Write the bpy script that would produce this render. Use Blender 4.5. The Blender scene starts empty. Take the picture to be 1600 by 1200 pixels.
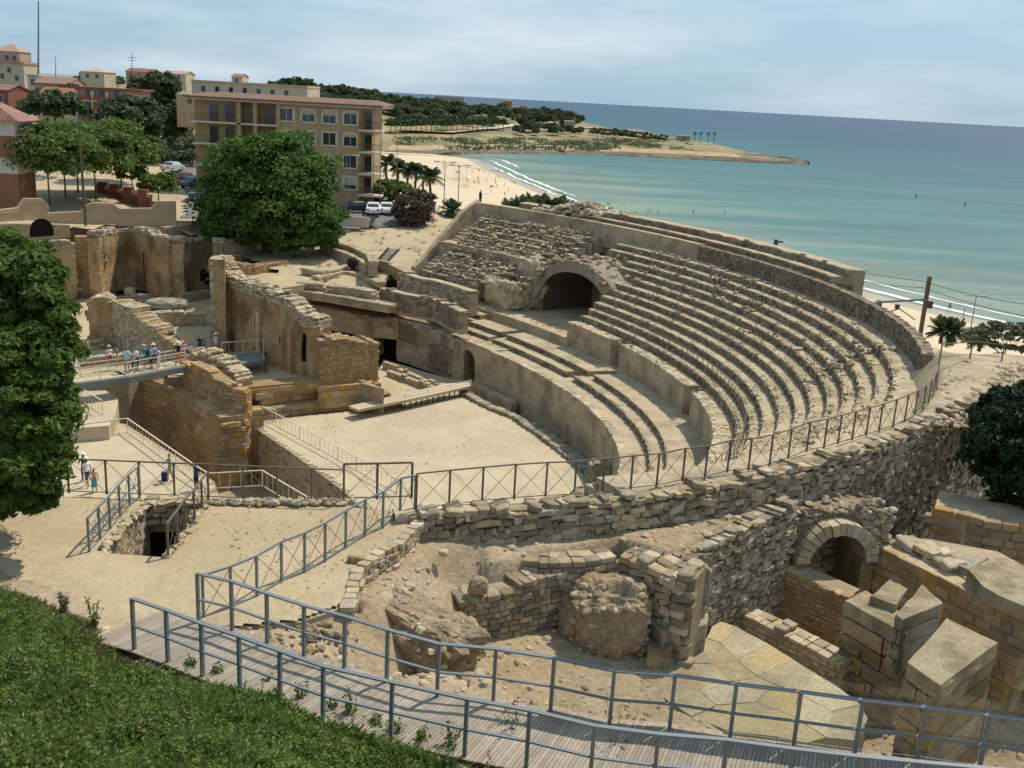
import bpy, math, random
import numpy as np
from mathutils import Matrix, Vector, noise as mnoise
random.seed(7); RS=np.random.RandomState(11)
scene=bpy.context.scene
# ------------------------------------------------------------ camera, sky, sun, exposure
CAMH=24.0
FOC=1600.0; PITCH=math.radians(15.6); ROLL=math.radians(3.15)
_f=np.array([0,math.cos(PITCH),-math.sin(PITCH)]); _r0=np.array([1.,0,0]); _u0=np.cross(_r0,_f)
_r=math.cos(ROLL)*_r0+math.sin(ROLL)*_u0; _u=-math.sin(ROLL)*_r0+math.cos(ROLL)*_u0
_C=np.array([0,0,CAMH])
cam_d=bpy.data.cameras.new('camera'); cam=bpy.data.objects.new('camera',cam_d)
scene.collection.objects.link(cam); scene.camera=cam
cam_d.sensor_width=36; cam_d.lens=36; cam_d.clip_start=0.1; cam_d.clip_end=60000
mw=Matrix.Identity(4)
for i in range(3): mw[i][0]=_r[i]; mw[i][1]=_u[i]; mw[i][2]=-_f[i]; mw[i][3]=_C[i]
cam.matrix_world=mw
SUN_EL=math.radians(58); SUN_AZ=math.atan2(0.36,0.342)
world=bpy.data.worlds.new("World"); scene.world=world; world.use_nodes=True
nt=world.node_tree; nt.nodes.clear()
wo=nt.nodes.new('ShaderNodeOutputWorld'); bg=nt.nodes.new('ShaderNodeBackground')
sky=nt.nodes.new('ShaderNodeTexSky'); sky.sky_type='NISHITA'; sky.sun_disc=False
sky.sun_elevation=SUN_EL; sky.sun_rotation=SUN_AZ; sky.air_density=1.0; sky.dust_density=1.2; sky.ozone_density=1.5; sky.altitude=20
tc=nt.nodes.new('ShaderNodeTexCoord'); mp=nt.nodes.new('ShaderNodeMapping'); mp.inputs['Scale'].default_value=(1.4,1.4,7.0); mp.inputs['Rotation'].default_value=(0,0.06,0.3)
n1=nt.nodes.new('ShaderNodeTexNoise'); n1.inputs['Scale'].default_value=1.7; n1.inputs['Detail'].default_value=7; n1.inputs['Roughness'].default_value=0.55
rp=nt.nodes.new('ShaderNodeValToRGB'); rp.color_ramp.elements[0].position=0.42; rp.color_ramp.elements[1].position=0.66
mx=nt.nodes.new('ShaderNodeMix'); mx.data_type='RGBA'
mul=nt.nodes.new('ShaderNodeMath'); mul.operation='MULTIPLY_ADD'; mul.inputs[1].default_value=0.20; mul.inputs[2].default_value=.72
m2_=nt.nodes.new('ShaderNodeMix'); m2_.data_type='RGBA'; m2_.inputs[6].default_value=(3.9,6.2,8.2,1); m2_.inputs[7].default_value=(7.6,8.6,9.2,1)
L=nt.links
L.new(tc.outputs['Generated'],mp.inputs['Vector']); L.new(mp.outputs[0],n1.inputs['Vector']); L.new(n1.outputs['Fac'],rp.inputs['Fac'])
L.new(rp.outputs['Color'],mul.inputs[0]); L.new(mul.outputs[0],mx.inputs[0]); L.new(sky.outputs[0],mx.inputs[6]); L.new(rp.outputs['Color'],m2_.inputs[0]); L.new(m2_.outputs[2],mx.inputs[7])
L.new(mx.outputs[2],bg.inputs['Color']); bg.inputs['Strength'].default_value=0.094
L.new(bg.outputs[0],wo.inputs['Surface'])
sd=bpy.data.lights.new('sun','SUN'); sd.energy=4.3; sd.angle=math.radians(0.6); sd.color=(1,0.905,0.77)
sun=bpy.data.objects.new('sun',sd); scene.collection.objects.link(sun)
_sv=Vector((math.sin(SUN_AZ)*math.cos(SUN_EL),math.cos(SUN_AZ)*math.cos(SUN_EL),math.sin(SUN_EL)))
sun.rotation_euler=_sv.to_track_quat('Z','Y').to_euler(); sun.location=(60,60,120)
scene.view_settings.view_transform='Standard'; scene.view_settings.look='None'; scene.view_settings.gamma=1
scene.view_settings.exposure=0.08; scene.view_settings.use_curve_mapping=False
scene.cycles.max_bounces=5; scene.cycles.transparent_max_bounces=12

# ------------------------------------------------------------ measuring helpers
def W(px,py,z=0.):
    d=_f*FOC+_r*(px-800)+_u*(600-py); return _C+d*((z-CAMH)/d[2])
def atd(px,py,dist):
    d=_f*FOC+_r*(px-800)+_u*(600-py); return _C+d*(dist/d[1])
def Pj(p):
    q=np.array(p,float)-_C; return 800+FOC*q.dot(_r)/q.dot(_f),600-FOC*q.dot(_u)/q.dot(_f)
def ztop(xy,py):
    lo,hi=-30.,60.
    for _ in range(40):
        m=(lo+hi)/2
        if Pj((xy[0],xy[1],m))[1]>py: lo=m
        else: hi=m
    return lo
ECX,ECY,EA,EB,ETH=-27.07,77.8,41.75,23.21,-0.78
def EL(t,off):
    x=(EA+off)*math.cos(t); y=(EB+off)*math.sin(t)
    return (ECX+x*math.cos(ETH)-y*math.sin(ETH), ECY+x*math.sin(ETH)+y*math.cos(ETH))
def ELinv(x,y):
    X=x-ECX;Y=y-ECY; a=X*math.cos(ETH)+Y*math.sin(ETH); b=-X*math.sin(ETH)+Y*math.cos(ETH)
    lo,hi=-22.,200.
    for _ in range(40):
        m=(lo+hi)/2
        if (a/(EA+m))**2+(b/(EB+m))**2>1: lo=m
        else: hi=m
    return math.atan2(b/(EB+lo),a/(EA+lo)),lo
def fbm(x,y,z=0.,o=4,s=1.):
    v=0;a=.5;f=s
    for _ in range(o):
        v+=a*mnoise.noise(Vector((x*f,y*f,z*f))); a*=.5;f*=2.03
    return v

# ------------------------------------------------------------ materials
MATS={}
def newmat(name):
    m=bpy.data.materials.new(name); m.use_nodes=True; t=m.node_tree; t.nodes.clear()
    o=t.nodes.new('ShaderNodeOutputMaterial'); p=t.nodes.new('ShaderNodeBsdfPrincipled'); t.links.new(p.outputs[0],o.inputs[0])
    return m,t,p,o
def mat(name,c1,c2=None,scale=2.,rough=.9,bump=0.,bscale=None,island=0.,c3=None,s3=.25,metal=0.,spec=.3,detail=6,mix3=.6,bdist=.05,stretch=None,speck=0.):
    """two-tone noise, broad stains, per-piece variation and bump"""
    m,t,p,o=newmat(name); N=t.nodes.new; Lk=t.links.new
    p.inputs['Roughness'].default_value=rough; p.inputs['Metallic'].default_value=metal
    try: p.inputs['Specular IOR Level'].default_value=spec
    except Exception: pass
    geo=N('ShaderNodeNewGeometry'); src=geo.outputs['Position']
    if stretch:
        mpn=N('ShaderNodeMapping'); mpn.inputs['Scale'].default_value=stretch; Lk(src,mpn.inputs['Vector']); src=mpn.outputs[0]
    col=None
    if c2:
        n=N('ShaderNodeTexNoise'); n.inputs['Scale'].default_value=scale; n.inputs['Detail'].default_value=detail; n.inputs['Roughness'].default_value=.65
        Lk(src,n.inputs['Vector']); r=N('ShaderNodeValToRGB'); r.color_ramp.elements[0].position=.36; r.color_ramp.elements[1].position=.66
        r.color_ramp.elements[0].color=(*c1,1); r.color_ramp.elements[1].color=(*c2,1); Lk(n.outputs['Fac'],r.inputs['Fac']); col=r.outputs['Color']
        if c3:
            n3=N('ShaderNodeTexNoise'); n3.inputs['Scale'].default_value=s3; n3.inputs['Detail'].default_value=5; Lk(src,n3.inputs['Vector'])
            r3=N('ShaderNodeValToRGB'); r3.color_ramp.elements[0].position=.46; r3.color_ramp.elements[1].position=.64; Lk(n3.outputs['Fac'],r3.inputs['Fac'])
            mm=N('ShaderNodeMath'); mm.operation='MULTIPLY'; mm.inputs[1].default_value=mix3; Lk(r3.outputs['Color'],mm.inputs[0])
            x=N('ShaderNodeMix'); x.data_type='RGBA'; Lk(mm.outputs[0],x.inputs[0]); Lk(col,x.inputs[6]); x.inputs[7].default_value=(*c3,1); col=x.outputs[2]
    if speck:
        v=N('ShaderNodeTexNoise'); v.inputs['Scale'].default_value=scale*9; v.inputs['Detail'].default_value=3; Lk(geo.outputs['Position'],v.inputs['Vector'])
        rr=N('ShaderNodeMapRange'); rr.inputs[1].default_value=.3; rr.inputs[2].default_value=.7; rr.inputs[3].default_value=1-speck; rr.inputs[4].default_value=1+speck; Lk(v.outputs['Fac'],rr.inputs[0])
        hv=N('ShaderNodeHueSaturation'); 
        if col: Lk(col,hv.inputs['Color'])
        else: hv.inputs['Color'].default_value=(*c1,1)
        Lk(rr.outputs[0],hv.inputs['Value']); col=hv.outputs[0]
    if island:
        h=N('ShaderNodeHueSaturation'); 
        if col: Lk(col,h.inputs['Color'])
        else: h.inputs['Color'].default_value=(*c1,1)
        mr=N('ShaderNodeMapRange'); mr.inputs[3].default_value=1-island; mr.inputs[4].default_value=1+island*.8; 
        oi=N('ShaderNodeObjectInfo'); ad=N('ShaderNodeMath'); ad.operation='ADD'; fr=N('ShaderNodeMath'); fr.operation='FRACT'
        Lk(geo.outputs['Random Per Island'],ad.inputs[0]); Lk(oi.outputs['Random'],ad.inputs[1]); Lk(ad.outputs[0],fr.inputs[0])
        Lk(fr.outputs[0],mr.inputs[0]); Lk(mr.outputs[0],h.inputs['Value'])
        m2=N('ShaderNodeMapRange'); m2.inputs[3].default_value=.75; m2.inputs[4].default_value=1.15; f2=N('ShaderNodeMath'); f2.operation='MULTIPLY'; f2.inputs[1].default_value=7.3; g2=N('ShaderNodeMath'); g2.operation='FRACT'
        Lk(fr.outputs[0],f2.inputs[0]); Lk(f2.outputs[0],g2.inputs[0]); Lk(g2.outputs[0],m2.inputs[0]); Lk(m2.outputs[0],h.inputs['Saturation'])
        col=h.outputs[0]
    if col: Lk(col,p.inputs['Base Color'])
    else: p.inputs['Base Color'].default_value=(*c1,1)
    if bump:
        b=N('ShaderNodeBump'); b.inputs['Strength'].default_value=bump; b.inputs['Distance'].default_value=bdist
        n=N('ShaderNodeTexNoise'); n.inputs['Scale'].default_value=bscale or scale*4; n.inputs['Detail'].default_value=6; n.inputs['Roughness'].default_value=.7
        Lk(src,n.inputs['Vector']); Lk(n.outputs['Fac'],b.inputs['Height']); Lk(b.outputs[0],p.inputs['Normal'])
    MATS[name]=m; return m
mat('sand',(.38,.30,.185),(.455,.365,.235),.7,bump=.8,bscale=9,c3=(.33,.25,.15),s3=.22,mix3=.55,speck=.09,bdist=.05)
mat('arena_sand',(.41,.335,.22),(.48,.40,.275),.5,bump=.5,bscale=8,c3=(.36,.29,.20),s3=.18,mix3=.55,speck=.10)
mat('dirt',(.28,.205,.12),(.38,.295,.185),.9,bump=.9,bscale=7,c3=(.42,.34,.24),s3=.35,mix3=.6,speck=.22,bdist=.08)
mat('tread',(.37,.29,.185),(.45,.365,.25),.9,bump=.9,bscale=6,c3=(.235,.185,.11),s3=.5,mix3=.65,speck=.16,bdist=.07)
mat('rubble',(.26,.20,.125),(.40,.325,.22),1.5,bump=.7,bscale=9,island=.46,speck=.16)
mat('rubble_pale',(.36,.285,.175),(.46,.375,.25),1.5,bump=.7,bscale=9,island=.28,speck=.12)
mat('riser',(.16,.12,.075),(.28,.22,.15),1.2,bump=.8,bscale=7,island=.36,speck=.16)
mat('mortar',(.20,.15,.09),(.28,.22,.14),1.5,bump=.8,bscale=10,speck=.15)
mat('podium',(.35,.27,.17),(.43,.35,.235),.5,bump=.6,bscale=7,c3=(.19,.145,.09),s3=.6,mix3=.75,speck=.2)
mat('ochre',(.37,.215,.085),(.44,.30,.145),.45,bump=.8,bscale=6,c3=(.20,.155,.09),s3=.35,mix3=.7,island=.2,speck=.14)
mat('ochre_core',(.25,.15,.065),(.31,.21,.10),.8,bump=.8,bscale=8,speck=.1)
mat('plaster_old',(.37,.215,.09),(.44,.32,.185),.5,bump=1.,bscale=4,c3=(.12,.078,.035),s3=.55,mix3=.75,speck=.2,stretch=(1,1,.7),bdist=.12)
mat('grey_stone',(.27,.23,.155),(.37,.32,.23),1.6,bump=1.,bscale=6,c3=(.15,.125,.085),s3=1.1,mix3=.75,island=.15,speck=.24,bdist=.08)
mat('worn_stone',(.31,.245,.145),(.37,.31,.205),1.8,bump=1.,bscale=5,c3=(.17,.135,.08),s3=1.3,mix3=.75,speck=.26,bdist=.1); mat('ochre_block',(.27,.175,.07),(.34,.25,.13),1.3,bump=1.,bscale=5,c3=(.13,.105,.06),s3=1.0,mix3=.8,island=.2,speck=.24,bdist=.08)
mat('rock',(.25,.185,.11),(.39,.315,.21),1.0,bump=1.,bscale=6,c3=(.31,.20,.10),s3=.8,mix3=.5,speck=.26,bdist=.12)
mat('yellow_slab',(.40,.31,.155),(.44,.365,.22),1.2,bump=1.,bscale=5,c3=(.27,.225,.145),s3=.8,mix3=.8,speck=.2,bdist=.08,island=.14)
mat('steel',(.17,.19,.205),None,rough=.45,metal=.25,spec=.5)
mat('bronze_rail',(.115,.095,.075),(.17,.135,.10),3,rough=.6,metal=.3)
mat('white_rail',(.62,.55,.42),None,rough=.6)
mat('plank',(.26,.22,.17),(.35,.30,.24),.8,bump=.4,bscale=14,island=.17,speck=.1)
mat('vault_shade',(.085,.062,.04),(.13,.10,.065),1.5,bump=.9,bscale=6); mat('dark_steel',(.05,.055,.06),None,rough=.5,metal=.3)  # vault masonry darkened in colour to stand for the shade inside it
mat('bark',(.10,.075,.05),(.17,.13,.09),4,bump=.8,bscale=20)
def leafmat(name,c1,c2,trans=.25,scale=.5):
    m,t,p,o=newmat(name); N=t.nodes.new; Lk=t.links.new
    geo=N('ShaderNodeNewGeometry'); n=N('ShaderNodeTexNoise'); n.inputs['Scale'].default_value=scale; Lk(geo.outputs['Position'],n.inputs['Vector'])
    ad=N('ShaderNodeMath'); ad.operation='ADD'; Lk(n.outputs['Fac'],ad.inputs[0]); Lk(geo.outputs['Random Per Island'],ad.inputs[1])
    mr=N('ShaderNodeMapRange'); mr.inputs[1].default_value=.4; mr.inputs[2].default_value=1.6; Lk(ad.outputs[0],mr.inputs[0])
    x=N('ShaderNodeMix'); x.data_type='RGBA'; Lk(mr.outputs[0],x.inputs[0]); x.inputs[6].default_value=(*c1,1); x.inputs[7].default_value=(*c2,1)
    Lk(x.outputs[2],p.inputs['Base Color']); p.inputs['Roughness'].default_value=.6
    try: p.inputs['Specular IOR Level'].default_value=.25
    except Exception: pass
    tr=N('ShaderNodeBsdfTranslucent'); Lk(x.outputs[2],tr.inputs['Color']); ms=N('ShaderNodeMixShader'); ms.inputs[0].default_value=trans
    Lk(p.outputs[0],ms.inputs[1]); Lk(tr.outputs[0],ms.inputs[2]); Lk(ms.outputs[0],o.inputs[0]); MATS[name]=m
leafmat('leaf_big',(.038,.082,.014),(.125,.21,.032),.3)
leafmat('leaf_near',(.032,.07,.013),(.135,.21,.032),.4)
leafmat('leaf_street',(.06,.105,.022),(.16,.235,.05),.3)
leafmat('leaf_lime',(.07,.12,.018),(.14,.21,.035))
leafmat('leaf_pine',(.035,.06,.022),(.095,.13,.05))
leafmat('leaf_olive',(.075,.095,.045),(.16,.18,.09))
leafmat('leaf_shrub',(.075,.065,.045),(.12,.115,.06))
leafmat('leaf_palm',(.04,.06,.02),(.12,.15,.07))
leafmat('leaf_agave',(.10,.14,.12),(.20,.25,.21))
leafmat('grass',(.09,.155,.03),(.28,.35,.10),.45,2.2)
leafmat('herb',(.07,.13,.025),(.23,.32,.075),.4,1.6)
leafmat('dry_herb',(.16,.14,.06),(.30,.25,.12),.3,1.6)
leafmat('dry_grass',(.22,.16,.08),(.34,.27,.14),.2,1.)
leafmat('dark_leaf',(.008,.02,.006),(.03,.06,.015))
leafmat('petals',(.30,.12,.16),(.42,.24,.26),.2)
mat('violet',(.22,.13,.35)); mat('poppy',(.5,.09,.04)); mat('white_petal',(.75,.7,.72))
mat('asphalt',(.13,.125,.12),(.17,.165,.155),1.,bump=.2)
mat('beach_sand',(.52,.42,.28),(.56,.46,.32),.05,c3=(.42,.33,.21),s3=.03,mix3=.4,bump=.3,bscale=1.5)
mat('wet_sand',(.33,.27,.19),(.38,.32,.24),.08,rough=.45)
mat('scrub',(.17,.15,.07),(.36,.27,.15),.06,bump=.6,bscale=.6,c3=(.09,.10,.05),s3=.035,mix3=.8,bdist=.6,speck=.1)
mat('coast_rock',(.10,.09,.07),(.24,.19,.13),.12,bump=1.,bscale=.6,bdist=1.,c3=(.07,.07,.06),s3=.3)
mat('cliff',(.38,.26,.13),(.46,.35,.20),.08,bump=1.,bscale=.5,bdist=1.,c3=(.22,.19,.12),s3=.1)
mat('foam',(.78,.80,.80),None,rough=.8)
mat('apt_wall',(.35,.25,.13),(.39,.28,.155),.3,bump=.1); mat('apt_trim',(.60,.52,.40)); mat('roof_dull',(.15,.085,.06),(.20,.12,.085),1.,bump=.3); mat('roof_tile',(.21,.085,.06),(.29,.135,.09),1.2,bump=.4,island=.2)
mat('brick_wall',(.22,.10,.055),(.28,.135,.08),1.5,bump=.2); mat('band',(.46,.43,.36),(.52,.49,.42),.6)
mat('cream',(.40,.34,.25),(.46,.40,.30),.3); mat('pinkish',(.34,.225,.17),(.39,.27,.21),.3); mat('tan_wall',(.40,.28,.17),(.46,.34,.22),.5,bump=.3)
mat('shade_glass',(.03,.035,.04),None,rough=.12,spec=.8); mat('opening_shade',(.015,.012,.01),None,rough=1,spec=0)  # last colour paints the shade inside openings near black
mat('redbrown',(.20,.07,.045)); mat('fence_dark',(.10,.05,.04))
mat('skin',(.42,.25,.17)); mat('hair',(.05,.035,.025)); mat('rubber',(.02,.02,.02)); mat('pole_brown',(.10,.075,.055),(.15,.115,.085),3)
for nme,c in dict(white=(.75,.75,.74),blue=(.10,.20,.42),navy=(.02,.03,.10),teal=(.03,.30,.33),orange=(.65,.16,.05),pale_blue=(.42,.55,.68),red=(.5,.05,.05),grey=(.25,.26,.28),black=(.02,.02,.025),green=(.12,.2,.13),khaki=(.35,.3,.2),pink=(.6,.35,.38),yellow=(.65,.5,.12),olive=(.17,.18,.13)).items():
    mat('cloth_'+nme,c)
for nme,c in dict(silver=(.45,.46,.48),white=(.75,.76,.77),maroon=(.10,.02,.025),dark=(.03,.035,.045),blue=(.06,.10,.18),teal=(.05,.12,.13)).items():
    mat('car_'+nme,c,rough=.25,metal=.1,spec=.6)
# glass pane
m,t,p,o=newmat('pane_glass'); g=t.nodes.new('ShaderNodeBsdfGlossy'); g.inputs['Roughness'].default_value=.03; tr=t.nodes.new('ShaderNodeBsdfTransparent'); tr.inputs['Color'].default_value=(.95,.965,.955,1)
fr=t.nodes.new('ShaderNodeFresnel'); fr.inputs['IOR'].default_value=1.5; ms=t.nodes.new('ShaderNodeMixShader'); t.links.new(fr.outputs[0],ms.inputs[0]); t.links.new(tr.outputs[0],ms.inputs[1]); t.links.new(g.outputs[0],ms.inputs[2]); t.links.new(ms.outputs[0],o.inputs[0]); MATS['pane_glass']=m
# sea: shallow to deep water colour with swell
m,t,p,o=newmat('sea_water'); N=t.nodes.new; Lk=t.links.new
geo=N('ShaderNodeNewGeometry'); sx=N('ShaderNodeSeparateXYZ'); Lk(geo.outputs['Position'],sx.inputs[0])
nz=N('ShaderNodeTexNoise'); nz.inputs['Scale'].default_value=.006; nz.inputs['Detail'].default_value=6
mpn=N('ShaderNodeMapping'); mpn.inputs['Rotation'].default_value=(0,0,math.radians(-55)); mpn.inputs['Scale'].default_value=(1,5,1); Lk(geo.outputs['Position'],mpn.inputs[0]); Lk(mpn.outputs[0],nz.inputs['Vector'])
# distance off the beach line (direction measured in plan)
SEA_N=(0.964,0.267,-125.0)
def mth(op,a,b):
    q=N('ShaderNodeMath'); q.operation=op
    for i,v in enumerate((a,b)):
        if isinstance(v,(int,float)): q.inputs[i].default_value=v
        else: Lk(v,q.inputs[i])
    return q.outputs[0]
dd=mth('ADD',mth('ADD',mth('MULTIPLY',sx.outputs[0],SEA_N[0]),mth('MULTIPLY',sx.outputs[1],SEA_N[1])),SEA_N[2])
dd=mth('ADD',dd,mth('MULTIPLY',mth('SUBTRACT',nz.outputs['Fac'],.5),260.))
r=N('ShaderNodeValToRGB'); r.color_ramp.elements[0].position=0; r.color_ramp.elements[0].color=(.17,.22,.16,1)
e=r.color_ramp.elements.new(.05); e.color=(.055,.145,.13,1)
e=r.color_ramp.elements.new(.22); e.color=(.016,.088,.102,1)
e=r.color_ramp.elements.new(.5); e.color=(.009,.055,.088,1)
r.color_ramp.elements[-1].position=1; r.color_ramp.elements[-1].color=(.012,.045,.092,1)
Lk(mth('DIVIDE',dd,1500.),r.inputs['Fac'])
nv=N('ShaderNodeTexNoise'); nv.inputs['Scale'].default_value=.025; nv.inputs['Detail'].default_value=8; nv.inputs['Roughness'].default_value=.65; mp3=N('ShaderNodeMapping'); mp3.inputs['Rotation'].default_value=(0,0,math.radians(-72)); mp3.inputs['Scale'].default_value=(.25,1.6,1); Lk(geo.outputs['Position'],mp3.inputs[0]); Lk(mp3.outputs[0],nv.inputs['Vector'])
mrv=N('ShaderNodeMapRange'); mrv.inputs[1].default_value=.35; mrv.inputs[2].default_value=.65; mrv.inputs[3].default_value=.78; mrv.inputs[4].default_value=1.22; Lk(nv.outputs['Fac'],mrv.inputs[0]); hsv=N('ShaderNodeHueSaturation'); Lk(r.outputs['Color'],hsv.inputs['Color']); Lk(mrv.outputs[0],hsv.inputs['Value']); Lk(hsv.outputs[0],p.inputs['Base Color'])
p.inputs['Roughness'].default_value=.4; p.inputs['Specular IOR Level'].default_value=.2
n2=N('ShaderNodeTexNoise'); n2.inputs['Scale'].default_value=.12; n2.inputs['Detail'].default_value=9; n2.inputs['Roughness'].default_value=.6
mp2=N('ShaderNodeMapping'); mp2.inputs['Rotation'].default_value=(0,0,math.radians(-55)); mp2.inputs['Scale'].default_value=(.35,1.3,1); Lk(geo.outputs['Position'],mp2.inputs[0]); Lk(mp2.outputs[0],n2.inputs['Vector'])
b=N('ShaderNodeBump'); b.inputs['Strength'].default_value=.9; b.inputs['Distance'].default_value=1.6; Lk(n2.outputs['Fac'],b.inputs['Height']); Lk(b.outputs[0],p.inputs['Normal'])
MATS['sea_water']=m

# ------------------------------------------------------------ object helpers
COL=scene.collection
def tag(o,label=None,cat=None,group=None,kind=None):
    if label: o['label']=label
    if cat: o['category']=cat
    if group: o['group']=group
    if kind: o['kind']=kind
    return o
def thing(name,label,cat,loc=(0,0,0),group=None,rot=0.):
    o=bpy.data.objects.new(name,None); COL.objects.link(o); o.location=loc; o.rotation_euler=(0,0,rot); o.empty_display_size=.3
    return tag(o,label,cat,group)
class MB:
    def __init__(s): s.v=[];s.f=[];s.n=0;s.mi=[]
    def add(s,v,f,mi=0):
        v=np.asarray(v,float).reshape(-1,3); s.v.append(v)
        for q in f: s.f.append(tuple(i+s.n for i in q)); s.mi.append(mi)
        s.n+=len(v)
    def many(s,v,f):
        """v (N,k,3), f list over k"""
        N,k=v.shape[:2]; f=np.asarray(f)
        F=(f[None,:,:]+np.arange(N)[:,None,None]*k+s.n).reshape(-1,f.shape[1])
        s.v.append(v.reshape(-1,3)); s.f.extend(map(tuple,F.tolist())); s.mi.extend([0]*len(F)); s.n+=N*k
    def box(s,c,h,ang=0.,mi=0,tilt=None):
        c=np.array(c,float); ca,sa=math.cos(ang),math.sin(ang)
        P=np.array([[i,j,k] for k in(-1,1) for j in(-1,1) for i in(-1,1)],float)*np.array(h,float)
        if tilt is not None: P=P@tilt.T
        P=np.stack([P[:,0]*ca-P[:,1]*sa,P[:,0]*sa+P[:,1]*ca,P[:,2]],1)+c
        s.add(P,BOXF,mi)
    def tube(s,a,b,r0,r1=None,n=6,caps=True):
        a=np.array(a,float);b=np.array(b,float);r1=r0 if r1 is None else r1
        d=b-a;d/=max(np.linalg.norm(d),1e-9);h=np.array([0,0,1.]) if abs(d[2])<.9 else np.array([1.,0,0]); u=np.cross(d,h);u/=np.linalg.norm(u);w=np.cross(d,u)
        an=np.arange(n)/n*2*math.pi; ring=np.cos(an)[:,None]*u+np.sin(an)[:,None]*w
        V=np.concatenate([a+ring*r0,b+ring*r1]); F=[(i,(i+1)%n,n+(i+1)%n,n+i) for i in range(n)]
        if caps: F+=[tuple(range(n-1,-1,-1)),tuple(range(n,2*n))]
        s.add(V,F)
    def beam(s,a,b,w,h):
        """rectangular bar from a to b"""
        a=np.array(a,float);b=np.array(b,float);d=b-a;d/=max(np.linalg.norm(d),1e-9)
        u=np.cross(d,[0,0,1.]); 
        if np.linalg.norm(u)<1e-3: u=np.array([1.,0,0])
        u/=np.linalg.norm(u); w_=np.cross(u,d)
        V=[p+u*sx*w/2+w_*sz*h/2 for p in(a,b) for sz in(-1,1) for sx in(-1,1)]
        s.add(V,[(0,1,3,2),(4,6,7,5),(0,4,5,1),(2,3,7,6),(0,2,6,4),(1,5,7,3)])
    def prism(s,poly,z0,z1,mi=0):
        """poly list of xy (any winding); z may be scalars or lists"""
        n=len(poly); A=sum(poly[i][0]*poly[(i+1)%n][1]-poly[(i+1)%n][0]*poly[i][1] for i in range(n))
        Z0=[z0]*n if np.isscalar(z0) else list(z0); Z1=[z1]*n if np.isscalar(z1) else list(z1)
        if A<0: poly=poly[::-1];Z0=Z0[::-1];Z1=Z1[::-1]
        V=[(p[0],p[1],z) for p,z in zip(poly,Z0)]+[(p[0],p[1],z) for p,z in zip(poly,Z1)]
        s.add(V,[tuple(range(n-1,-1,-1)),tuple(range(n,2*n))]+[(i,(i+1)%n,n+(i+1)%n,n+i) for i in range(n)],mi)
    def loft(s,rows,closed=False,mi=0):
        n=len(rows[0]); V=np.array([p for r in rows for p in r],float); F=[]
        for j in range(len(rows)-1):
            for i in range(n if closed else n-1):
                k=(i+1)%n; F.append((j*n+i,j*n+k,(j+1)*n+k,(j+1)*n+i))
        s.add(V,F,mi)
    def build(s,name,m=None,parent=None,smooth=False,kind=None,origin=None):
        if not s.v: return None
        V=np.concatenate(s.v); o0=np.array([(V[:,0].min()+V[:,0].max())/2,(V[:,1].min()+V[:,1].max())/2,V[:,2].min()]) if origin is None else np.array(origin,float)
        me=bpy.data.meshes.new(name); me.from_pydata((V-o0).tolist(),[],s.f)
        ms=m if isinstance(m,(list,tuple)) else [m]
        for q in ms: me.materials.append(MATS[q] if isinstance(q,str) else q)
        if len(ms)>1: me.polygons.foreach_set('material_index',s.mi)
        if smooth: me.polygons.foreach_set('use_smooth',[True]*len(me.polygons))
        me.update(); o=bpy.data.objects.new(name,me); COL.objects.link(o)
        if parent is not None:
            o.parent=parent; pl=parent.location if parent.parent is None else parent.location+parent.parent.location
            o.location=Vector(o0)-pl
        else: o.location=o0
        if kind: o['kind']=kind
        return o
BOXF=[(0,2,3,1),(4,5,7,6),(0,1,5,4),(2,6,7,3),(0,4,6,2),(1,3,7,5)]
def structure(name,mb,m,smooth=False):
    return tag(mb.build(name,m,None,smooth),kind='structure')
def copy_tree(o,parent=None):
    c=o.copy(); COL.objects.link(c)
    if parent is not None: c.parent=parent
    for ch in list(o.children): copy_tree(ch,c)
    return c
# --- stone shapes
_P=np.array([[i,j,k] for k in(-1,1) for j in(-1,1) for i in(-1,1)],float)
g_=(1+5**.5)/2
ICOV=np.array([(-1,g_,0),(1,g_,0),(-1,-g_,0),(1,-g_,0),(0,-1,g_),(0,1,g_),(0,-1,-g_),(0,1,-g_),(g_,0,-1),(g_,0,1),(-g_,0,-1),(-g_,0,1)],float)/1.9
ICOF=[(0,11,5),(0,5,1),(0,1,7),(0,7,10),(0,10,11),(1,5,9),(5,11,4),(11,10,2),(10,7,6),(7,1,8),(3,9,4),(3,4,2),(3,2,6),(3,6,8),(3,8,9),(4,9,5),(2,4,11),(6,2,10),(8,6,7),(9,8,1)]
def bmesh_block(seed,bev=.16,jit=.10):
    import bmesh
    R=random.Random(seed); bm=bmesh.new(); bmesh.ops.create_cube(bm,size=2)
    for v in bm.verts: v.co+=Vector((R.uniform(-jit,jit),R.uniform(-jit,jit),R.uniform(-jit,jit)))
    bmesh.ops.bevel(bm,geom=bm.edges[:],offset=bev,segments=1,affect='EDGES')
    me=bpy.data.meshes.new('stone'); bm.to_mesh(me); bm.free(); return me
BLOCKS={}
def blockmesh(mname,i,style):
    k=(mname,i,style)
    if k not in BLOCKS:
        if style=='rubble':
            me=bmesh_block(i+50,.30,.26); me.name='stone'
        else: me=bmesh_block(i+3,.12 if style=='ashlar' else .2,.06 if style=='ashlar' else .14)
        me.materials.append(MATS[mname]); BLOCKS[k]=me
    return BLOCKS[k]
def piece(mname,M3,c,parent,style,name='stone'):
    """single stone object; M3 columns are half extents vectors"""
    o=bpy.data.objects.new(name,blockmesh(mname,random.randrange(8),style)); COL.objects.link(o)
    X=Matrix.Identity(4)
    for i in range(3):
        for j in range(3): X[i][j]=M3[i][j]
        X[i][3]=c[i]
    o.parent=parent
    pl=parent.location
    X.translation=Vector(c)-pl
    o.matrix_basis=X
    return o
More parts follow.
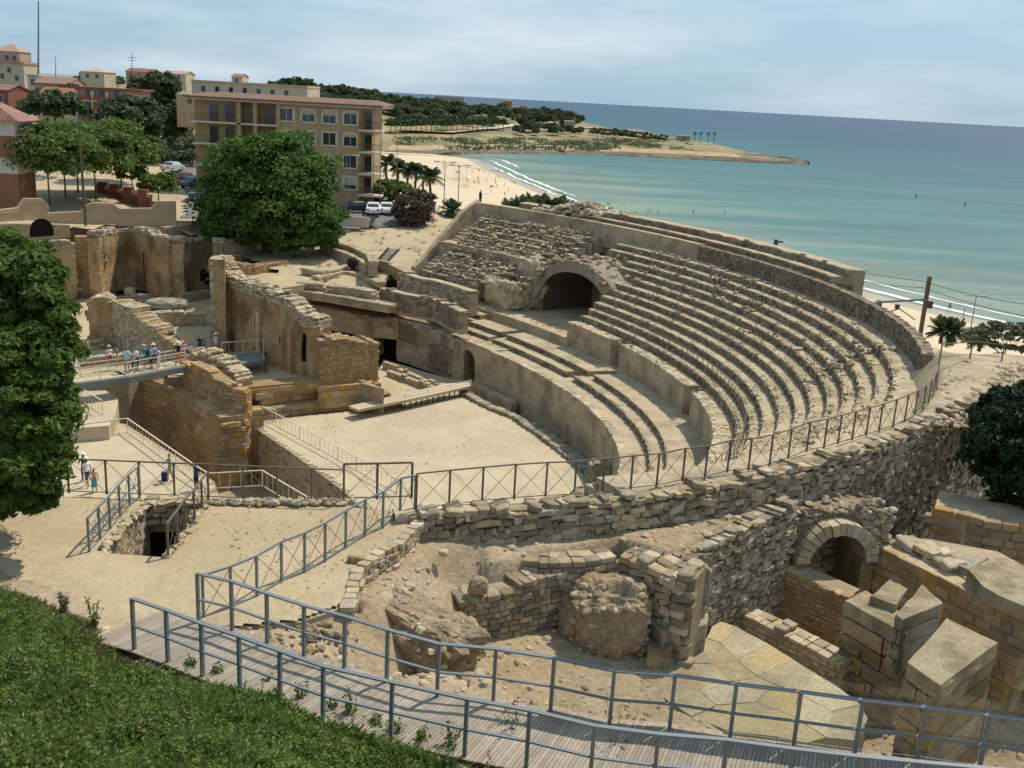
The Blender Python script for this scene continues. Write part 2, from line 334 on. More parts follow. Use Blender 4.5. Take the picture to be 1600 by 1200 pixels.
def resample(P,step):
    P=np.array(P,float); d=np.r_[0,np.cumsum(np.hypot(*np.diff(P[:,:2],axis=0).T))]
    n=max(2,int(round(d[-1]/step))+1); s=np.linspace(0,d[-1],n)
    return np.stack([np.interp(s,d,P[:,k]) for k in range(P.shape[1])],1),s
class Path:
    """front line of a wall: xy, base z, top z; body lies behind (left normal flipped away from camera)"""
    def __init__(s,P,behind=None):
        s.P=np.array(P,float); s.d=np.r_[0,np.cumsum(np.hypot(*np.diff(s.P[:,:2],axis=0).T))]; s.L=s.d[-1]
        mid=s.at(s.L/2); n=s.nrm(s.L/2); ref=np.array([0,0.]) if behind is None else None
        toward=(ref-mid[:2]) if behind is None else -np.array(behind,float)
        s.sg=1. if n.dot(toward)>0 else -1.      # front normal = sg*n
    def at(s,x): return np.array([np.interp(x,s.d,s.P[:,k]) for k in range(s.P.shape[1])])
    def tan(s,x):
        e=.05; a=s.at(max(0,x-e))[:2];b=s.at(min(s.L,x+e))[:2];t=b-a; return t/max(np.linalg.norm(t),1e-9)
    def nrm(s,x): t=s.tan(x); return np.array([-t[1],t[0]])
    def front(s,x): return s.nrm(x)*s.sg
def stones_on(path,h,l,depth,ragged,rng,style,gap=.012,topback=None,hole=None,proud=.05,missing=.0):
    """list of (centre, M3) for coursed stones on the face"""
    out=[]; zmax=path.P[:,3].max(); zmin=path.P[:,2].min(); nz=int((zmax-zmin)/h)+2
    for c in range(nz):
        x=-rng.uniform(0,l)
        hh=h*rng.uniform(.85,1.1)
        while x<path.L:
            w=l*(rng.uniform(.45,1.75) if style=='rubble' else rng.uniform(.6,1.5)); xc=x+w/2; x+=w
            if xc<.02 or xc>path.L-.02: continue
            q=path.at(xc); z0=zmin+c*h
            if style=='rubble': z0+=rng.uniform(-.3,.3)*h
            zt=q[3]+ragged*(fbm(q[0]*.8,q[1]*.8,3.1,3)+rng.uniform(-.25,.25))
            if z0+h*.6>zt or z0+h<q[2]: continue
            if hole and hole(xc,z0+h/2): continue
            if missing and rng.random()<missing: continue
            t=path.tan(xc); n=path.front(xc)
            ww=min(w,2*min(xc,path.L-xc)+.1) if False else w
            top=z0+2*h>zt-.05
            lanes=[0.]
            if top and topback: lanes=list(np.arange(0,max(topback-depth*.6,.01),depth*.95))
            for ln in lanes:
                dp=depth*rng.uniform(.85,1.1)
                pr=rng.uniform(-proud,proud)
                cc=np.array([q[0],q[1]])-n*(ln+dp/2-pr-(.05 if style=='rubble' and ln==0 else 0))
                T=np.array([t[0],t[1],0]); Nn=np.array([n[0],n[1],0]); Z=np.array([0,0,1.])
                if style!='ashlar':
                    a=rng.uniform(-.2,.2) if style=='rubble' else rng.uniform(-.05,.05); b_=rng.uniform(-.25,.25) if style=='rubble' else rng.uniform(-.04,.04)
                    T2=T*math.cos(a)+Nn*math.sin(a); N2=-T*math.sin(a)+Nn*math.cos(a); T,Nn=T2,N2
                    T,Z=T*math.cos(b_)+Z*math.sin(b_),-T*math.sin(b_)+Z*math.cos(b_)
                k=1.2 if style=='rubble' else 1.
                M3=np.stack([T*(ww/2-gap)*k,Nn*dp/2*k,Z*(hh/2-gap)*k],1)
                if np.linalg.det(M3)<0: M3[:,1]*=-1
                out.append((np.array([cc[0],cc[1],z0+h/2+(rng.uniform(-.03,.03) if ln else 0)]),M3))
    return out
def stones_mesh(lst,style,rng):
    mb=MB()
    if not lst: return mb
    C=np.array([c for c,_ in lst]); M=np.array([m for _,m in lst])
    base=_P*np.array([.86,.9,.86]) if style=='rubble' else _P; F=BOXF
    j=.30 if style=='rubble' else (.05 if style=='ashlar' else .13)
    B=base[None]*(1+RS.uniform(-j,j,(len(lst),)+base.shape))
    V=np.einsum('nij,nkj->nki',M,B)+C[:,None,:]
    mb.many(V,F); return mb
def core_body(path,thick,mb=None,inset=.05,lower=.12,ragged=0,step=.6):
    mb=mb or MB(); n=max(2,int(path.L/step)+1); rows=[]
    for x in np.linspace(0,path.L,n):
        q=path.at(x); f=path.front(x); zt=q[3]-lower+ragged*fbm(q[0]*.8,q[1]*.8,3.1,3)
        zt=max(zt,q[2]+.05)
        a=q[:2]-f*inset; b=q[:2]-f*thick
        rows.append([(a[0],a[1],q[2]-.3),(a[0],a[1],zt),(b[0],b[1],zt),(b[0],b[1],q[2]-.3)])
    if path.sg>0: rows=rows[::-1]
    mb.loft(rows,closed=True); n0=mb.n-4*n
    mb.f.append(tuple(n0+i for i in (3,2,1,0))); mb.mi.append(0); mb.f.append(tuple(mb.n-4+i for i in(0,1,2,3))); mb.mi.append(0)
    return mb
def pxpath(pts,z):
    out=[]
    for p in pts:
        zb=p[3] if len(p)>3 else z
        w=W(p[0],p[1],zb); out.append((w[0],w[1],zb,ztop(w,p[2])))
    return out
NW=[0]
def wall(name,label,cat,P,thick=.7,h=.28,l=.5,depth=.35,ragged=.35,mat_='rubble',core='mortar',style='block',indiv=0,parent=None,group=None,behind=None,hole=None,proud=.04,missing=0.,stones=True,topback=True,corelower=.12):
    NW[0]+=1; rng=random.Random(NW[0]*17)
    path=Path(P,behind); c=path.at(path.L/2)
    root=parent or thing(name,label,cat,(c[0],c[1],c[2]),group)
    core_body(path,thick,lower=corelower,ragged=ragged,inset=.09 if style=='rubble' else .05).build('wall_core' if parent is None else name,core,root)
    if stones:
        lst=stones_on(path,h,l,depth,ragged,rng,style,topback=thick if topback else None,proud=proud,hole=hole,missing=missing)
        lst.sort(key=lambda s:-np.linalg.norm(s[1])/np.linalg.norm(s[0]-_C))
        k=min(indiv,300)
        for cc,M in lst[:k]: piece(mat_,M,cc,root,style)
        if len(lst)>k: tag(stones_mesh(lst[k:],style,rng).build('stonework',mat_,root),kind='stuff')
    return root
def rockmesh(c,r,seed,sub=3,amp=.35,fs=.8,flat=.0,strata=.0,rot=0.,cut=None):
    """boulder: displaced icosphere"""
    import bmesh
    bm=bmesh.new(); bmesh.ops.create_icosphere(bm,subdivisions=sub,radius=1)
    V=[];ca,sa=math.cos(rot),math.sin(rot)
    for v in bm.verts:
        p=v.co.copy(); q=Vector((abs(p.x)**.75*math.copysign(1,p.x),abs(p.y)**.75*math.copysign(1,p.y),abs(p.z)**.7*math.copysign(1,p.z)))
        nn=fbm(p.x*fs+seed*7.1,p.y*fs+seed*3.3,p.z*fs*(1+strata*3),5,1.3)
        vd=mnoise.voronoi(p*1.9+Vector((seed,0,0)))[0]; k=1+amp*nn*1.3+.20*(vd[1]-vd[0])-.05+.05*mnoise.noise(p*9+Vector((seed,2,0)))+.03*mnoise.noise(p*19)
        x,y,z=q.x*k*r[0],q.y*k*r[1],q.z*k*r[2]
        V.append((c[0]+x*ca-y*sa,c[1]+x*sa+y*ca,c[2]+z))
    F=[tuple(v.index for v in f.verts) for f in bm.faces]; bm.free(); mb=MB(); mb.add(V,F); return mb
def scatter_rocks(pts,smin,smax,rng,mb=None):
    mb=mb or MB(); n=len(pts)
    if n==0: return mb
    C=np.array(pts); s=np.exp(RS.uniform(math.log(smin),math.log(smax),n)); A=RS.uniform(0,6.28,n)
    B=ICOV[None]*(1+RS.uniform(-.25,.25,(n,12,3)))*s[:,None,None]*np.stack([RS.uniform(.7,1.3,n),RS.uniform(.7,1.3,n),RS.uniform(.5,.85,n)],1)[:,None,:]
    x=B[:,:,0]*np.cos(A)[:,None]-B[:,:,1]*np.sin(A)[:,None]; y=B[:,:,0]*np.sin(A)[:,None]+B[:,:,1]*np.cos(A)[:,None]
    mb.many(np.stack([x,y,B[:,:,2]],2)+C[:,None,:],ICOF); return mb
def inpoly(x,y,poly):
    r=False;n=len(poly);j=n-1
    for i in range(n):
        xi,yi=poly[i][0],poly[i][1];xj,yj=poly[j][0],poly[j][1]
        if (yi>y)!=(yj>y) and x<(xj-xi)*(y-yi)/(yj-yi)+xi: r=not r
        j=i
    return r
def inpoly_np(X,Y,poly):
    r=np.zeros(X.shape,bool);n=len(poly);j=n-1
    for i in range(n):
        xi,yi=poly[i][0],poly[i][1];xj,yj=poly[j][0],poly[j][1]
        c=((yi>Y)!=(yj>Y))&(X<(xj-xi)*(Y-yi)/((yj-yi)+1e-12)+xi); r^=c; j=i
    return r
def idw(X,Y,ctrl,p=3.,sm=.05):
    num=np.zeros(X.shape);den=np.zeros(X.shape)
    for cx,cy,cz in ctrl:
        w=1/((X-cx)**2+(Y-cy)**2+sm)**(p/2); num+=w*cz; den+=w
    return num/den
def lattice(shape,s,seed):
    """smooth value noise on arrays via summed sines"""
    X,Y=shape; R=np.random.RandomState(seed); out=np.zeros(X.shape); a=1.
    for o in range(5):
        for _ in range(5):
            th=R.uniform(0,6.28);k=s*2**o*R.uniform(.7,1.3); out+=a*np.sin((X*math.cos(th)+Y*math.sin(th))*k+R.uniform(0,6.28))/5
        a*=.55
    return out
def gridmesh(xs,ys,Zf,mask=None,mb=None):
    X,Y=np.meshgrid(xs,ys); Z=Zf(X,Y); mb=mb or MB(); nx=len(xs);ny=len(ys)
    V=np.stack([X,Y,Z],2).reshape(-1,3); idx=np.arange(nx*ny).reshape(ny,nx)+mb.n
    F=np.stack([idx[:-1,:-1],idx[:-1,1:],idx[1:,1:],idx[1:,:-1]],2).reshape(-1,4)
    if mask is not None:
        k=mask(X,Y).reshape(-1); F=F[k[F-mb.n].all(1)]
    mb.v.append(V); mb.f.extend(map(tuple,F.tolist())); mb.mi.extend([0]*len(F)); mb.n+=len(V); return mb

def arch_segment(mb,a,b,z0,z1,ha,hb,zs,depth,seg=12):
    """straight wall a-b (xy) with an arched opening from ha to hb metres along it"""
    a=np.array(a,float);b=np.array(b,float);L_=np.linalg.norm(b-a);t=(b-a)/L_;n=np.array([-t[1],t[0]]); n=n if n[1]>0 else -n
    def blk(s0,s1,za,zb): 
        p,q=a+t*s0,a+t*s1; mb.prism([tuple(p),tuple(q),tuple(q+n*depth),tuple(p+n*depth)],za,zb)
    blk(0,ha,z0,z1); blk(hb,L_,z0,z1); R=(hb-ha)/2
    for i in range(seg):
        x0=(ha+hb)/2-R*math.cos(math.pi*i/seg);x1=(ha+hb)/2-R*math.cos(math.pi*(i+1)/seg);h0=zs+R*math.sin(math.pi*i/seg);h1=zs+R*math.sin(math.pi*(i+1)/seg); V=[]
        for x,h in((x0,h0),(x1,h1)):
            for d in(0,depth): p=a+t*x+n*d; V+=[(p[0],p[1],h),(p[0],p[1],z1)]
        mb.add(V,[(0,4,5,1),(2,3,7,6),(0,2,6,4),(1,5,7,3)])
    return t,n

def rough_prism(poly,z0,z1,amp=.03,cuts=3,seed=0.,top=None,fs=2.2):
    """block with chipped, uneven faces"""
    import bmesh
    n=len(poly); A=sum(poly[i][0]*poly[(i+1)%n][1]-poly[(i+1)%n][0]*poly[i][1] for i in range(n)); poly=[tuple(p) for p in poly]
    if A<0: poly=poly[::-1]; top=top[::-1] if top is not None else None
    c=np.mean(np.array(poly),0); bm=bmesh.new(); T=top if top is not None else [z1]*n
    lo=[bm.verts.new((p[0],p[1],z0)) for p in poly]; hi=[bm.verts.new((p[0],p[1],t)) for p,t in zip(poly,T)]
    bm.faces.new(hi); bm.faces.new(lo[::-1])
    for i in range(n): bm.faces.new([lo[i],lo[(i+1)%n],hi[(i+1)%n],hi[i]])
    bmesh.ops.poke(bm,faces=[f for f in bm.faces if len(f.verts)>4])
    bmesh.ops.subdivide_edges(bm,edges=bm.edges[:],cuts=cuts,use_grid_fill=True)
    bm.normal_update(); dis=[]
    for v in bm.verts:
        p=v.co; k=fbm(p.x*fs+seed,p.y*fs,p.z*fs,4); k2=abs(fbm(p.x*6+seed,p.y*6,p.z*6,2)); e=1.-max(abs(q) for q in v.normal)  # near an edge
        dis.append(v.normal*(k*amp*1.6-k2*amp*.9-e*amp*1.5))
    for v,d in zip(bm.verts,dis): v.co+=d
    bmesh.ops.triangulate(bm,faces=bm.faces[:])
    bm.verts.index_update(); mb=MB(); mb.add([tuple(v.co) for v in bm.verts],[tuple(v.index for v in f.verts) for f in bm.faces]); bm.free(); return mb
rng=random.Random(5)
# ============================================================ SEA, BEACH, FAR LAND
SEA=-12.0
shore_px=[(700,243),(745,249),(770,262),(800,277),(830,290),(860,302),(900,316),(985,345),(1120,385),(1270,432),(1340,452),(1440,478),(1600,515),(1760,550)]
SH=[W(x,y,SEA)[:2] for x,y in shore_px]
SH,_=resample(np.array(SH),6.)
mb=MB(); far=30000.
ring=[0,40,120,300,700,1600,4000,11000,far]
mb.loft([[(-2000+ (0),y,SEA) , (3000,y,SEA)] for y in (60,400,900)]) if False else None
mb.prism([(-far,-200),(far,-200),(far,far),(-far,far)],SEA-6,SEA)
structure('sea_water',mb,'sea_water')
# beach: wet strip and dry sand lofted from the water line inland
def offset_line(P,d):
    out=[]
    for i in range(len(P)):
        a=P[max(0,i-1)];b=P[min(len(P)-1,i+1)];t=(b-a)/np.linalg.norm(b-a); out.append(P[i]+np.array([t[1],-t[0]])*d)
    return out
# land is at -x side; t runs towards camera => left normal
def strip(P,offs,zs,wob=0.):
    rows=[]
    for o,z in zip(offs,zs):
        Q=offset_line(P,o); rows.append([(q[0]+wob*fbm(q[0]*.03,q[1]*.03,o,3),q[1],z if np.isscalar(z) else z[i]) for i,q in enumerate(Q)])
    return rows
mb=MB(); mb.loft(strip(SH,[-14,-5,3,8],[-12.9,-12.25,-11.86,-11.55],3)); structure('wet_sand',mb,'wet_sand',True)
mb=MB(); mb.loft(strip(SH,[7,14,40,75,110],[-11.60,-11.0,-10.2,-9.6,-9.3],2)); structure('beach_sand',mb,'beach_sand',True)
# surf: ragged foam sheets on the water
def foam(P,o0,o1,i0,i1,z,sd,name='surf_foam'):
    mb=MB(); Q=P[i0:i1]; Q,_=resample(Q,1.2); n=len(Q); a=[];b=[]
    for i,q in enumerate(offset_line(Q,0)):
        s=i/(n-1); tp=min(1,6*s,6*(1-s)); w=fbm(q[0]*.11+sd,q[1]*.11,sd,4)*2.2; v=fbm(q[0]*.3+sd*3,q[1]*.3,sd,3)*1.2
        m_=(o0+o1)/2; hw=(o1-o0)/2*.72*tp*(1+v*.7)
        m_+=w
        t=(Q[min(i+1,n-1)]-Q[max(i-1,0)]); t/=np.linalg.norm(t); nn=np.array([t[1],-t[0]])
        p0=q+nn*(m_-hw);p1=q+nn*(m_+hw); a.append((p0[0],p0[1],z));b.append((p1[0],p1[1],z+.02))
    mb.loft([a,b]); return tag(mb.build(name,'foam'),kind='structure')
NS=len(SH)
foam(SH,-8.5,-6.2,4,int(NS*.52),SEA+.06,1.); foam(SH,-2.4,-.6,8,NS-1,SEA+.05,2.3)
foam(SH,-17,-15,2,int(NS*.2),SEA+.06,5.1); foam(SH,-6.5,-3.4,int(NS*.55),int(NS*.82),SEA+.06,3.7); foam(SH,-3.4,-1.2,int(NS*.74),NS-1,SEA+.07,8.)
foam(SH,-11,-9.7,int(NS*.80),NS-1,SEA+.06,11.)
# far land heights
CT=[]
SHI=offset_line(SH,72)
for q in [q for q in SHI if q[1]<500][::4]: CT.append((q[0],q[1],-9.8))
for q in [q for q in offset_line(SH,40) if q[1]<540][::4]: CT.append((q[0],q[1],-11))
for q in [q for q in offset_line(SH,12) if q[1]<560][::4]: CT.append((q[0],q[1],-12.3))
def cp(lst):
    for x,y,z in lst: w=W(x,y,z); CT.append((w[0],w[1],z))
CT+= [(-20,180,-9),(20,180,-9),(60,150,-8.5),(60,120,-7),(45,100,-4),(75,140,-10),(80,120,-8),(60,90,-4),(50,75,-3),(38,62,-2),(70,60,-5),(-60,230,-9),(-75,260,-9.8)]
cp([(590,300,9),(560,335,8.5),(500,330,9),(640,330,8.3),(690,350,8),(600,355,7.8),(640,400,6.7),(560,400,6.4),(500,385,6.8),(450,400,6.3),(620,430,6.2),(540,430,5.9),(480,440,5.6),(430,415,6.2)])
cp([(300,330,9.2),(200,345,9.2),(100,345,9.2),(20,345,9.4),(300,300,9.8),(200,300,9.8),(100,300,9.8),(250,262,10),(300,262,10.3),(100,262,10),(250,230,10.8),(220,200,11.5),(150,200,11.5),(60,200,11.5)])
cp([(720,345,7.5),(735,330,7),(760,310,-2)])
cp([(460,452,5.0),(520,460,5.0),(570,467,5.0),(608,474,5.0),(640,455,5.3),(600,455,5.3),(530,450,5.3)])
CT+=[(-250,140,9.5),(-160,110,9.3),(-250,300,12)]
XYin=[tuple(W(-400,458,3)[:2]),tuple(W(100,453,3)[:2]),tuple(W(163,450,3)[:2]),tuple(W(205,436,3)[:2]),tuple(W(285,442,3)[:2]),tuple(W(350,440,3)[:2]),tuple(W(440,445,5)[:2])]+[tuple(W(x,y,5.05)[:2]) for x,y in((448,451),(515,461),(560,469),(609,477))]+[EL(1.70,3.),EL(1.70,17)]+[EL(t,17.5) for t in np.arange(1.7,-.8,-.1)]+[(-10,26),(-90,26)]
EDGE_N=[W(x,y,SEA)[:2] for x,y in [(600,243),(640,243.5),(700,242),(760,240),(820,240),(900,241),(1000,245),(1100,250),(1180,254),(1262,256)]]
EDGE_F=[W(x,y,-9)[:2] for x,y in [(1255,250),(1160,233),(1110,221),(1040,212),(960,190)]]
landpoly=[(-1400,30),(84,30),(80,120),(64,150)]+[tuple(q) for q in offset_line(SH,72)[::-1] if q[1]>165 and q[1]<600]+[tuple(p) for p in EDGE_N]+[tuple(p) for p in EDGE_F]+[(120,1150),(60,1500),(-1400,1500)]
_cst=np.array([q for q in offset_line(SH,95) if q[1]>260]+[W(600,243,-12)[:2]]); _cst=np.concatenate([_cst[np.argsort(-_cst[:,1])] if False else _cst, resample(np.array([W(600,243,SEA)[:2]]+[p for p in EDGE_N]),12.)[0], resample(np.array([p for p in EDGE_F]),12.)[0]])
def coastdist(X,Y):
    D=np.full(X.shape,1e9)
    for q in _cst: D=np.minimum(D,(X-q[0])**2+(Y-q[1])**2)
    return np.sqrt(D)
def landz(X,Y):
    X=np.asarray(X,float);Y=np.asarray(Y,float)
    near=idw(X,Y,CT,3.2); w=np.clip((Y-190)/110,0,1); w=w*w*(3-2*w)
    if (Y>190).any():
        d=coastdist(X,Y); amp=np.interp(X,[-260,-120,-40,60,140,220],[25.5,24.5,17.5,13,7.5,3.])
        farz=-9.9+amp*(1-np.exp(-np.clip(d-22,0,None)/np.interp(X,[-120,60],[95,70])))+lattice((X,Y),.018,3)*np.clip(d/120,0,1)*1.1+lattice((X,Y),.09,6)*.25
        near=near*(1-w)+farz*w
    return near+lattice((X,Y),.5,4)*.05
def hit(px,py,y0=150.,y1=1600.):
    """where the sight line through a pixel meets the land"""
    d=_f*FOC+_r*(px-800)+_u*(600-py); ys=np.arange(y0,y1,4.); P=_C[None]+d[None]*(ys/d[1])[:,None]; L_=landz(P[:,0],P[:,1]); k=np.nonzero(P[:,2]<L_)[0]
    i=k[0] if len(k) else int(np.argmin(P[:,2]-L_)); return np.array([P[i,0],P[i,1],L_[i]])
mb=MB()
gridmesh(np.arange(-110,96,1.0),np.arange(62,182,1.0),landz,lambda X,Y: ~inpoly_np(X,Y,XYin)&inpoly_np(X,Y,landpoly),mb)
structure('ground',mb,'scrub' if False else 'sand',True)
mb=MB(); gridmesh(np.arange(-1400,240,7.),np.arange(181,1500,7.),landz,lambda X,Y:inpoly_np(X,Y,landpoly),mb)
gridmesh(np.arange(-900,-109,10.),np.arange(30,183,6.),landz,None,mb)
structure('hillside',mb,'scrub',True)
# promontory rock edge: cliff strip facing the bay
E1,_=resample(np.array(EDGE_N),5.)
def jz(p,s,a): return a*fbm(p[0]*.05,p[1]*.05,s,4)
rows=[[(p[0]+jz(p,1,10),p[1]-6+jz(p,2,8),-13) for p in E1],[(p[0]+jz(p,3,8),p[1]-2+jz(p,2,8),-10.6+jz(p,3,1.6)) for p in E1],[(p[0],p[1]+9+jz(p,5,8),-9.3+jz(p,6,.8)) for p in E1]]
mb=MB(); mb.loft(rows); structure('shore_rocks',mb,'coast_rock')
rows=[[(p[0],p[1]+8+jz(p,5,8),-10.6) for p in E1[:-12]],[(p[0],p[1]+16+jz(p,7,14),-8.2+jz(p,8,1.0)-.8) for p in E1[:-12]],[(p[0],p[1]+34+jz(p,9,14),-7.6+jz(p,6,.6)) for p in E1[:-12]],[(p[0],p[1]+60,-9.5) for p in E1[:-12]]]
mb=MB(); mb.loft(rows); structure('low_cliff',mb,'cliff')
EE=[W(x,y,-11)[:2] for x,y in [(1100,246),(1130,243),(1170,244),(1215,247),(1262,254)]]; E2,_=resample(np.array(EE),4.)
mb=MB(); mb.loft([[(p[0],p[1]-8,-12.6) for p in E2],[(p[0],p[1]-3,-9.6+jz(p,1,1)) for p in E2],[(p[0],p[1]+12,-9.0+jz(p,2,1)) for p in E2],[(p[0]+6,p[1]+26,-12.8) for p in E2]]); structure('breakwater',mb,'coast_rock')
# sandy road on the far slope and sandy strip under the palm avenue
def ribbon(name,px,z,w,m,dz=.25):
    Q=np.array([hit(x,y,450.) for (x,y) in px]); Q,_=resample(Q,5.); a=[];b=[]
    for i in range(len(Q)):
        t=Q[min(i+1,len(Q)-1),:2]-Q[max(i-1,0),:2]; t/=np.linalg.norm(t); n=np.array([-t[1],t[0]]); 
        p=Q[i,:2]+n*w/2;q=Q[i,:2]-n*w/2
        zp=float(landz(np.array([p[0]]),np.array([p[1]]))[0]);zq=float(landz(np.array([q[0]]),np.array([q[1]]))[0])
        a.append((p[0],p[1],max(zp,zq)+dz));b.append((q[0],q[1],max(zp,zq)+dz))
    mb=MB(); mb.loft([a,b]); return structure(name,mb,m)
ribbon('coast_road',[(625,206),(700,209),(760,203),(800,197),(850,190)],[-2,-3,-3,-2,0],9,'beach_sand')
ribbon('sand_terrace',[(880,203),(950,203),(1010,213),(1080,221)],[-2,-2,-4,-6],12,'beach_sand')

# ============================================================ AMPHITHEATRE GROUND LEVELS
def poly_px(px,z): return [tuple(W(x,y,z)[:2]) for x,y in px]
def terr(xs,ys,zf,poly): 
    return gridmesh(xs,ys,zf,lambda X,Y:inpoly_np(X,Y,poly))
# trench floor
mb=MB(); mb.prism([EL(t,1.5) for t in np.linspace(0,2*math.pi,60)[:-1]],-4.6,-4.0); structure('trench_floor',mb,'dirt')
KERB=[(716,616),(760,639),(800,655),(850,690),(880,713),(908,737),(925,760),(935,800)]
arena_px=[(389,662),(400,657),(430,655),(560,640),(630,636),(700,622)]+KERB+[(700,900),(640,830),(560,790),(541,771),(500,740),(462,712),(430,690)]
AP=poly_px(arena_px,0)
mb=MB(); mb.prism(AP,-4.1,-.004); 
gx=np.arange(-24,12,.4); 
structure('arena_bank',mb,'dirt')
mb=terr(np.arange(-24,14,.35),np.arange(40,90,.35),lambda X,Y:lattice((X,Y),.5,8)*.03+.03,AP); structure('arena_floor',mb,'arena_sand',True)
# trench between kerb and podium
mb=MB(); mb.prism([EL(t,.3) for t in np.linspace(-.6,1.75,50)]+[EL(1.75,-9)]+poly_px([(560,640)],0)+AP[6:14],-2.2,-1.6); structure('trench_ground',mb,'dirt')
# strip under the podium beside the ramp
mb=MB(); mb.prism(poly_px([(560,640),(600,560),(700,590),(735,592),(765,606),(718,618),(640,636)],0),-4,-.1); structure('arena_edge_ground',mb,'sand')
# church platform
CF=poly_px([(545,592),(450,600),(352,607),(310,592),(283,587),(262,588),(262,566),(200,585),(100,600),(-300,600),(-300,470),(100,466),(163,462),(285,455),(330,458),(500,560),(600,606)],2.2)
mb=MB(); mb.prism(CF,-4.1,2.1); structure('church_ground',mb,'dirt')
mb=terr(np.arange(-62,0,.5),np.arange(55,108,.5),lambda X,Y:2.13+np.abs(lattice((X,Y),.35,9))*.14,CF); structure('church_floor',mb,'sand',True)
# lower terrace where visitors walk
LT=poly_px([(-200,640),(100,655),(196,662),(240,690),(290,722),(335,752),(350,800),(-200,860)],1.0)
mb=MB(); mb.prism(LT,-4.1,.99); structure('terrace_ground',mb,'dirt')
mb=terr(np.arange(-62,-12,.4),np.arange(38,76,.4),lambda X,Y:1.03+lattice((X,Y),.4,10)*.03,LT); structure('terrace_floor',mb,'arena_sand',True)
UT=poly_px([(-200,600),(60,614),(165,610),(185,622),(180,650),(170,665),(80,672),(-200,660)],2.0)
mb=MB(); mb.prism(UT,-4.1,2.0); structure('upper_terrace',mb,'arena_sand')
q_=[W(x,y-7,2.5)[:2] for x,y in((-200,464),(122,459),(163,459),(190,446),(220,446),(262,457),(305,450),(360,447))]; mb=MB(); mb.prism([tuple(p) for p in q_]+[(p[0]-2,p[1]+9) for p in q_[::-1]],2,8.95); mb2=[W(x,y-7,2.8)[:2] for x,y in((360,447),(405,437),(440,424))]; mb.prism([tuple(p) for p in mb2]+[(p[0],p[1]+6) for p in mb2[::-1]],2,[8.6,7.2,6.4,6.4,7.2,8.6]); structure('rear_terrace',mb,'sand')
# walls of the near side of the trench (below the plateau)
# ------------------------------------------------------------ plateau
PZ=13.0
PL=poly_px([(-700,775),(-200,775),(0,776),(180,780),(330,784),(440,789),(530,789),(600,797),(660,798)],PZ)+poly_px([(672,806),(625,850),(572,878),(553,900),(553,945),(470,975),(350,985)],PZ)+poly_px([(205,1012),(120,1050),(-300,1100),(-1500,1150)],PZ)
# stair pit: footprint corners
pit=[W(158,866,PZ),W(230,790,PZ),W(321,790,PZ),W(262,872,PZ)]
PIT=[tuple(p[:2]) for p in pit]
def plz(X,Y): return PZ+.05+lattice((X,Y),.45,12)*.05
def pmask(X,Y): return inpoly_np(X,Y,PL)&~inpoly_np(X,Y,PITI)
def grow(poly,d):
    c=np.mean(np.array(poly),0); return [tuple(c+(np.array(p)-c)*(1+d)) for p in poly]
PITI=grow(PIT,-.01)
mb=gridmesh(np.arange(-32,2,.12),np.arange(12,30,.12),plz,pmask)
structure('plateau_sand',mb,'sand',True)
mb=MB(); mb.prism(poly_px([(640,801),(668,809),(622,852),(570,880),(555,902),(555,943),(470,972),(350,982),(300,930),(500,830)],13),11.5,12.995); structure('path_ground',mb,'sand')
mb=MB()
# skirt cliff at far edge + left extension
far_edge=[p for p in PL[:9]]
e,_=resample(np.array(far_edge),.5)
rows=[[(p[0],p[1]-.05,PZ+.02) for p in e],[(p[0],p[1]+.1+.3*fbm(p[0],p[1],1,3),PZ-.5) for p in e],[(p[0],p[1]+.6+.8*fbm(p[0]*.5,p[1]*.5,2,3),PZ-6) for p in e],[(p[0],p[1]+1.5,-4) for p in e]]
mb.loft(rows[::-1]); structure('plateau_cliff',mb,'dirt')
mb=MB(); mb.prism([(-90,12),(-32,12),(-32,25.5),(-90,25.5)],0,PZ+.03); structure('plateau_ground',mb,'sand')

# ------------------------------------------------------------ excavated slope in front of the ring wall
EX=[]
def ex(l):
    for x,y,z in l: w=W(x,y,z); EX.append((w[0],w[1],z))
ex([(690,826,12.75),(680,850,12.7),(640,860,12.75),(600,890,12.75),(575,930,12.7),(560,960,12.7),(553,950,13.0),(520,965,13.03),(480,975,13.03),(430,985,13.03),(400,995,13.0),(500,1010,12.7),(540,1040,12.1),(600,1060,11.2),(700,850,12.6),(760,860,12.4),(850,850,12.4),(930,850,12.4),(1000,845,12.4),(760,900,12.1),(850,905,12.0),(700,900,12.2),(660,920,12.2),(620,920,12.4),(700,950,11.9),(900,900,11.9),(960,880,12.0),(820,900,12.0)])
ex([(728,1004,10.7),(760,1004,10.6),(800,1006,10.55),(840,1002,10.5),(875,996,10.4),(900,1020,10.2),(720,1050,10.9),(760,1040,10.5),(820,1040,10.4),(760,1075,10.6),(850,1070,10.3),(900,1110,10.0),(1000,1100,9.7),(960,1050,9.9),(1040,1120,9.2),(680,1060,10.9),(740,1110,10.7),(1000,1000,9.0),(1060,970,8.8),(1100,960,8.6)])
EX+=[(9.5,30.5,8.0),(11,30,8.0),(12.5,27,7.9),(10,26,7.6),(8.5,27,8.0),(7.2,27.5,8.3),(13,24,7.4),(12,21,7.3),(16,24,7.3),(8,22,7.8),(18,28,8.2),(21,33,9),(14,32.5,8.2),(24,30,9),(20,22,7.2),(9,18.5,8.4),(14,17,7.6),(6,19,9.0),(3.5,17.5,9.8),(0,17.5,10.8),(-3,19,12),(22,15,7.4),(5,27.4,9.2),(6.3,28.2,8.6)]
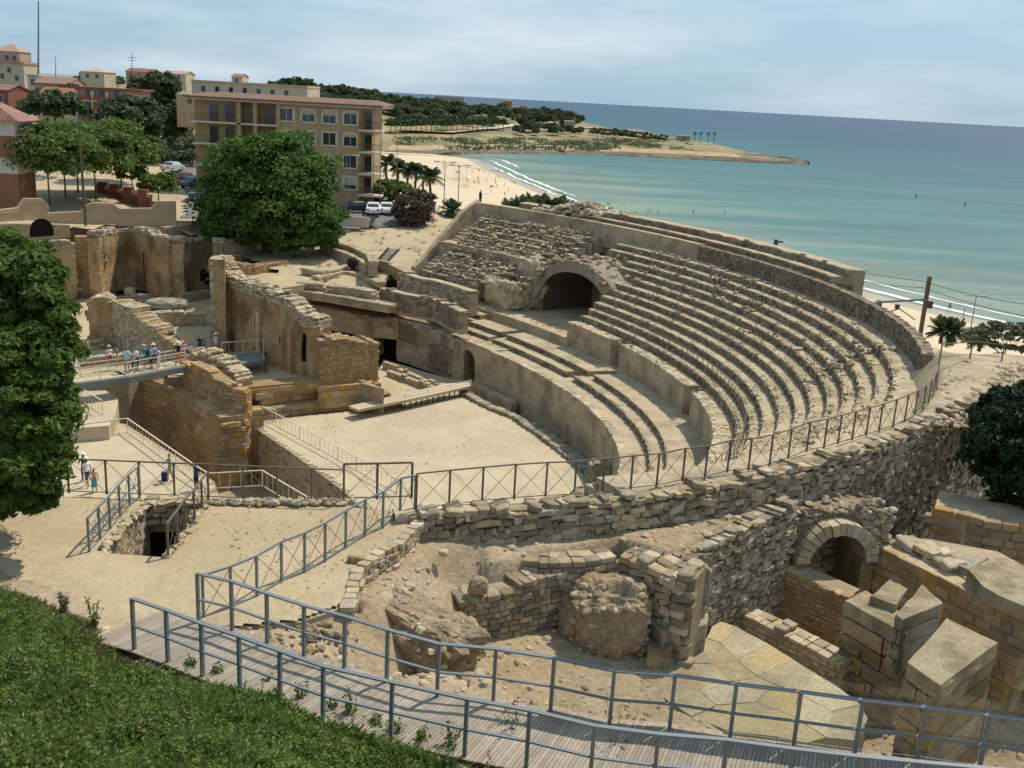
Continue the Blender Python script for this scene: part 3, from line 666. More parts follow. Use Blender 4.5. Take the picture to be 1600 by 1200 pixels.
ex([(740,1020,10.6),(800,1030,10.45),(870,1030,10.3),(830,1060,10.35),(930,1035,10.0),(980,1030,9.8),(1000,1060,9.8),(940,1090,9.9),(800,1090,10.4),(1060,1100,9.5),(700,1085,10.9),(680,1075,11.0),(650,1075,11.2)])
LOW=[tuple(W(x,y,z)[:2]) for x,y,z in((722,921,11.75),(780,908,11.8),(830,890,11.9),(890,876,11.95),(966,850,12.2),(1040,876,12.2),(1075,866,12.2),(1110,846,12.2),(1160,820,12.2),(1246,774,12.3))]+[EL(t,16.9) for t in np.arange(-.16,.4,.04)]+[(60,60),(60,0),(10,5)]+[tuple(W(x,y,z)[:2]) for x,y,z in((740,1130,10.8),(650,1090,11.3),(590,1060,11.9),(600,1010,12),(690,985,11.6))]
EXH=[e for e in EX if e[2]>=11.5]; EXL=[e for e in EX if e[2]<11.45]
def seg_dist(X,Y,poly):
    D=np.full(X.shape,1e9); n=len(poly)
    for i in range(n):
        ax,ay=poly[i];bx,by=poly[(i+1)%n]; L2=(bx-ax)**2+(by-ay)**2+1e-9; t=np.clip(((X-ax)*(bx-ax)+(Y-ay)*(by-ay))/L2,0,1)
        D=np.minimum(D,(X-ax-t*(bx-ax))**2+(Y-ay-t*(by-ay))**2)
    return np.sqrt(D)
def exz(X,Y):
    sd=seg_dist(X,Y,LOW)*np.where(inpoly_np(X,Y,LOW),1,-1); w=np.clip(.5+sd/np.where(X<-.5,1.8,.4),0,1)
    return idw(X,Y,EXH,3.,.35)*(1-w)+idw(X,Y,EXL,3.,.35)*w+lattice((X,Y),1.1,21)*.06+lattice((X,Y),5.,22)*.02
def exm(X,Y): return ~inpoly_np(X,Y,PL)
EXP=[tuple(W(600,799,13)[:2])]+[EL(t,19.3) for t in np.arange(-.50,.36,.04)]+[(30,44),(40,20),(24,9),(2,13.5),(-9,14),(-9,20)]+poly_px([(400,930),(500,900),(560,850)],PZ)
mb=gridmesh(np.arange(-9,40,.13),np.arange(9,46,.13),lambda X,Y:np.where(inpoly_np(X,Y,PL),np.minimum(exz(X,Y),12.99),exz(X,Y)),lambda X,Y:inpoly_np(X,Y,EXP)); structure('excavation_ground',mb,'dirt',True)
# stones lying about the excavation
def exh(x,y): return float(exz(np.array([x]),np.array([y]))[0])
pts=[]
while len(pts)<5200:
    x=RS.uniform(-6,24);y=RS.uniform(14,38)
    if not inpoly(x,y,EXP): continue
    d=.5+fbm(x*.5,y*.5,4,3)*1.6
    if RS.uniform()>d: continue
    pts.append((x,y))
X=np.array([p[0] for p in pts]);Y=np.array([p[1] for p in pts]);Z=exz(X,Y)
mb=scatter_rocks(np.c_[X,Y,Z+.005],.012,.085,rng); tag(mb.build('gravel','rubble_pale'),kind='stuff')
k=RS.choice(len(X),620,False); tag(scatter_rocks(np.c_[X,Y,Z+.01][k],.05,.17,rng).build('rubble_scatter','rubble'),kind='stuff')
pts=[]
while len(pts)<2600:
    x=RS.uniform(-26,2);y=RS.uniform(15,26)
    if inpoly(x,y,PL) and not inpoly(x,y,PIT) and fbm(x*.6,y*.6,8,3)+RS.uniform(-.3,.3)>0: pts.append((x,y,PZ+.06))
tag(scatter_rocks(pts,.008,.035,rng).build('pebbles','rubble_pale'),kind='stuff')
pts=[]
while len(pts)<700:
    x=RS.uniform(-22,10);y=RS.uniform(50,86)
    if inpoly(x,y,AP) and fbm(x*.25,y*.25,8,3)+RS.uniform(-.3,.3)>.05: pts.append((x,y,.05))
tag(scatter_rocks(pts,.012,.045,rng).build('arena_pebbles','rubble'),kind='stuff')
# grass bank by the camera
GB=[]
def gb(l):
    for x,y,z in l: w=W(x,y,z); GB.append((w[0],w[1],z))
gb([(215,1022,13.1),(260,1050,13.3),(314,1062,13.38),(373,1078,13.42),(437,1100,13.42),(505,1132,13.42),(613,1163,13.40),(700,1192,13.4),(760,1208,13.3)])
gb([(0,905,13.15),(60,925,13.2),(130,955,13.2),(200,1010,13.15),
    (0,960,13.7),(100,1000,13.8),(200,1070,13.9),(0,1050,14.6),(100,1100,14.8),(200,1150,14.9),(300,1130,14.2),(400,1150,14.0),(500,1180,13.7),(600,1200,13.5),(0,1200,16),(200,1250,16),(400,1250,15.2),(600,1280,14.5),(300,1200,15.2),(1000,1500,15),(0,1600,19),(600,1600,18)])
GB+=[(0,-3,21.5),(-5,-3,21.5),(6,-3,21.5),(12,6,13),(-20,3,20),(-30,10,17),(-30,17,14),(8,10,12),(20,8,10)]
def gz(X,Y): return idw(X,Y,GB,3.5)+lattice((X,Y),.9,31)*.05
GP=poly_px([(-600,860),(0,900),(60,920),(130,948),(160,985),(205,1018),(245,1052),(300,1072),(390,1082),(480,1110),(560,1140),(720,1200),(830,1260)],13)+[(14,9),(22,-4),(-32,-4),(-40,14)]
mb=gridmesh(np.arange(-34,22,.25),np.arange(-4,22,.25),gz,lambda X,Y:inpoly_np(X,Y,grow(GP,.02))); structure('grass_bank',mb,'dirt',True)

# ============================================================ CAVEA
NT=1.0
def ring(mb,t0,t1,o0,o1,z0,z1,dt=.012,rag=0.,seed=0,tilt=0.):
    """solid curved step from offset o0 (inner face) to o1"""
    n=max(3,int((t1-t0)/dt)); rows=[]
    for t in np.linspace(t0,t1,n):
        a=EL(t,o0+rag*.5*fbm(t*60,seed,1,3));b=EL(t,o1); dz=rag*fbm(t*50,seed,2,3)
        m_=EL(t,(o0+o1)/2)
        rows.append([(a[0],a[1],z0),(a[0],a[1],z1+dz),(m_[0],m_[1],z1+tilt/2+rag*.6*fbm(t*40,seed,5,3)),(b[0],b[1],z1+tilt),(b[0],b[1],z0)])
    mb.loft(rows,closed=True); k=len(rows[0]); N=len(rows)
    mb.f.append(tuple(mb.n-k*N+i for i in range(k))[::-1]); mb.mi.append(0); mb.f.append(tuple(mb.n-k+i for i in range(k))); mb.mi.append(0)
def elpath(t0,t1,off,z0,z1,dt=.02):
    n=max(2,int((t1-t0)/dt)); return [(*EL(t,off),z0,z1) for t in np.linspace(t0,t1,n)]
def inward(t): 
    a=EL(t,0);b=EL(t,1); return (b[0]-a[0],b[1]-a[1])
VL,VR=1.41,1.18      # passage between the seat blocks
LEFT=1.655
seating=thing('seating_tiers','large curved bank of weathered stone seat tiers rising around the sandy arena','seating',(*EL(.8,8),4.2))
OFF=[1.77,2.75,5.26,6.47,7.17,7.83,8.63,9.44,10.14,10.95,11.7,12.41,13.17,13.88,15.08]
ZT=[3.75,4.2,6.3,6.8,7.3,7.8,8.3,8.8,9.3,9.8,10.3,10.8,11.3,11.8,11.8]
# podium walkway tread
def treadrow(o0,o1,zb,zt,iv,seed,rag=.06,stone=True,h=.17,l=.34,mat_='riser',indiv=0,miss=.04,lab=None,name='seat_row',style='block',rg=.12,tilt=.08):
    mb=MB()
    for a,b in iv: ring(mb,a,b,o0+.05,o1+.35,zb-.9,zt,rag=rag,seed=seed,tilt=tilt)
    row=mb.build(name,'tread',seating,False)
    if stone:
        lst=[]; rr=random.Random(seed)
        for a,b in iv:
            P=Path(elpath(a,b,o0,zb-.05,zt-.02),behind=inward((a+b)/2))
            lst+=stones_on(P,h,l,.30,rg,rr,style,proud=.05,missing=miss,topback=None)
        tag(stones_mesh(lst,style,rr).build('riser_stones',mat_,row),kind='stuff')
    return row
T0=-.30
treadrow(0.1,1.85,0.3,3.3,[(-.30,1.245),(1.355,1.42)],1,rag=.03,stone=False,name='podium_walk',tilt=.04)
treadrow(OFF[0],OFF[1],3.3,3.75,[(-.3,.985),(1.02,1.30),(1.315,1.70)],2)
treadrow(4.0,5.4,4.2,4.65,[(1.42,1.695)],5)
treadrow(OFF[1],OFF[2],3.75,4.2,[(-.3,.955),(.98,1.29),(1.31,1.70)],3)
# broad middle passage floor goes on into the vaulted passage
mb=MB(); ring(mb,-.3,1.72,OFF[2]-.2,7.0,2.5,4.22,rag=.03,seed=8); ring(mb,VR-.02,VL+.12,5.0,16.,3.0,5.0,rag=.05,seed=9); mb.build('passage_floor','tread',seating)
for k in range(3,len(OFF)-1):
    zb=ZT[k-1]; z=ZT[k]
    iv=[(T0 if k>5 else -.3,1.17+ (.006*(k-3) if k<9 else .0))]
    if k>=10: iv=[(T0,1.235 if k<12 else 1.30)]
    lv=[(max(1.43,1.50-.012*(k-3)) if k<10 else 1.36,LEFT)]
    broken=.10 if k>9 else .03
    treadrow(OFF[k],OFF[k+1],zb,z,iv,10+k,rag=.07 if k<9 else .11,miss=broken,rg=.10 if k<9 else .17)
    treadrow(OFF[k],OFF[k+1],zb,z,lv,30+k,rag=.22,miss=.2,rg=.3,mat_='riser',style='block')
mb=MB();  ring(mb,1.39,1.69,9.8,15.4,5,9.4,rag=.25,seed=45) 
# solid fill under the tiers
for k in range(3,len(OFF)-1):
    pass
mb.build('rubble_fill','tread',seating)
# middle wall with plastered face (three lengths, gaps between)
for i,(a,b) in enumerate([(-.30,.655),(.70,.985),(1.02,1.172)]):
    o=OFF[2] 
    mb=MB(); ring(mb,a,b,o,OFF[3]+.3,3.6,6.3,rag=.02,seed=60+i); 
    w_=mb.build('middle_wall','podium',seating)
    P=Path(elpath(a,b,o,3.9,6.34),behind=inward((a+b)/2)); rr=random.Random(80+i)
    lst=[s for s in stones_on(P,.22,.5,.5,.06,rr,'block',topback=1.0) if s[0][2]>6.1]
    tag(stones_mesh(lst,'block',rr).build('coping_stones','rubble_pale',w_),kind='stuff')
for a,b in ((.655,.70),(.985,1.02)):
    mb=MB(); ring(mb,a,b,OFF[2]+1.3,OFF[3]+.5,3.6,6.25,rag=.02,seed=66); mb.build('wall_recess','ochre',seating)
# podium wall
def plainring(name,t0,t1,o0,o1,z0,z1,m,rag=.02,parent=None,seed=0):
    mb=MB(); ring(mb,t0,t1,o0,o1,z0,z1,rag=rag,seed=seed); return mb.build(name,m,parent)
pw=thing('podium_wall','tall pale plastered podium wall curving along the arena trench, with an arched doorway at its end','wall',(*EL(.8,0),-1.6))
plainring('wall_face',-.35,1.235,0,.6,-2.,3.3,'podium',.03,pw)
P=Path(elpath(-.3,1.235,0,0,3.38),behind=inward(.8)); rr=random.Random(3)
lst=[s for s in stones_on(P,.2,.6,.5,.04,rr,'block') if s[0][2]>3.2]; tag(stones_mesh(lst,'block',rr).build('coping_stones','rubble_pale',pw),kind='stuff')
def archblock(mb,t0,t1,o0,o1,z0,z1,ta,tb,zs,floor,seg=12):
    """wall with an arched hole between ta..tb, springing zs; opening runs through to o1"""
    ring(mb,t0,ta,o0,o1,z0,z1); ring(mb,tb,t1,o0,o1,z0,z1)
    R=math.dist(EL(ta,o0),EL(tb,o0))/2
    for i in range(seg):
        a0=math.pi*(i/seg);a1=math.pi*((i+1)/seg)
        tt0=(ta+tb)/2+(ta-tb)/2*math.cos(a0);tt1=(ta+tb)/2+(ta-tb)/2*math.cos(a1)
        h0=zs+R*math.sin(a0);h1=zs+R*math.sin(a1)
        Pn=[]
        for t,h in((tt0,h0),(tt1,h1)):
            for o in(o0,o1):
                e_=EL(t,o); Pn+= [(e_[0],e_[1],h),(e_[0],e_[1],z1)]
        mb.add(Pn,[(0,4,5,1),(2,3,7,6),(0,2,6,4),(1,5,7,3)])
mb=MB(); archblock(mb,1.236,1.385,.02,2.2,-.2,3.42,1.296,1.352,1.5,0); mb.build('arched_doorway','podium',pw)
mb=MB(); ring(mb,1.29,1.36,2.21,2.6,-.2,3.3); mb.build('doorway_back','opening_shade',pw)  # near-black plate, the doorway's inner shade put into its colour
pl=thing('left_podium_wall','rough rubble podium wall left of the arched doorway, pierced by a wide dark arch','wall',(*EL(1.55,0),0))
LP=[np.array(W(x,y,3.35)[:2]) for x,y in((555,493),(583,497),(622,501),(672,516),(703,527),(726,533))]
core_body(Path([(*p,-.2,3.3) for p in LP[2:]]),2.2,lower=0,inset=0).build('wall_face','podium',pl)
core_body(Path([(*p,-.2,3.3) for p in LP[:2]]),2.2,lower=0,inset=0).build('wall_face','podium',pl)
mb=MB(); L23=np.linalg.norm(LP[2]-LP[1]); t_,n_=arch_segment(mb,LP[1],LP[2],-.2,3.3,.12,L23-.1,1.55,2.2); mb.build('arch_wall','podium',pl)
mb=MB(); q=[LP[1]-t_*.3+n_*2.21,LP[2]+t_*.3+n_*2.21,LP[2]+t_*.3+n_*2.6,LP[1]-t_*.3+n_*2.6]; mb.prism([tuple(v) for v in q],-.2,3.3); mb.build('arch_back','opening_shade',pl)  # black plate behind the arch painting its depth of shade
q=[LP[i] for i in range(6)]+[np.array(EL(1.40,1.7)),np.array(EL(1.5,1.9)),np.array(EL(1.66,1.9)),np.array(W(609,480,3.4)[:2]),np.array(W(515,466,3.4)[:2]),np.array(W(440,456,3.4)[:2]),np.array(W(470,478,3.4)[:2])]
mb=MB(); mb.prism([tuple(v) for v in q],1.5,[3.34]*9+[4.4,4.45,4.4,3.8]); mb.build('wall_top','tread',pl)
wall('rubble_facing',None,None,[(*(p+np.array([0,-.35])),-.1,2.3) for p in (LP[3],(LP[3]+LP[4])/2,LP[4])],thick=.5,mat_='riser',core='podium',h=.2,l=.35,parent=pl,ragged=.12,proud=.02)
P=Path([(*p,3.15,3.5) for p in LP]); rr=random.Random(6); lst=stones_on(P,.2,.5,.5,.12,rr,'block'); tag(stones_mesh(lst,'block',rr).build('coping_stones','rubble',pl),kind='stuff')
# dark stone faces of the trench sides
# outer wall of the tiers and the rows behind it
ow=thing('outer_ring_wall','rubble parapet wall curving round the top of the seat tiers','wall',(*EL(.9,15.3),11.8))
plainring('wall_band',1.12,1.685,15.08,15.7,11,13.15,'podium',.03,ow)
NWs=wall('wall_band',None,None,elpath(.33,1.12,15.08,11.8,13.12),thick=.55,h=.16,l=.24,ragged=.05,mat_='riser',core='mortar',parent=ow,behind=inward(.9),depth=.3)
def backrow(a,b,o,zb,zt,lab,rag=.15):
    r_=thing('seat_bank',lab,'stone terrace',(*EL((a+b)/2,o),zb))
    mb=MB(); ring(mb,a,b,o+.1,o+1.3,zb-3,zt,rag=rag,seed=o); mb.build('terrace_top','tread',r_)
    wall('row_face',None,None,elpath(a,b,o,zb,zt),thick=.4,h=.22,l=.36,ragged=rag,mat_='riser',core='mortar',parent=r_,behind=inward((a+b)/2),depth=.3)
backrow(.80,1.44,16.0,13.0,13.45,'lower of the two narrow stone rows on top of the outer parapet',.12)
backrow(.80,1.40,17.0,13.45,13.95,'topmost dark stone row against the sea behind the outer parapet',.2)
backrow(1.42,1.60,16.6,12.9,13.6,'ruined row of stones at the far left top of the tiers',.5)
mb=MB(); ring(mb,.80,1.66,15.5,17.6,2,12.95,rag=.1,seed=77); structure('ring_ground',mb,'tread')
# boundary wall and stairs at the left end of the tiers
bw=[]
for o,z in ((6.5,7.0),(8,7.9),(11,10.2),(14,12.4),(16.2,13.3)): bw.append((*EL(1.69,o),z-2.6,z))
wall('stair_wall','long sloping parapet wall closing the far left end of the seat tiers','wall',bw,thick=.6,mat_='rubble_pale',core='podium',ragged=.0,behind=(-1,1),stones=False,corelower=0)
st=thing('stone_stairs','narrow flight of stone steps climbing beside the sloping parapet wall','steps',(*EL(1.665,8),6.5))
for i in range(17):
    o=7.0+i*.5; z=6.75+i*.31
    mb=MB(); ring(mb,1.652,1.685,o,o+.62,z-1.5,z,rag=.04,seed=i,dt=.008); mb.build('step','rubble_pale',st)
# crest of the near ring (sandy path on top of the rubble wall)
def fo(t): return float(np.interp(t,[-.56,-.482,-.381,-.278,-.211,.042,.30,.40],[20.2,19.64,19.01,18.27,17.75,16.79,16.0,15.8]))
def fw(t): return fo(t)+float(np.interp(t,[-.5,-.21,.008,.118,.247,.4],[.45,.6,.85,1.5,3.0,4.2]))
mb=MB(); n=90; rows=[]
for t in np.linspace(-.495,.34,n):
    a=fo(t); b=fw(t)
    ps=[(a-2.2,4.0),(a-1.5,min(12.6,11.3) if t>-.28 else 9),(a-.28,12.95),(a-.1,13.22),((a+b)/2,13.27),(b-.14,13.12),(b-.22,12.9),(b-.22,6.5)]
    rows.append([(*EL(t,o+.12*fbm(t*30,o,1,2)),z+.06*fbm(t*40,o,2,3)) for o,z in ps])
mb.loft(rows[::-1]); structure('ring_path',mb,'tread',True)
# ============================================================ RUINS
def tpath(pts,zt,zb):
    out=[]
    for p in pts:
        z=p[2] if len(p)>2 else zt; w=W(p[0],p[1],z); out.append((w[0],w[1],zb if np.isscalar(zb) else zb[len(out)],z))
    return out
# --- ring wall facing the excavation
rp=[]
for t in np.arange(-.487,.345,.02):
    x,y=EL(t,fw(t)); e=exh(x+.0,y-.3) if t<-.36 else 8.0
    rp.append((x,y,e-.3,13.33-.25*max(0,(t-.05))*2))
ringw=wall('ring_wall','long rough rubble retaining wall sweeping from the fence corner up to the right edge','wall',rp,thick=.5,h=.19,l=.27,depth=.3,ragged=.14,style='rubble',indiv=300,proud=.05,core='mortar',topback=True)
# --- rubble bank and its faced wall left of the arch
bank=wall('rubble_bank','high rubble-faced terrace wall curving round just left of the stone arch','wall',
   tpath([(1000,862,12.25),(1050,872,12.2),(1110,852,12.2),(1160,826,12.25),(1205,803,12.3),(1246,782,12.35)],12.2,8.0),thick=1.5,h=.17,l=.26,depth=.3,ragged=.12,style='rubble',indiv=150,proud=.04)
mb=MB(); bp=[tuple(W(x,y,12.2)[:2]) for x,y in[(1005,860),(1050,869),(1110,849),(1160,823),(1205,800),(1246,780)]]+[EL(t,fw(t)+.02) for t in np.linspace(-.17,-.35,10)]
mb.prism(bp,11,12.12); structure('bank_top',mb,'dirt')
bx=np.array([b[0] for b in bp]);by=np.array([b[1] for b in bp]); pts=[]
while len(pts)<700:
    x=RS.uniform(bx.min(),bx.max());y=RS.uniform(by.min(),by.max())
    if inpoly(x,y,bp): pts.append((x,y,12.13))
tag(scatter_rocks(pts,.04,.16,rng).build('loose_rubble','rubble_pale'),kind='stuff')
# --- small walls in the excavation
wall('low_wall','thin low ruined wall ledge on the dirt slope below the ring wall','wall',tpath([(820,872),(870,876),(920,873),(966,866)],12.25,11.2),thick=.55,h=.2,l=.35,ragged=.12,mat_='rubble',style='block',indiv=40)
wall('ruined_wall','short shaded rubble wall running from the low ledge toward the broken slabs','wall',tpath([(966,867),(1000,880),(1040,893),(1086,905)],12.2,8.6),thick=1.0,h=.2,l=.3,ragged=.35,mat_='rubble',style='rubble',indiv=80)
wall('ruined_wall','sloping brown rubble wall left of the big boulder-like masonry lump','wall',tpath([(722,938,11.75),(780,925,11.8),(830,908,11.9),(905,886,11.95)],11.8,10.2),thick=.9,h=.17,l=.26,ragged=.2,mat_='rubble',style='block',indiv=120,core='ochre_core')
mb=MB(); q=[tuple(W(x,y,11.85)[:2]) for x,y in[(726,929),(782,916),(832,899),(887,884)]]; 
mb.prism(q+[tuple(W(x,y,11.85)[:2]) for x,y in[(960,882),(900,880),(820,880),(720,900)]],9,11.72); structure('slope_ground',mb,'dirt')
def rock(name,label,cat,px,z,r,seed,m='rock',rot=0.,amp=.3,sub=4,studs=0,**k):
    w=W(px[0],px[1],z); mb=rockmesh((w[0],w[1],w[2]),r,seed,sub,amp,rot=rot,**k); V_=np.concatenate(mb.v); o=mb.build(name,m,None,False)
    if studs:
        k_=RS.choice(len(V_),studs); k_=k_[V_[k_,2]>w[2]-r[2]*.75]; mb=scatter_rocks(V_[k_]*.97+np.array(w)*.03,.05,.17,rng); tag(mb.build('embedded_stones','rubble',o),kind='stuff')
    return tag(o,label,cat)
rock('masonry_lump','large weathered lump of fallen masonry standing between rubble wall and slabs','ruin',(945,965),10.7,(1.2,1.0,1.2),3,rot=.2,amp=.34,sub=5,studs=330)
rock('masonry_lump','long tilted lump of fallen masonry lying behind the boardwalk rail','ruin',(648,985),11.75,(1.75,.85,.72),8,rot=-.75,amp=.38,sub=5,studs=240)
rock('masonry_lump','broken end of the short shaded rubble wall above the tumbled blocks','ruin',(1072,915),11.2,(.55,.6,.95),13,m='rubble',amp=.4,sub=4,studs=120)
rock('boulder','small brown boulder sitting above the left end of the sloping wall','rock',(748,915),12.0,(.26,.22,.24),5,sub=3)
rock('boulder','pale flat boulder lying on bare dirt near the curb','rock',(693,864),12.65,(.13,.12,.10),15,sub=2,m='rubble_pale')
rock('boulder','orange broken stone at the bend of the curb','rock',(556,875),13.1,(.22,.12,.12),17,sub=2,m='ochre_block')
rock('boulder','white slab stone beside the boardwalk below the tilted masonry lump','rock',(690,1078),10.9,(.45,.2,.1),27,sub=2,m='rubble_pale',rot=-.5)
rock('boulder','rounded stone lump at the bottom end of the curb','rock',(557,945),12.7,(.2,.2,.25),28,sub=2,m='rock')
# curb along the path
wall('stone_curb','low curb of small stones bending from the fence corner down the path edge','curb',tpath([(680,800),(655,822),(625,851),(595,868),(573,884),(562,910),(553,945)],13.12,12.5),thick=.3,h=.16,l=.3,depth=.3,ragged=.06,mat_='rubble_pale',style='block',indiv=60,core='tread',topback=True)
# big pale slabs fallen flat
def slab(px,z,thk,m,parent,rag=.06,name='slab',tilt=(0,0)):
    P=[W(x,y,z+(p[0] if p else 0))[:2] for (x,y),p in [((q[0],q[1]),(q[2:] or None)) for q in px]]; Z=[z+(q[2] if len(q)>2 else 0) for q in px]
    return rough_prism([tuple(p) for p in P],z-thk,z,rag*(.16 if name=='slab' else .5),3,px[0][0],top=list(Z)).build(name,m,parent)
PAV=1
sl=thing('fallen_pavement','huge fallen pavement of pale yellow slabs with a ragged edge behind the rail','ruin',tuple(W(1180,1060,9.3)),None)
for q in [[(1118,968),(1152,980),(1128,1004),(1105,996)],[(1153,981),(1200,1006),(1150,1030),(1129,1005)],[(1201,1007),(1238,1030),(1185,1056),(1151,1031)],[(1239,1031),(1275,1053),(1248,1082),(1206,1066),(1186,1057)],[(1276,1054),(1310,1074),(1343,1100),(1300,1110),(1249,1083)],[(1104,997),(1128,1006),(1110,1036),(1062,1034)],[(1129,1007),(1150,1032),(1184,1058),(1140,1064),(1111,1037)],[(1061,1036),(1110,1038),(1139,1065),(1095,1080),(1040,1058)],[(1140,1066),(1185,1059),(1205,1068),(1180,1096),(1120,1100),(1097,1081)],[(1207,1069),(1247,1084),(1240,1118),(1182,1097)],[(1249,1085),(1300,1112),(1290,1150),(1241,1119)],[(1040,1060),(1094,1082),(1118,1101),(1080,1118),(1038,1090)],[(1120,1102),(1180,1098),(1238,1119),(1215,1150),(1140,1142),(1100,1125)],[(1301,1112),(1343,1102),(1355,1122),(1340,1156),(1291,1151)],[(1216,1151),(1240,1120),(1289,1152),(1260,1160)]]:
    _c=np.mean(np.array(q,float),0); q=[tuple(_c+(np.array(v)-_c)*1.03) for v in q]
    slab(q,9.55+RS.uniform(-.012,.012),1.1,'yellow_slab',sl)
bl=thing('fallen_blocks','group of tumbled grey-yellow blocks between the masonry lump and the pale slabs','ruin',tuple(W(1060,990,9.5)))
slab([(1010,968),(1060,945),(1085,952),(1062,972),(1035,990)],10.7,1.8,'grey_stone',bl,name='block'); slab([(1062,973),(1088,950),(1108,958),(1105,975),(1060,990)],10.4,1.6,'grey_stone',bl,name='block'); slab([(1008,992),(1036,992),(1060,990),(1050,1012),(1012,1020)],10.3,1.6,'ochre_block',bl,name='block')
slab([(1065,915),(1092,910),(1105,935),(1085,945),(1062,938)],11.0,2.2,'rock',bl,name='block')
# retaining strip right of the slabs
wall('low_wall','long low sloping wall with a rubble top beside the pale slabs','wall',tpath([(1117,938),(1180,966),(1250,1000),(1318,1035)],9.35,8.0),thick=.8,h=.16,l=.3,ragged=.06,mat_='rubble_pale',style='block',indiv=60,core='tread')
# corridor walls
wall('corridor_wall','sunlit-topped stone wall on the left side of the passage to the arch','wall',tpath([(1216,884,10.1),(1270,908,10.05),(1323,932,10.0)],10,7.9),thick=.85,h=.15,l=.30,ragged=.05,mat_='ochre',style='block',indiv=110,core='tread',corelower=.03,topback=False)
wall('corridor_wall','long shaded wall with a flat sandy top on the right side of the passage to the arch','wall',tpath([(1346,842,10.7),(1400,868,10.7),(1470,903,10.7),(1530,934,10.7),(1605,972,10.7)],10.7,7.4),thick=.8,h=.3,l=.55,ragged=.03,mat_='ochre',style='ashlar',indiv=90,core='tread',corelower=.0,topback=False,proud=.02)
wall('rubble_edge','heap of loose wall stones along the back of the passage wall','wall',tpath([(1400,838),(1450,862),(1490,885)],11.0,9),thick=.8,h=.22,l=.4,ragged=.3,mat_='rubble_pale',style='rubble',indiv=40)
mb=MB(); mb.prism([tuple(W(x,y,10.9)[:2]) for x,y in[(1375,836),(1480,874),(1530,912),(1640,965),(1700,930),(1560,855),(1450,835)]],7,10.75); structure('upper_ground',mb,'dirt')
wall('upper_wall','reddish shaded stone wall at the right edge above the passage','wall',tpath([(1460,798),(1500,806),(1545,818),(1620,828)],11.3,9.0),thick=2.2,h=.3,l=.5,ragged=.05,mat_='ochre',style='ashlar',indiv=60,core='tread',corelower=0,topback=False)
slabr=thing('pavement_slab','broad grey stone slab at the right edge behind the piers','stone slab',tuple(W(1560,910,11)))
slab([(1512,888),(1560,868),(1620,890),(1660,930),(1620,955),(1560,930),(1535,915)],11.15,.45,'worn_stone',slabr)
wall('block_wall','ochre block wall under the broad grey slab at the right edge','wall',tpath([(1508,893),(1534,921),(1562,937),(1625,962),(1680,985)],10.72,8.4),thick=.8,h=.36,l=.65,mat_='ochre_block',core='ochre_core',style='ashlar',ragged=.03,indiv=40,proud=.03)
slab([(1488,880),(1510,868),(1545,872),(1512,889)],10.98,1.2,'grey_stone',slabr)
# piers of big blocks
def pier(label,polys,zt,zb,ch,m,seed):
    c=W(*polys[0],zt); root=thing('stone_pier',label,'pier',(c[0],c[1],zb))
    P=[np.array(W(x,y,zt)[:2]) for x,y in polys]; cen=np.mean(P,0); R=random.Random(seed); nlev=int((zt-zb)/ch)
    for k in range(nlev):
        z1=zt-k*ch; z0=z1-ch+.012
        j=[cen+(p-cen)*(1+R.uniform(-.015,.03)) for p in P]
        # split the course into blocks along the two long edges
        n=len(j); a,b,c_,d=j[0],j[1],j[2],j[3]
        ns=(2 if k%2 else 3) if k else 1
        cuts=[0]+sorted(R.uniform(.3,.7) if ns==2 else v+R.uniform(-.06,.06) for v in ([] if ns==1 else [.5] if ns==2 else [.33,.67]))+[1]
        for s0,s1 in zip(cuts[:-1],cuts[1:]):
            e=.004
            q=[a+(b-a)*(s0+e),a+(b-a)*(s1-e),d+(c_-d)*(s1-e),d+(c_-d)*(s0+e)]
            q=[v+np.array([R.uniform(-.015,.015),R.uniform(-.015,.015)]) for v in q]
            rough_prism(q,z0,z1,.055,4,seed+k*3.1).build('block',m if k else 'worn_stone',root)
    return root
pier('big weathered block pier nearest the rail at the lower right',[(1417,1035),(1470,1070),(1560,1003),(1478,965)],11.5,7.2,.48,'ochre_block',1)
pier('long ochre block pier joining the passage wall',[(1321,938),(1416,990),(1432,968),(1352,920)],10.9,7.2,.5,'ochre_block',2)
pier('pair of rounded grey blocks stacked on the long pier',[(1398,958),(1412,968),(1475,942),(1440,912)],11.35,9.4,.42,'grey_stone',3)
pier('small grey block beside the pair of rounded blocks',[(1360,930),(1400,945),(1420,918),(1390,905)],11.15,10,.4,'grey_stone',4)
# --- the arch
ac=thing('stone_arch','round arch of cut stones over a dark opening at the foot of the ring wall','arch',tuple(W(1293,900,8.2)))
A0=W(1250,864,10.3)[:2]+np.array([0,-.25]);A1=W(1336,862,10.3)[:2]+np.array([0,-.25]); ax=(A1-A0); ax/=np.linalg.norm(ax); an=np.array([-ax[1],ax[0]]); 
if an[1]<0: an=-an
ri=np.linalg.norm(A1-A0)/2; ac_c=(A0+A1)/2; ro=ri+.42; NV=15
def ap_(r,a,dp,z0=10.3): 
    p=ac_c+ax*(-r*math.cos(a))+an*dp; return (p[0],p[1],z0+r*math.sin(a))
for i in range(NV):
    a0=math.pi*i/NV+.012;a1=math.pi*(i+1)/NV-.012; rr_=ro+RS.uniform(-.03,.04)
    V=[ap_(r,a,d) for d in(-.6+RS.uniform(-.03,.03),.5) for a in(a0,a1) for r in(ri,rr_)]
    mb=MB(); mb.add(V,[(0,2,3,1),(4,5,7,6),(0,1,5,4),(2,6,7,3),(0,4,6,2),(1,3,7,5)]); mb.build('voussoir','tread' if i%3 else 'rubble_pale',ac)
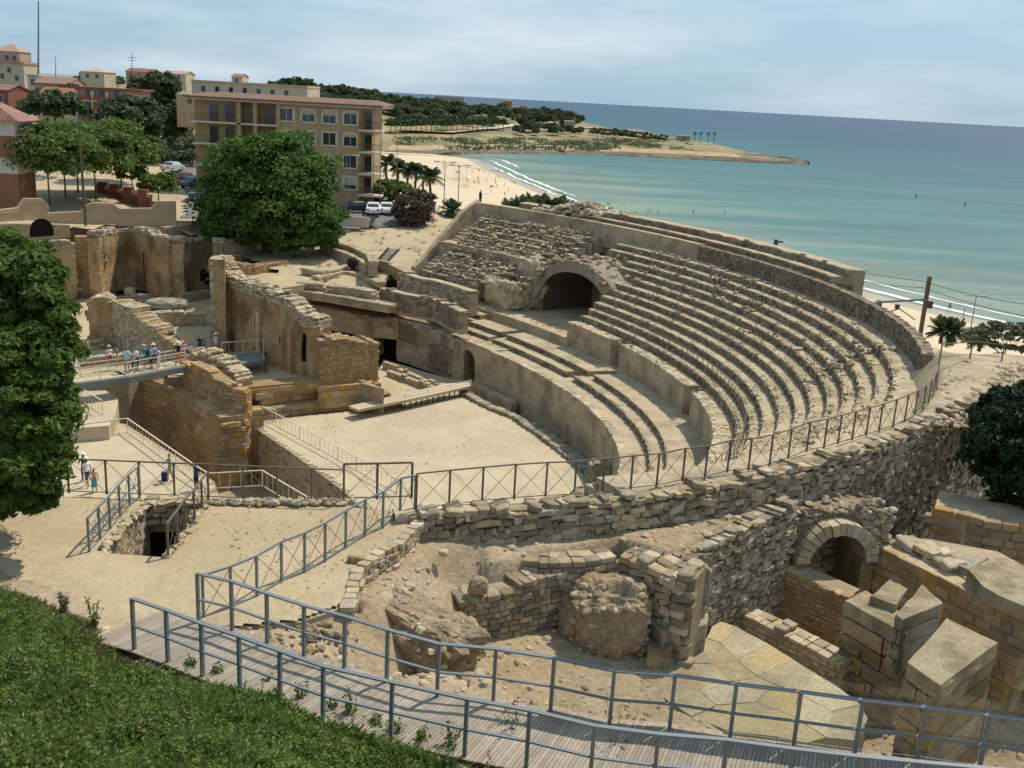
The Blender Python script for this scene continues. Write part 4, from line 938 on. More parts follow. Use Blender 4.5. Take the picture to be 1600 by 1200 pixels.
for s in(-1,1):
    for k in range(4):
        mb=MB(); r0=ri;r1=ri+.42
        p0=ac_c+ax*s*(r0+r1)/2+an*.08; mb.box((p0[0],p0[1],10.3-.21-k*.42),(.205,.42,.2),math.atan2(ax[1],ax[0])); mb.build('jamb_stone','ochre_block',ac)
# dark barrel behind
mb=MB(); rows=[]
for d in(.5,4.5):
    rows.append([ (*(ac_c-ax*ri+an*d),7.7)]+[ap_(ri,math.pi*i/12,d) for i in range(13)]+[(*(ac_c+ax*ri+an*d),7.7)])
mb.loft(rows); k=mb.n-15; mb.f.append(tuple(range(k,mb.n))); mb.mi.append(0); mb.build('vault_interior','ochre_core',ac)
mb=MB()
n=14
outer=[(*(ac_c-ax*(ro+1.3)-an*-.05),7.5),(*(ac_c-ax*(ro+1.3)+an*.05),12.3),(*(ac_c+ax*(ro+1.0)+an*.05),12.3),(*(ac_c+ax*(ro+1.0)+an*.05),7.5)]
# infill wall round the arch: quads between arch and frame
for i in range(n):
    a0=math.pi*i/n;a1=math.pi*(i+1)/n; p0=ap_(ro-.05,a0,.0);p1=ap_(ro-.05,a1,.0)
    V=[p0,p1,(p1[0],p1[1],11.95),(p0[0],p0[1],11.95)]+[(x+an[0]*1.,y+an[1]*1.,z) for x,y,z in [p0,p1,(p1[0],p1[1],11.95),(p0[0],p0[1],11.95)]]
    mb.add(V,[(0,1,2,3),(3,2,6,7)])
mb.build('spandrel','mortar',ac)
pts=[]
while len(pts)<420:
    x_=RS.uniform(-ro-.75,ro+.6); z_=RS.uniform(9.2,12.05)
    if x_**2+(max(z_,10.3)-10.3)**2<(ro+.04)**2: continue
    dd_=RS.uniform(0,.95) if z_>11.9 else 0; p=ac_c+ax*x_+an*dd_; pts.append((p[0],p[1],z_))
tag(scatter_rocks(pts,.08,.17,rng).build('spandrel_stones','rubble',ac),kind='stuff')
# ============================================================ CHURCH RUINS
C_=lambda name,label,pts,z,**k: wall(name,label,'wall',pxpath(pts,z),**k)
O=dict(mat_='ochre',core='ochre_core',style='ashlar')
slits=[]
def plaster(name,label,pts,z,thick,rub=.5,m='plaster_old',indiv=0,top_m='rubble_pale',**k):
    """wall whose face is old plaster and whose top is broken rubble"""
    P=pxpath(pts,z); pa=Path(P); c=pa.at(pa.L/2); root=thing(name,label,'wall',(c[0],c[1],c[2]))
    lo=[(x,y,zb,max(zb+.2,zt-rub)) for x,y,zb,zt in P]
    core_body(Path(lo),thick,lower=0,inset=.02).build('plaster_face',m,root)
    rr=random.Random(len(pts)*7+int(pts[0][0])); tag(stones_mesh(stones_on(Path(lo),.42,.8,.3,.02,rr,'ashlar',gap=.008,proud=.018,missing=.12),'ashlar',rr).build('ashlar_face',m,root),kind='stuff')
    hi=[(x,y,zt-rub-.05,zt) for x,y,zb,zt in P]
    wall('rubble_top',None,None,hi,thick=thick,h=.17,l=.34,ragged=.55,mat_=top_m,style='rubble',core='tread',parent=root,indiv=indiv)
    return root,pa
nave,na=plaster('nave_wall','tall ochre plastered church wall with a broken rubble top facing the viewing platform',[(331,530,405),(345,536,410),(362,543,432),(400,558,447),(430,569,457),(455,578,468),(470,583,490),(498,590,500)],2.4,1.4,rub=.75,indiv=120)
def on(pa,s,z,d): 
    q=pa.at(pa.L*s); f=pa.front(pa.L*s); return (q[0]+f[0]*d,q[1]+f[1]*d,z)
def face_panel(pa,s,w,z0,z1,m,parent,name,d=.012,thk=.1,arch=False):  # flat panel on the wall face; black ones paint an opening's shade
    q=pa.at(pa.L*s);t=pa.tan(pa.L*s);f=pa.front(pa.L*s); mb=MB()
    n=8 if arch else 0
    prof=[(-w/2,z0),(w/2,z0),(w/2,z1)]+[(w/2*math.cos(math.pi*i/8),z1+w/2*math.sin(math.pi*i/8)) for i in range(1,8)]*(1 if arch else 0)+[(-w/2,z1)]
    V=[(q[0]+t[0]*a+f[0]*dd,q[1]+t[1]*a+f[1]*dd,z) for dd in(d,d-thk) for a,z in prof]; k=len(prof)
    mb.add(V,[tuple(range(k))]+[(i,(i+1)%k,k+(i+1)%k,k+i) for i in range(k)]); return mb.build(name,m,parent)
face_panel(na,.12,.42,4.0,7.2,'opening_shade',nave,'slit_window',arch=True)
face_panel(na,.90,.5,3.4,5.4,'opening_shade',nave,'doorway',arch=True)
for s,h in((.20,7.2),(.52,6.3),(.80,5.6)):
    q=na.at(na.L*s);t=na.tan(na.L*s);f=na.front(na.L*s); mb=MB(); mb.box((q[0]+f[0]*.12,q[1]+f[1]*.12,(2.1+h)/2),(.22,.14,(h-2.1)/2),math.atan2(t[1],t[0])); mb.build('pilaster','ochre',nave)
for s,z in((.7,4.2),(.47,4.9)): face_panel(na,s,.08,z,z+.9,'opening_shade',nave,'slot')
mb=MB(); mb.prism([tuple(W(x,y,5.7)[:2]) for x,y in((380,432),(432,410),(500,424),(505,440),(455,449),(400,456))],2.5,5.75); structure('rear_ground',mb,'sand')
TWL=tpath([(389,662),(430,690),(462,712),(500,740),(541,771),(562,792)],-.02,-4.0)
wall('trench_wall','long shaded rubble wall under the edge of the arena along the trench','wall',TWL,thick=.5,h=.3,l=.5,mat_='riser',core='mortar',style='block',ragged=.04,indiv=150,behind=(1,.6),depth=.3)
C_('end_pier','stout rubble pier at the arena end of the nave wall',[(501,607,531),(530,604,527),(560,601,532),(591,597,536)],1.8,thick=2.0,h=.2,l=.28,mat_='ochre',core='ochre_core',style='block',indiv=200,ragged=.25)
wall('return_wall','plain stone wall behind the nave wall with a level ruined top','wall',pxpath([(345,480,410),(400,472,414),(455,460,408)],3.0),thick=1.4,h=.24,l=.42,mat_='ochre',core='ochre_core',style='block',ragged=.3,indiv=60,behind=(.2,1))
wall('left_return','narrow broken wall end at the far left corner of the nave','wall',pxpath([(331,548,404),(340,500,402),(352,470,400)],2.4),thick=1.2,h=.24,l=.42,mat_='rubble_pale',core='plaster_old',style='block',ragged=.3,behind=(1,.3))
# apse walls at the back
plaster('apse_wall','tall pale-topped back wall at the far left beside the foliage',[(-60,470,372),(0,468,376),(60,466,380),(110,463,378),(122,462,378)],2.6,1.4,rub=.3)
for lab,px0,px1,yb,yt in (('square ochre pier left of the curved niche',122,165,462,368),('square ochre pier in the middle of the back wall',262,290,463,372)):
    wall('wall_pier',lab,'pier',pxpath([(px0,yb,yt),(px1,yb,yt)],2.4),thick=2.0,h=.4,l=.8,mat_='plaster_old',core='plaster_old',style='ashlar',ragged=.02,proud=.01)
r_,_p=plaster('apse_wall','curved stained back wall with a shadowed niche between the two square piers',[(160,462,362),(185,449,357),(205,446,356),(225,450,357),(240,457,362),(264,463,370)],2.6,1.2,rub=.35)
face_panel(_p,.18,1.2,6.2,7.6,'plaster_old',r_,'niche',d=.03,thk=.1); face_panel(_p,.62,.5,3.2,6.4,'opening_shade',r_,'slit_window')
r_,_p=plaster('apse_wall','dark shaded back wall bay right of the middle pier with a low cornice',[(289,463,372),(305,452,372),(330,450,371),(360,450,372)],2.6,1.2,rub=.3); face_panel(_p,.65,1.0,3.0,4.2,'opening_shade',r_,'niche',arch=True)
wall('back_wall','crumbling rubble wall top sloping down toward the shade of the big tree','wall',pxpath([(350,455,374),(380,448,376),(405,440,384),(430,432,396),(445,430,405)],3.0),thick=1.3,h=.26,l=.5,mat_='rubble_pale',core='mortar',style='block',ragged=.5,indiv=50)
# low inner walls
plaster('low_wall','square ochre block of wall in the middle of the ruins with a flat top',[(141,540,468),(160,541,466),(178,541,466)],2.2,2.0,rub=.15)
wall('sloping_wall','rubble wall stepping down from the flat-topped block toward the visitors','wall',pxpath([(178,541,468),(200,552,478),(225,560,500),(250,566,520),(285,568,545)],2.2),thick=1.6,h=.22,l=.4,mat_='rubble_pale',core='ochre_core',style='block',ragged=.35,indiv=120)
C_('low_wall','low straight wall across the ruins right of the sloping rubble wall',[(235,510,491),(270,508,487),(322,507,490)],2.3,thick=.9,h=.25,l=.5,mat_='rubble_pale',core='podium',style='block',ragged=.1,indiv=40)
C_('low_wall','low kerb line of stones below the middle pier',[(285,468,458),(330,461,452)],2.5,thick=.5,h=.2,l=.5,mat_='rubble_pale',core='tread',style='block',ragged=.05,indiv=20)
C_('low_wall','low square enclosure wall behind the people on the bridge',[(105,548,532),(150,546,530),(172,545,534)],2.2,thick=.6,h=.25,l=.5,mat_='rubble',core='ochre_core',style='block',ragged=.1,indiv=30)
C_('low_wall','long knee-high wall running behind the bridge railing',[(130,575,562),(170,570,556),(215,566,552),(260,568,556)],2.2,thick=.6,h=.25,l=.5,mat_='rubble_pale',core='ochre_core',style='block',ragged=.1,indiv=40)
for lab,px,z,r,rt in (('long carved grey stone lying on the church floor',(222,462),2.9,(1.1,.35,.25),.1),('grey rounded stone beside the long carved stone',(203,455),3.0,(.6,.5,.45),.4),('large flat mound of weathered rock on the church floor',(262,474),2.8,(2.0,1.3,.5),.2),('small square block in front of the middle pier',(262,452),3,(.5,.3,.2),.0)):
    rock('stone_block',lab,'stone',px,z,r,int(px[0]),m='grey_stone',rot=rt,sub=3,amp=.18)
# ashlar plinth toward the trench
plb=wall('plinth_wall','high wall of big ochre ashlar courses dropping into the trench left of the corner','wall',tpath([(215,585,1.8),(258,600,1.6),(300,624,1.5),(345,651,1.5)],1.5,-4.0)+tpath([(384,646,1.5)],1.5,-4.0),thick=1.6,h=.42,l=.85,depth=.5,mat_='ochre',core='ochre_core',style='ashlar',ragged=.02,indiv=200,topback=True,proud=.03)
wall('corner_wall','ashlar corner of the plinth turning toward the arena','wall',tpath([(384,646,1.5),(394,640,1.5),(412,638,1.5)],1.5,-4.0),thick=1.0,h=.42,l=.8,depth=.5,mat_='ochre',core='ochre_core',style='ashlar',ragged=.02,indiv=40,proud=.03)
wall('inner_wall','broken ochre wall standing on the plinth with a rough sloping top','wall',[(*W(x,yb,1.5)[:2],1.4,ztop(W(x,yb,1.5),yt)) for x,yb,yt in[(286,605,567),(314,620,570),(335,632,588),(356,642,603),(385,645,612)]],thick=1.0,h=.3,l=.6,mat_='ochre',core='ochre_core',style='block',ragged=.2,indiv=90,depth=.4)
wall('rubble_heap_wall','grey rubble mound on top of the inner wall beside the visitors','wall',pxpath([(296,585,548),(320,592,552),(345,600,560),(372,610,590)],2.2),thick=1.3,h=.22,l=.3,mat_='rubble_pale',core='tread',style='rubble',ragged=.5,indiv=90)
for lab,pts,zb,zt in (('lowest step course of long blocks along the arena edge',[(398,640),(450,632),(500,625),(560,617),(604,613)],-.1,1.0),
   ('second step course of ochre blocks along the arena edge',[(410,615),(450,609),(500,602),(543,597)],.9,1.9),('third step course of ochre blocks below the church floor',[(352,604),(400,602),(450,597),(500,592),(545,588)],1.8,2.55)):
    wall('step_wall',lab,'wall',tpath(pts,zt,zb),thick=1.6,h=.5,l=1.1,depth=.9,mat_='ochre' if zt>1 else 'ochre_block',core='ochre_core',style='ashlar',ragged=.02,indiv=60,proud=.04)
wall('pier_base','ochre block base under the rubble end pier','wall',tpath([(498,606),(545,603),(596,597)],2.0,.3),thick=2.4,h=.45,l=.8,mat_='ochre',core='ochre_core',style='ashlar',ragged=.02,indiv=20)
wall('block_row','tumbled row of brown blocks at the left end of the ramp','wall',tpath([(560,632),(600,628),(629,622)],.75,-.2),thick=1.2,h=.4,l=.8,mat_='ochre_block',core='ochre_core',style='ashlar',ragged=.1,indiv=16)
# arena kerb blocks
kb=thing('arena_kerb','curving kerb of pale square blocks along the right edge of the arena','kerb',tuple(W(820,665,0)))
KP,_=resample(np.array([W(x,y,0)[:2] for x,y in KERB[:-1]]),.85)
for i in range(len(KP)-1):
    c=(KP[i]+KP[i+1])/2; t=KP[i+1]-KP[i]; a=math.atan2(t[1],t[0]); n=np.array([-t[1],t[0]])/np.linalg.norm(t)
    if n[0]<0: n=-n
    for j in range(2 if i>9 else 1):
        L_=np.linalg.norm(t)/2*.97; cc=c+n*(.35+.8*j)+RS.uniform(-.06,.06,2); hh=.34+RS.uniform(-.05,.05); aa=a+RS.uniform(-.06,.06)
        M3=np.array([[math.cos(aa)*L_,-math.sin(aa)*.36,0],[math.sin(aa)*L_,math.cos(aa)*.36,0],[0,0,hh]])
        piece('grey_stone',M3,(cc[0],cc[1],-.05+RS.uniform(-.05,.05)-(.3*j)),kb,'ashlar',name='block')
mb=MB(); mb.loft([[ (p[0]+.3,p[1]+.1,-2),(p[0]+.3,p[1]+.1,-.35),(p[0]+1.9,p[1]+.7,-.5),(p[0]+1.9,p[1]+.7,-2)] for p in KP]); mb.build('kerb_footing','rubble',kb)
wall('low_wall','short plain wall between the ramp and the arena kerb','wall',tpath([(737,600),(765,612),(798,628)],.5,-1.6),thick=.6,h=.4,l=.9,mat_='podium',core='podium',style='ashlar',ragged=.02)
for lab,pts,z0,z1,th in (('white block pier at the near end of the podium wall',[(972,704),(969,740)],0,3.5,1.0),('short white block stub left of the podium end',[(930,722),(940,722)],0,1.9,1.0)):
    wall('block_pier',lab,'pier',tpath(pts,z1,z0) ,thick=th,h=.42,l=.9,mat_='grey_stone',core='grey_stone',style='ashlar',ragged=.02,indiv=24)
# low rubble lines by the left podium
for lab,pts in (('upper of two low stone lines on the ground by the left podium arch',[(598,566),(630,578),(660,590),(678,598)]),('lower of two low stone lines on the ground by the left podium arch',[(604,577),(640,590),(672,602)])):
    wall('stone_line',lab,'wall',tpath(pts,.5,-.2),thick=.5,h=.2,l=.45,mat_='rubble_pale',core='tread',style='block',ragged=.1,indiv=25)
# ramp
rm=thing('ramp_bridge','flat grey ramp leading across to the arched doorway','footbridge',tuple(W(640,615,.5)))
mb=MB(); q=poly_px([(545,634),(700,599),(735,597),(735,603),(640,624),(560,640)],.9); mb.prism(q,.7,.9); mb.build('deck','arena_sand',rm)
mb=MB(); a=W(632,627,.7);b=W(735,605,.7); mb.beam(a,b,.12,.2)
for i in range(13):
    s=i/12; p=a+(b-a)*s; mb.beam(p+[0,.1,0],(p[0],p[1]+.1,-.6),.09,.09)
mb.build('deck_beam','dark_steel',rm)
# stone banks / rows left of the tiers
for lab,pts,zt,zb,m_ in (('long plastered terrace wall running left from the tiers toward the nave',[(446,452),(515,462),(560,470),(609,478)],5.1,4.7,'podium'),
    ('upper kerb of blocks on the sandy ground left of the tiers',[(510,446),(545,449),(580,455)],5.9,5.2,'rubble_pale'),
    ('thick terrace wall under the left end of the tiers',[(593,450),(630,459),(680,468),(718,486)],6.0,4.2,'riser'),
    ('rough broken wall stepping up to the end of the boundary wall',[(622,425),(650,433),(690,441),(735,455)],7.0,5,'rubble'),
    ('winding low rubble wall on the sand beside the big tree',[(500,382),(530,392),(556,402),(570,412)],7.3,6.3,'rubble_pale'),
    ('parallel low wall behind the winding rubble wall',[(510,376),(545,384),(572,397),(576,408)],7.8,6.6,'podium'),
    ('low straight wall carrying the foot of the metal steps',[(578,402),(605,410),(632,424)],7.2,6.2,'podium'),
    ('faint line of half-buried stones on the sand left of the tiers',[(470,418),(505,424),(530,420),(556,412)],6.5,6.2,'rubble_pale'),
    ('second faint line of stones crossing the sandy ground',[(500,432),(540,424),(560,428),(590,440)],6.2,5.9,'rubble_pale'),
    ('stub of kerb stones beside the return wall',[(465,440),(490,443),(505,444)],5.9,5.4,'rubble_pale')):
    wall('terrace_wall' if zt-zb>.35 else 'stone_line',lab,'wall',tpath(pts,zt,zb),thick=.9,h=.24,l=.5,mat_=m_,core='podium' if m_=='podium' else 'tread',style='block' if m_!='podium' else 'ashlar',ragged=.12 if m_!='podium' else .03,indiv=20,corelower=.04)
mb=MB(); mb.prism(poly_px([(448,449),(515,459),(560,467),(609,475),(632,470),(600,453),(520,445),(440,441)],5.0),4.5,5.0); structure('west_ground',mb,'sand')
# --- vaulted passage in the tiers
vt=thing('vaulted_passage','big ruined barrel vault opening in the middle of the seat tiers','vault',(*EL(1.3,10),5))
ta,tb,of=1.195,1.385,9.8
mb=MB(); seg=16; rows=[]; R_=math.dist(EL(ta,of),EL(tb,of))/2; zs=6.7; sc=min(1.,(9.35-zs)/R_)
for o in (of,of+2.,of+9):
    r=[(*EL(ta,o),4.9)]
    for i in range(seg+1):
        a=math.pi*i/seg; t=(ta+tb)/2-(tb-ta)/2*math.cos(a); r.append((*EL(t,o),zs+R_*sc*math.sin(a)))
    r.append((*EL(tb,o),4.9)); rows.append(r)
mb.loft(rows); n_=len(rows[0]); mb.f.append(tuple(range(mb.n-n_,mb.n))); mb.mi.append(0); mb.build('barrel','vault_shade',vt)
# masonry collar over the vault
mb=MB(); rows=[]
for i in range(seg+1):
    a=math.pi*i/seg; t=(ta+tb)/2-(tb-ta)/2*math.cos(a); zi=zs+R_*sc*math.sin(a); k=1.35; t2=(ta+tb)/2-(tb-ta)/2*k*math.cos(a); zo=max(zi,zs)+.55+.25*fbm(i*.9,2,1,3)+ (1-abs(math.cos(a)))*.5
    rows.append([(*EL(t,of-.35),zi),(*EL(t2,of-.2),zo),(*EL(t2,of+3.2),zo+.35),(*EL(t,of+3.2),zi)])
mb.loft(rows); mb.build('vault_collar','rubble',vt)
P=[]
for i in range(1,seg):
    a=math.pi*i/seg; t2=(ta+tb)/2-(tb-ta)/2*1.2*math.cos(a); zi=zs+R_*sc*math.sin(a)
    for k in range(9): o=of-.45+k*.42; e=EL(t2+RS.uniform(-.01,.01),o); P.append((e[0],e[1],zi+.75+.45*(1-abs(math.cos(a)))+RS.uniform(-.35,.25)))
tag(scatter_rocks(P,.15,.5,rng).build('vault_stones','rubble',vt),kind='stuff')
for px,z,r,sd,lab in (((790,462),6.0,(2.6,1.5,1.6),41,'rounded rubble mass at the left side of the vault court'),((838,440),7.4,(1.9,1.6,2.3),42,'tall rough masonry shoulder left of the vault mouth'),((752,452),5.9,(1.3,1.2,1.0),44,'low broken masonry lump with a dark gap at the edge of the court')):
    rock('masonry_mass',lab,'ruin',px,z,r,sd,m='rubble',rot=-.9,sub=5,amp=.45)
# rubble scattered over the broken tiers
pts=[]
for _ in range(2600):
    t=RS.uniform(1.38,1.645) if RS.uniform()<.78 else RS.uniform(.45,1.3); o=RS.uniform(6.5,14.8) if t>1.36 else RS.uniform(10.4,14.6)
    dens=fbm(t*9,o*.35,2,3)
    if dens<(.0 if t>1.36 else .12) and RS.uniform()<(.7 if t>1.36 else .9): continue
    k=int(np.searchsorted(OFF,o))-1; z=ZT[min(max(k,0),13)]
    e=EL(t,o); pts.append((e[0],e[1],z+.1+RS.uniform(0,.25)*(t>1.36)))
tag(scatter_rocks(pts,.07,.25,rng).build('scattered_rubble','rubble'),kind='stuff')
pts=[]
for _ in range(4200):
    t=RS.uniform(-.1,1.15);o=RS.uniform(5.3,15);k=int(np.searchsorted(OFF,o))-1
    if o-OFF[k]>.35 and RS.uniform()<.8: continue
    e=EL(t,o);pts.append((e[0],e[1],ZT[min(max(k,0),13)]+.03))
tag(scatter_rocks(pts,.03,.13,rng).build('loose_stones','rubble_pale'),kind='stuff')
# heap of rubble beyond the outer parapet at top
pts=[]
for _ in range(500):
    t=RS.uniform(1.40,1.56);o=16.2+abs(RS.normal(0,2.2)); e=EL(t,o); pts.append((e[0],e[1],13.2+max(0,1.0-abs(t-1.45)*12)*RS.uniform(0,1.3)))
tag(scatter_rocks(pts,.15,.5,rng).build('rubble_heap','rubble_pale'),kind='stuff')
# loose wall rows right of the fence end
mb=MB(); mb.prism([EL(t,16.2) for t in np.linspace(.12,.34,8)]+[tuple(W(x,y,12.3)[:2]) for x,y in[(1480,562),(1560,556),(1640,566),(1640,600)]],5,12.45); structure('east_ground',mb,'tread')
pts=[]
for _ in range(700):
    w=W(RS.uniform(1460,1600),0,12.5) if False else W(RS.uniform(1440,1600),RS.uniform(575,680),12.9); t,o=ELinv(w[0],w[1])
    if o>16.3: pts.append((w[0],w[1],13.2))
tag(scatter_rocks(pts,.04,.2,rng).build('ring_stones','rubble_pale'),kind='stuff')
pts=[(*W(RS.uniform(415,560),RS.uniform(975,1030),12.8)[:2],) for _ in range(120)]; pts=[(x,y,exh(x,y)+.02) for x,y in pts]; tag(scatter_rocks(pts,.03,.13,rng).build('orange_rubble','ochre_block'),kind='stuff')
# ============================================================ STAIR PIT, FENCES, BOARDWALK
pt=thing('stair_pit','sunken stone-lined stair pit with a dark doorway at its back','stair pit',(*np.mean(PIT,0),PZ-3.6))
A_,B_,D_,E_=[np.array(p) for p in PIT]   # front-left, back-left, back-right, front-right
def vert(a,b,z0,z1,m,name,parent,thk=.3,out=None):
    mb=MB(); d=b-a; n=np.array([-d[1],d[0]])/np.linalg.norm(d)
    if out is not None and n.dot(out)<0: n=-n
    q=[a,b,b+n*thk,a+n*thk]; mb.prism([tuple(p) for p in q],z0,z1); return mb.build(name,m,parent)
vert(A_,B_,PZ-3.6,PZ+.02,'mortar','left_wall',pt,out=A_-E_); vert(E_,D_,PZ-3.6,PZ+.02,'mortar','right_wall',pt,out=E_-A_); vert(A_,E_,PZ-3.6,PZ+.02,'mortar','front_wall',pt,out=A_-B_)
wall('left_facing',None,None,[(*(A_+(B_-A_)*s+(E_-A_)*.012),PZ-3.5,PZ+.06) for s in(0,.5,1)],thick=.25,h=.13,l=.24,depth=.16,mat_='rubble_pale',core='podium',style='block',ragged=.03,parent=pt,behind=A_-E_,proud=.015)
wall('back_lintel',None,None,[(*(B_+(D_-B_)*s-np.array([0,.02])),PZ-.5,PZ+.08) for s in(0,.5,1)],thick=.4,h=.15,l=.22,depth=.25,mat_='rubble_pale',core='mortar',style='rubble',ragged=.05,parent=pt,behind=(0,1))
vert(B_+np.array([0,.1]),D_+np.array([0,.1]),PZ-3.6,PZ-.48,'opening_shade','doorway',pt,out=np.array([0,1.]))  # black sheet in the pit's back wall, painted as doorway shade
mb=MB(); mb.prism([tuple(p) for p in(A_,B_,D_,E_)],PZ-3.8,PZ-3.5); mb.build('pit_floor','dirt',pt)
pts=[]
for s in np.linspace(0,1,26):
    for p,q in((A_,B_),(D_,E_)): c=p+(q-p)*s+RS.uniform(-.08,.08,2); pts.append((c[0],c[1],PZ+.08))
tag(scatter_rocks(pts,.07,.16,rng).build('rim_stones','rubble_pale',pt),kind='stuff')
# edge stones of the plateau
pts=[]
for s in np.linspace(0,1,150):
    x=330+s*220; w=W(x,787+RS.uniform(-1.5,4),PZ); pts.append((w[0],w[1],PZ+.08))
tag(scatter_rocks(pts,.05,.16,rng).build('edge_stones','rubble_pale'),kind='stuff')
POSTM={}
def postmesh(w,h,m):
    k=(w,round(h,2),m)
    if k not in POSTM:
        mb=MB(); mb.box((0,0,h/2),(w/2,w/2,h/2)); o=mb.build('post',m,None,origin=(0,0,0)); POSTM[k]=o.data; bpy.data.objects.remove(o)
    return POSTM[k]
def fence(name,label,cat,P,H,m,w=.05,style='x',bars=9,rail=.04,mid=None,low=.06,group=None,heights=None):
    P=[np.array(p,float) for p in P]; root=thing(name,label,cat,tuple(P[len(P)//2]),group)
    for i,p in enumerate(P):
        o=bpy.data.objects.new('post',postmesh(w,H,m)); COL.objects.link(o); o.parent=root; o.location=Vector(p)-root.location
        q=P[min(i+1,len(P)-1)]-P[max(i-1,0)]; o.rotation_euler=(0,0,math.atan2(q[1],q[0]))
    def railp(z,t,nm):
        mb=MB()
        for a,b in zip(P[:-1],P[1:]): mb.beam(a+[0,0,z],b+[0,0,z],t,t*.7)
        mb.build(nm,m,root)
    railp(H+rail*.2,rail*1.25,'top_rail')
    if low is not None: railp(low,rail*.8,'bottom_rail')
    if mid: railp(mid,rail*.9,'middle_rail')
    for a,b in zip(P[:-1],P[1:]):
        if style=='x':
            mb=MB(); mb.beam(a+[0,0,low],b+[0,0,H],.012,.012); mb.beam(a+[0,0,H],b+[0,0,low],.012,.012); mb.build('cross_brace',m,root)
        elif style=='bars':
            L_=np.linalg.norm(b-a); n=max(1,int(L_/.62))
            for j in range(1,n+1):
                p=a+(b-a)*j/(n+1); o=bpy.data.objects.new('bar',postmesh(.022,H,m)); COL.objects.link(o); o.parent=root; o.location=Vector(p)-root.location
    return root
# ring fence
xs=[(650,797),(701.5,791),(753,785.5),(803,780.5),(852,777),(897,775),(941,770),(985,765),(1025.5,761),(1066,752),(1101,748),(1136,738),(1169,735),(1202,728),(1231,718),(1260,706),(1287,701),(1309,694),(1331,688),(1353,681),(1373,675),(1395,667),(1413,659),(1428,652),(1441,643),(1450,632),(1457,620),(1462,607)]
fence('ring_fence','long dark metal fence with crossed wires curving along the top of the ring wall','fence',[W(x,y,13.27) for x,y in xs],1.03,'bronze_rail',w=.045,rail=.035)
# fence across the plateau edge
fence('edge_fence','dark metal fence with crossed wires across the back edge of the sandy plateau','fence',[W(x,770+(x-101)*.0387,PZ+.03) for x in(-60,-5,50,108,167,219,273,326,380,433,487,537)],.98,'bronze_rail',w=.045,rail=.035)
fence('gate_frame','square metal gate frame with crossed wires standing near the fence corner','gate',[W(537,781,PZ+.03),W(589,780,PZ+.03),W(643,778,PZ+.03)],1.05,'bronze_rail',w=.06,rail=.05)
fence('path_fence','grey metal fence with crossed wires running diagonally down to the boardwalk','fence',[W(x,y,PZ+.03) for x,y in[(648,797),(625,802),(598,825),(570,838),(540,857),(508,878),(476,895),(440,910),(401.6,934),(361,952),(318,967)]],1.0,'steel',w=.05,rail=.04)
fence('tier_railing','thin dark railing following the curve of the lower seat tiers','railing',[(*EL(t,6.95),6.85) for t in np.arange(.955,.10,-.0235)],.95,'bronze_rail',w=.035,style='none',rail=.03,mid=.5,low=None)
fence('pit_fence','grey metal fence along the left side of the stair pit','fence',[W(x,y,PZ+.03) for x,y in[(140,865),(156.6,846),(172.5,829),(188,809),(203,792),(218,779)]],.9,'steel',w=.05,rail=.04,mid=.45)
fence('pit_fence','brown metal fence along the right side of the stair pit','fence',[W(x,y,PZ+.03) for x,y in[(263,873),(277.5,853),(290,833),(304,818),(316,800),(326,786)]],.9,'bronze_rail',w=.05,rail=.04)
# pale railings at arena level
def interp_line(px,z,n):
    P=[W(x,y,zz if not np.isscalar(z) else z) for (x,y),zz in zip(px,[z]*len(px) if np.isscalar(z) else z)]; out=[]
    for a,b in zip(P[:-1],P[1:]): 
        k=max(1,int(np.linalg.norm(b-a)/n)); out+= [a+(b-a)*i/k for i in range(k)]
    return out+[P[-1]]
fence('arena_railing','pale metal railing with upright bars along the trench edge of the arena','railing',interp_line([(431,660),(409,654),(500,703),(620,771)],0.02,2.1),.95,'white_rail',w=.045,style='bars',rail=.05)
fence('ramp_railing','pale railing with uprights along the ramp to the doorway','railing',interp_line([(632,640),(736,617)],-.1,1.9),1.25,'white_rail',w=.05,style='none',rail=.05)
fence('terrace_railing','pale railing with a sunlit top bar descending along the trench past the visitors','railing',interp_line([(95,690),(200,676),(303,750),(326,765),(410,760),(495,812)],1.05,2.2),1.0,'white_rail',w=.045,style='bars',rail=.055)
fence('platform_railing','short pale railing beside the bridge landing on the upper terrace','railing',interp_line([(128,628),(160,648)],2.02,1.6),1.0,'white_rail',w=.045,style='bars',rail=.05)
fence('corner_railing','short pale railing climbing at the left corner behind the bridge','railing',interp_line([(106,556),(128,568)],2.2,1.6),1.0,'white_rail',w=.045,style='none',rail=.05)
# bridge
bq=[W(40,620,3.5),W(110,600,3.55),W(200,588,3.55),W(290,571,3.4)]
br=thing('foot_bridge','grey steel footbridge carrying visitors over the trench into the church ruins','footbridge',tuple(bq[2]))
for a,b in zip(bq[:-1],bq[1:]):
    d=(b-a)[:2];d/=np.linalg.norm(d);n=np.array([-d[1],d[0],0]); n=n if n[1]>0 else -n
    k=max(1,int(np.linalg.norm(b-a)/1.0))
    for i in range(k):
        p=a+(b-a)*i/k;q=a+(b-a)*((i+.985)/k); mb=MB(); mb.prism([tuple(v[:2]) for v in(p,q,q+n*1.7,p+n*1.7)],[p[2]-.06,q[2]-.06]*2 if False else min(p[2],q[2])-.06,max(p[2],q[2])); mb.build('deck_panel','arena_sand',br)
mb=MB()
for a,b in zip(bq[:-1],bq[1:]): mb.beam(a-[0,.03,.28],b-[0,.03,.28],.16,.42)
mb.build('side_beam','steel',br)
for off,lab in((0.05,'near'),(1.65,'far')):
    fence('bridge_railing','pale railing on the %s side of the footbridge'%lab,'railing',[p+[0,off,0] for p in interp_line([(40,620),(110,600),(200,588),(290,571)],[3.5,3.55,3.55,3.4],1.7)],1.0,'white_rail',w=.04,style='none',rail=.05,mid=.5)
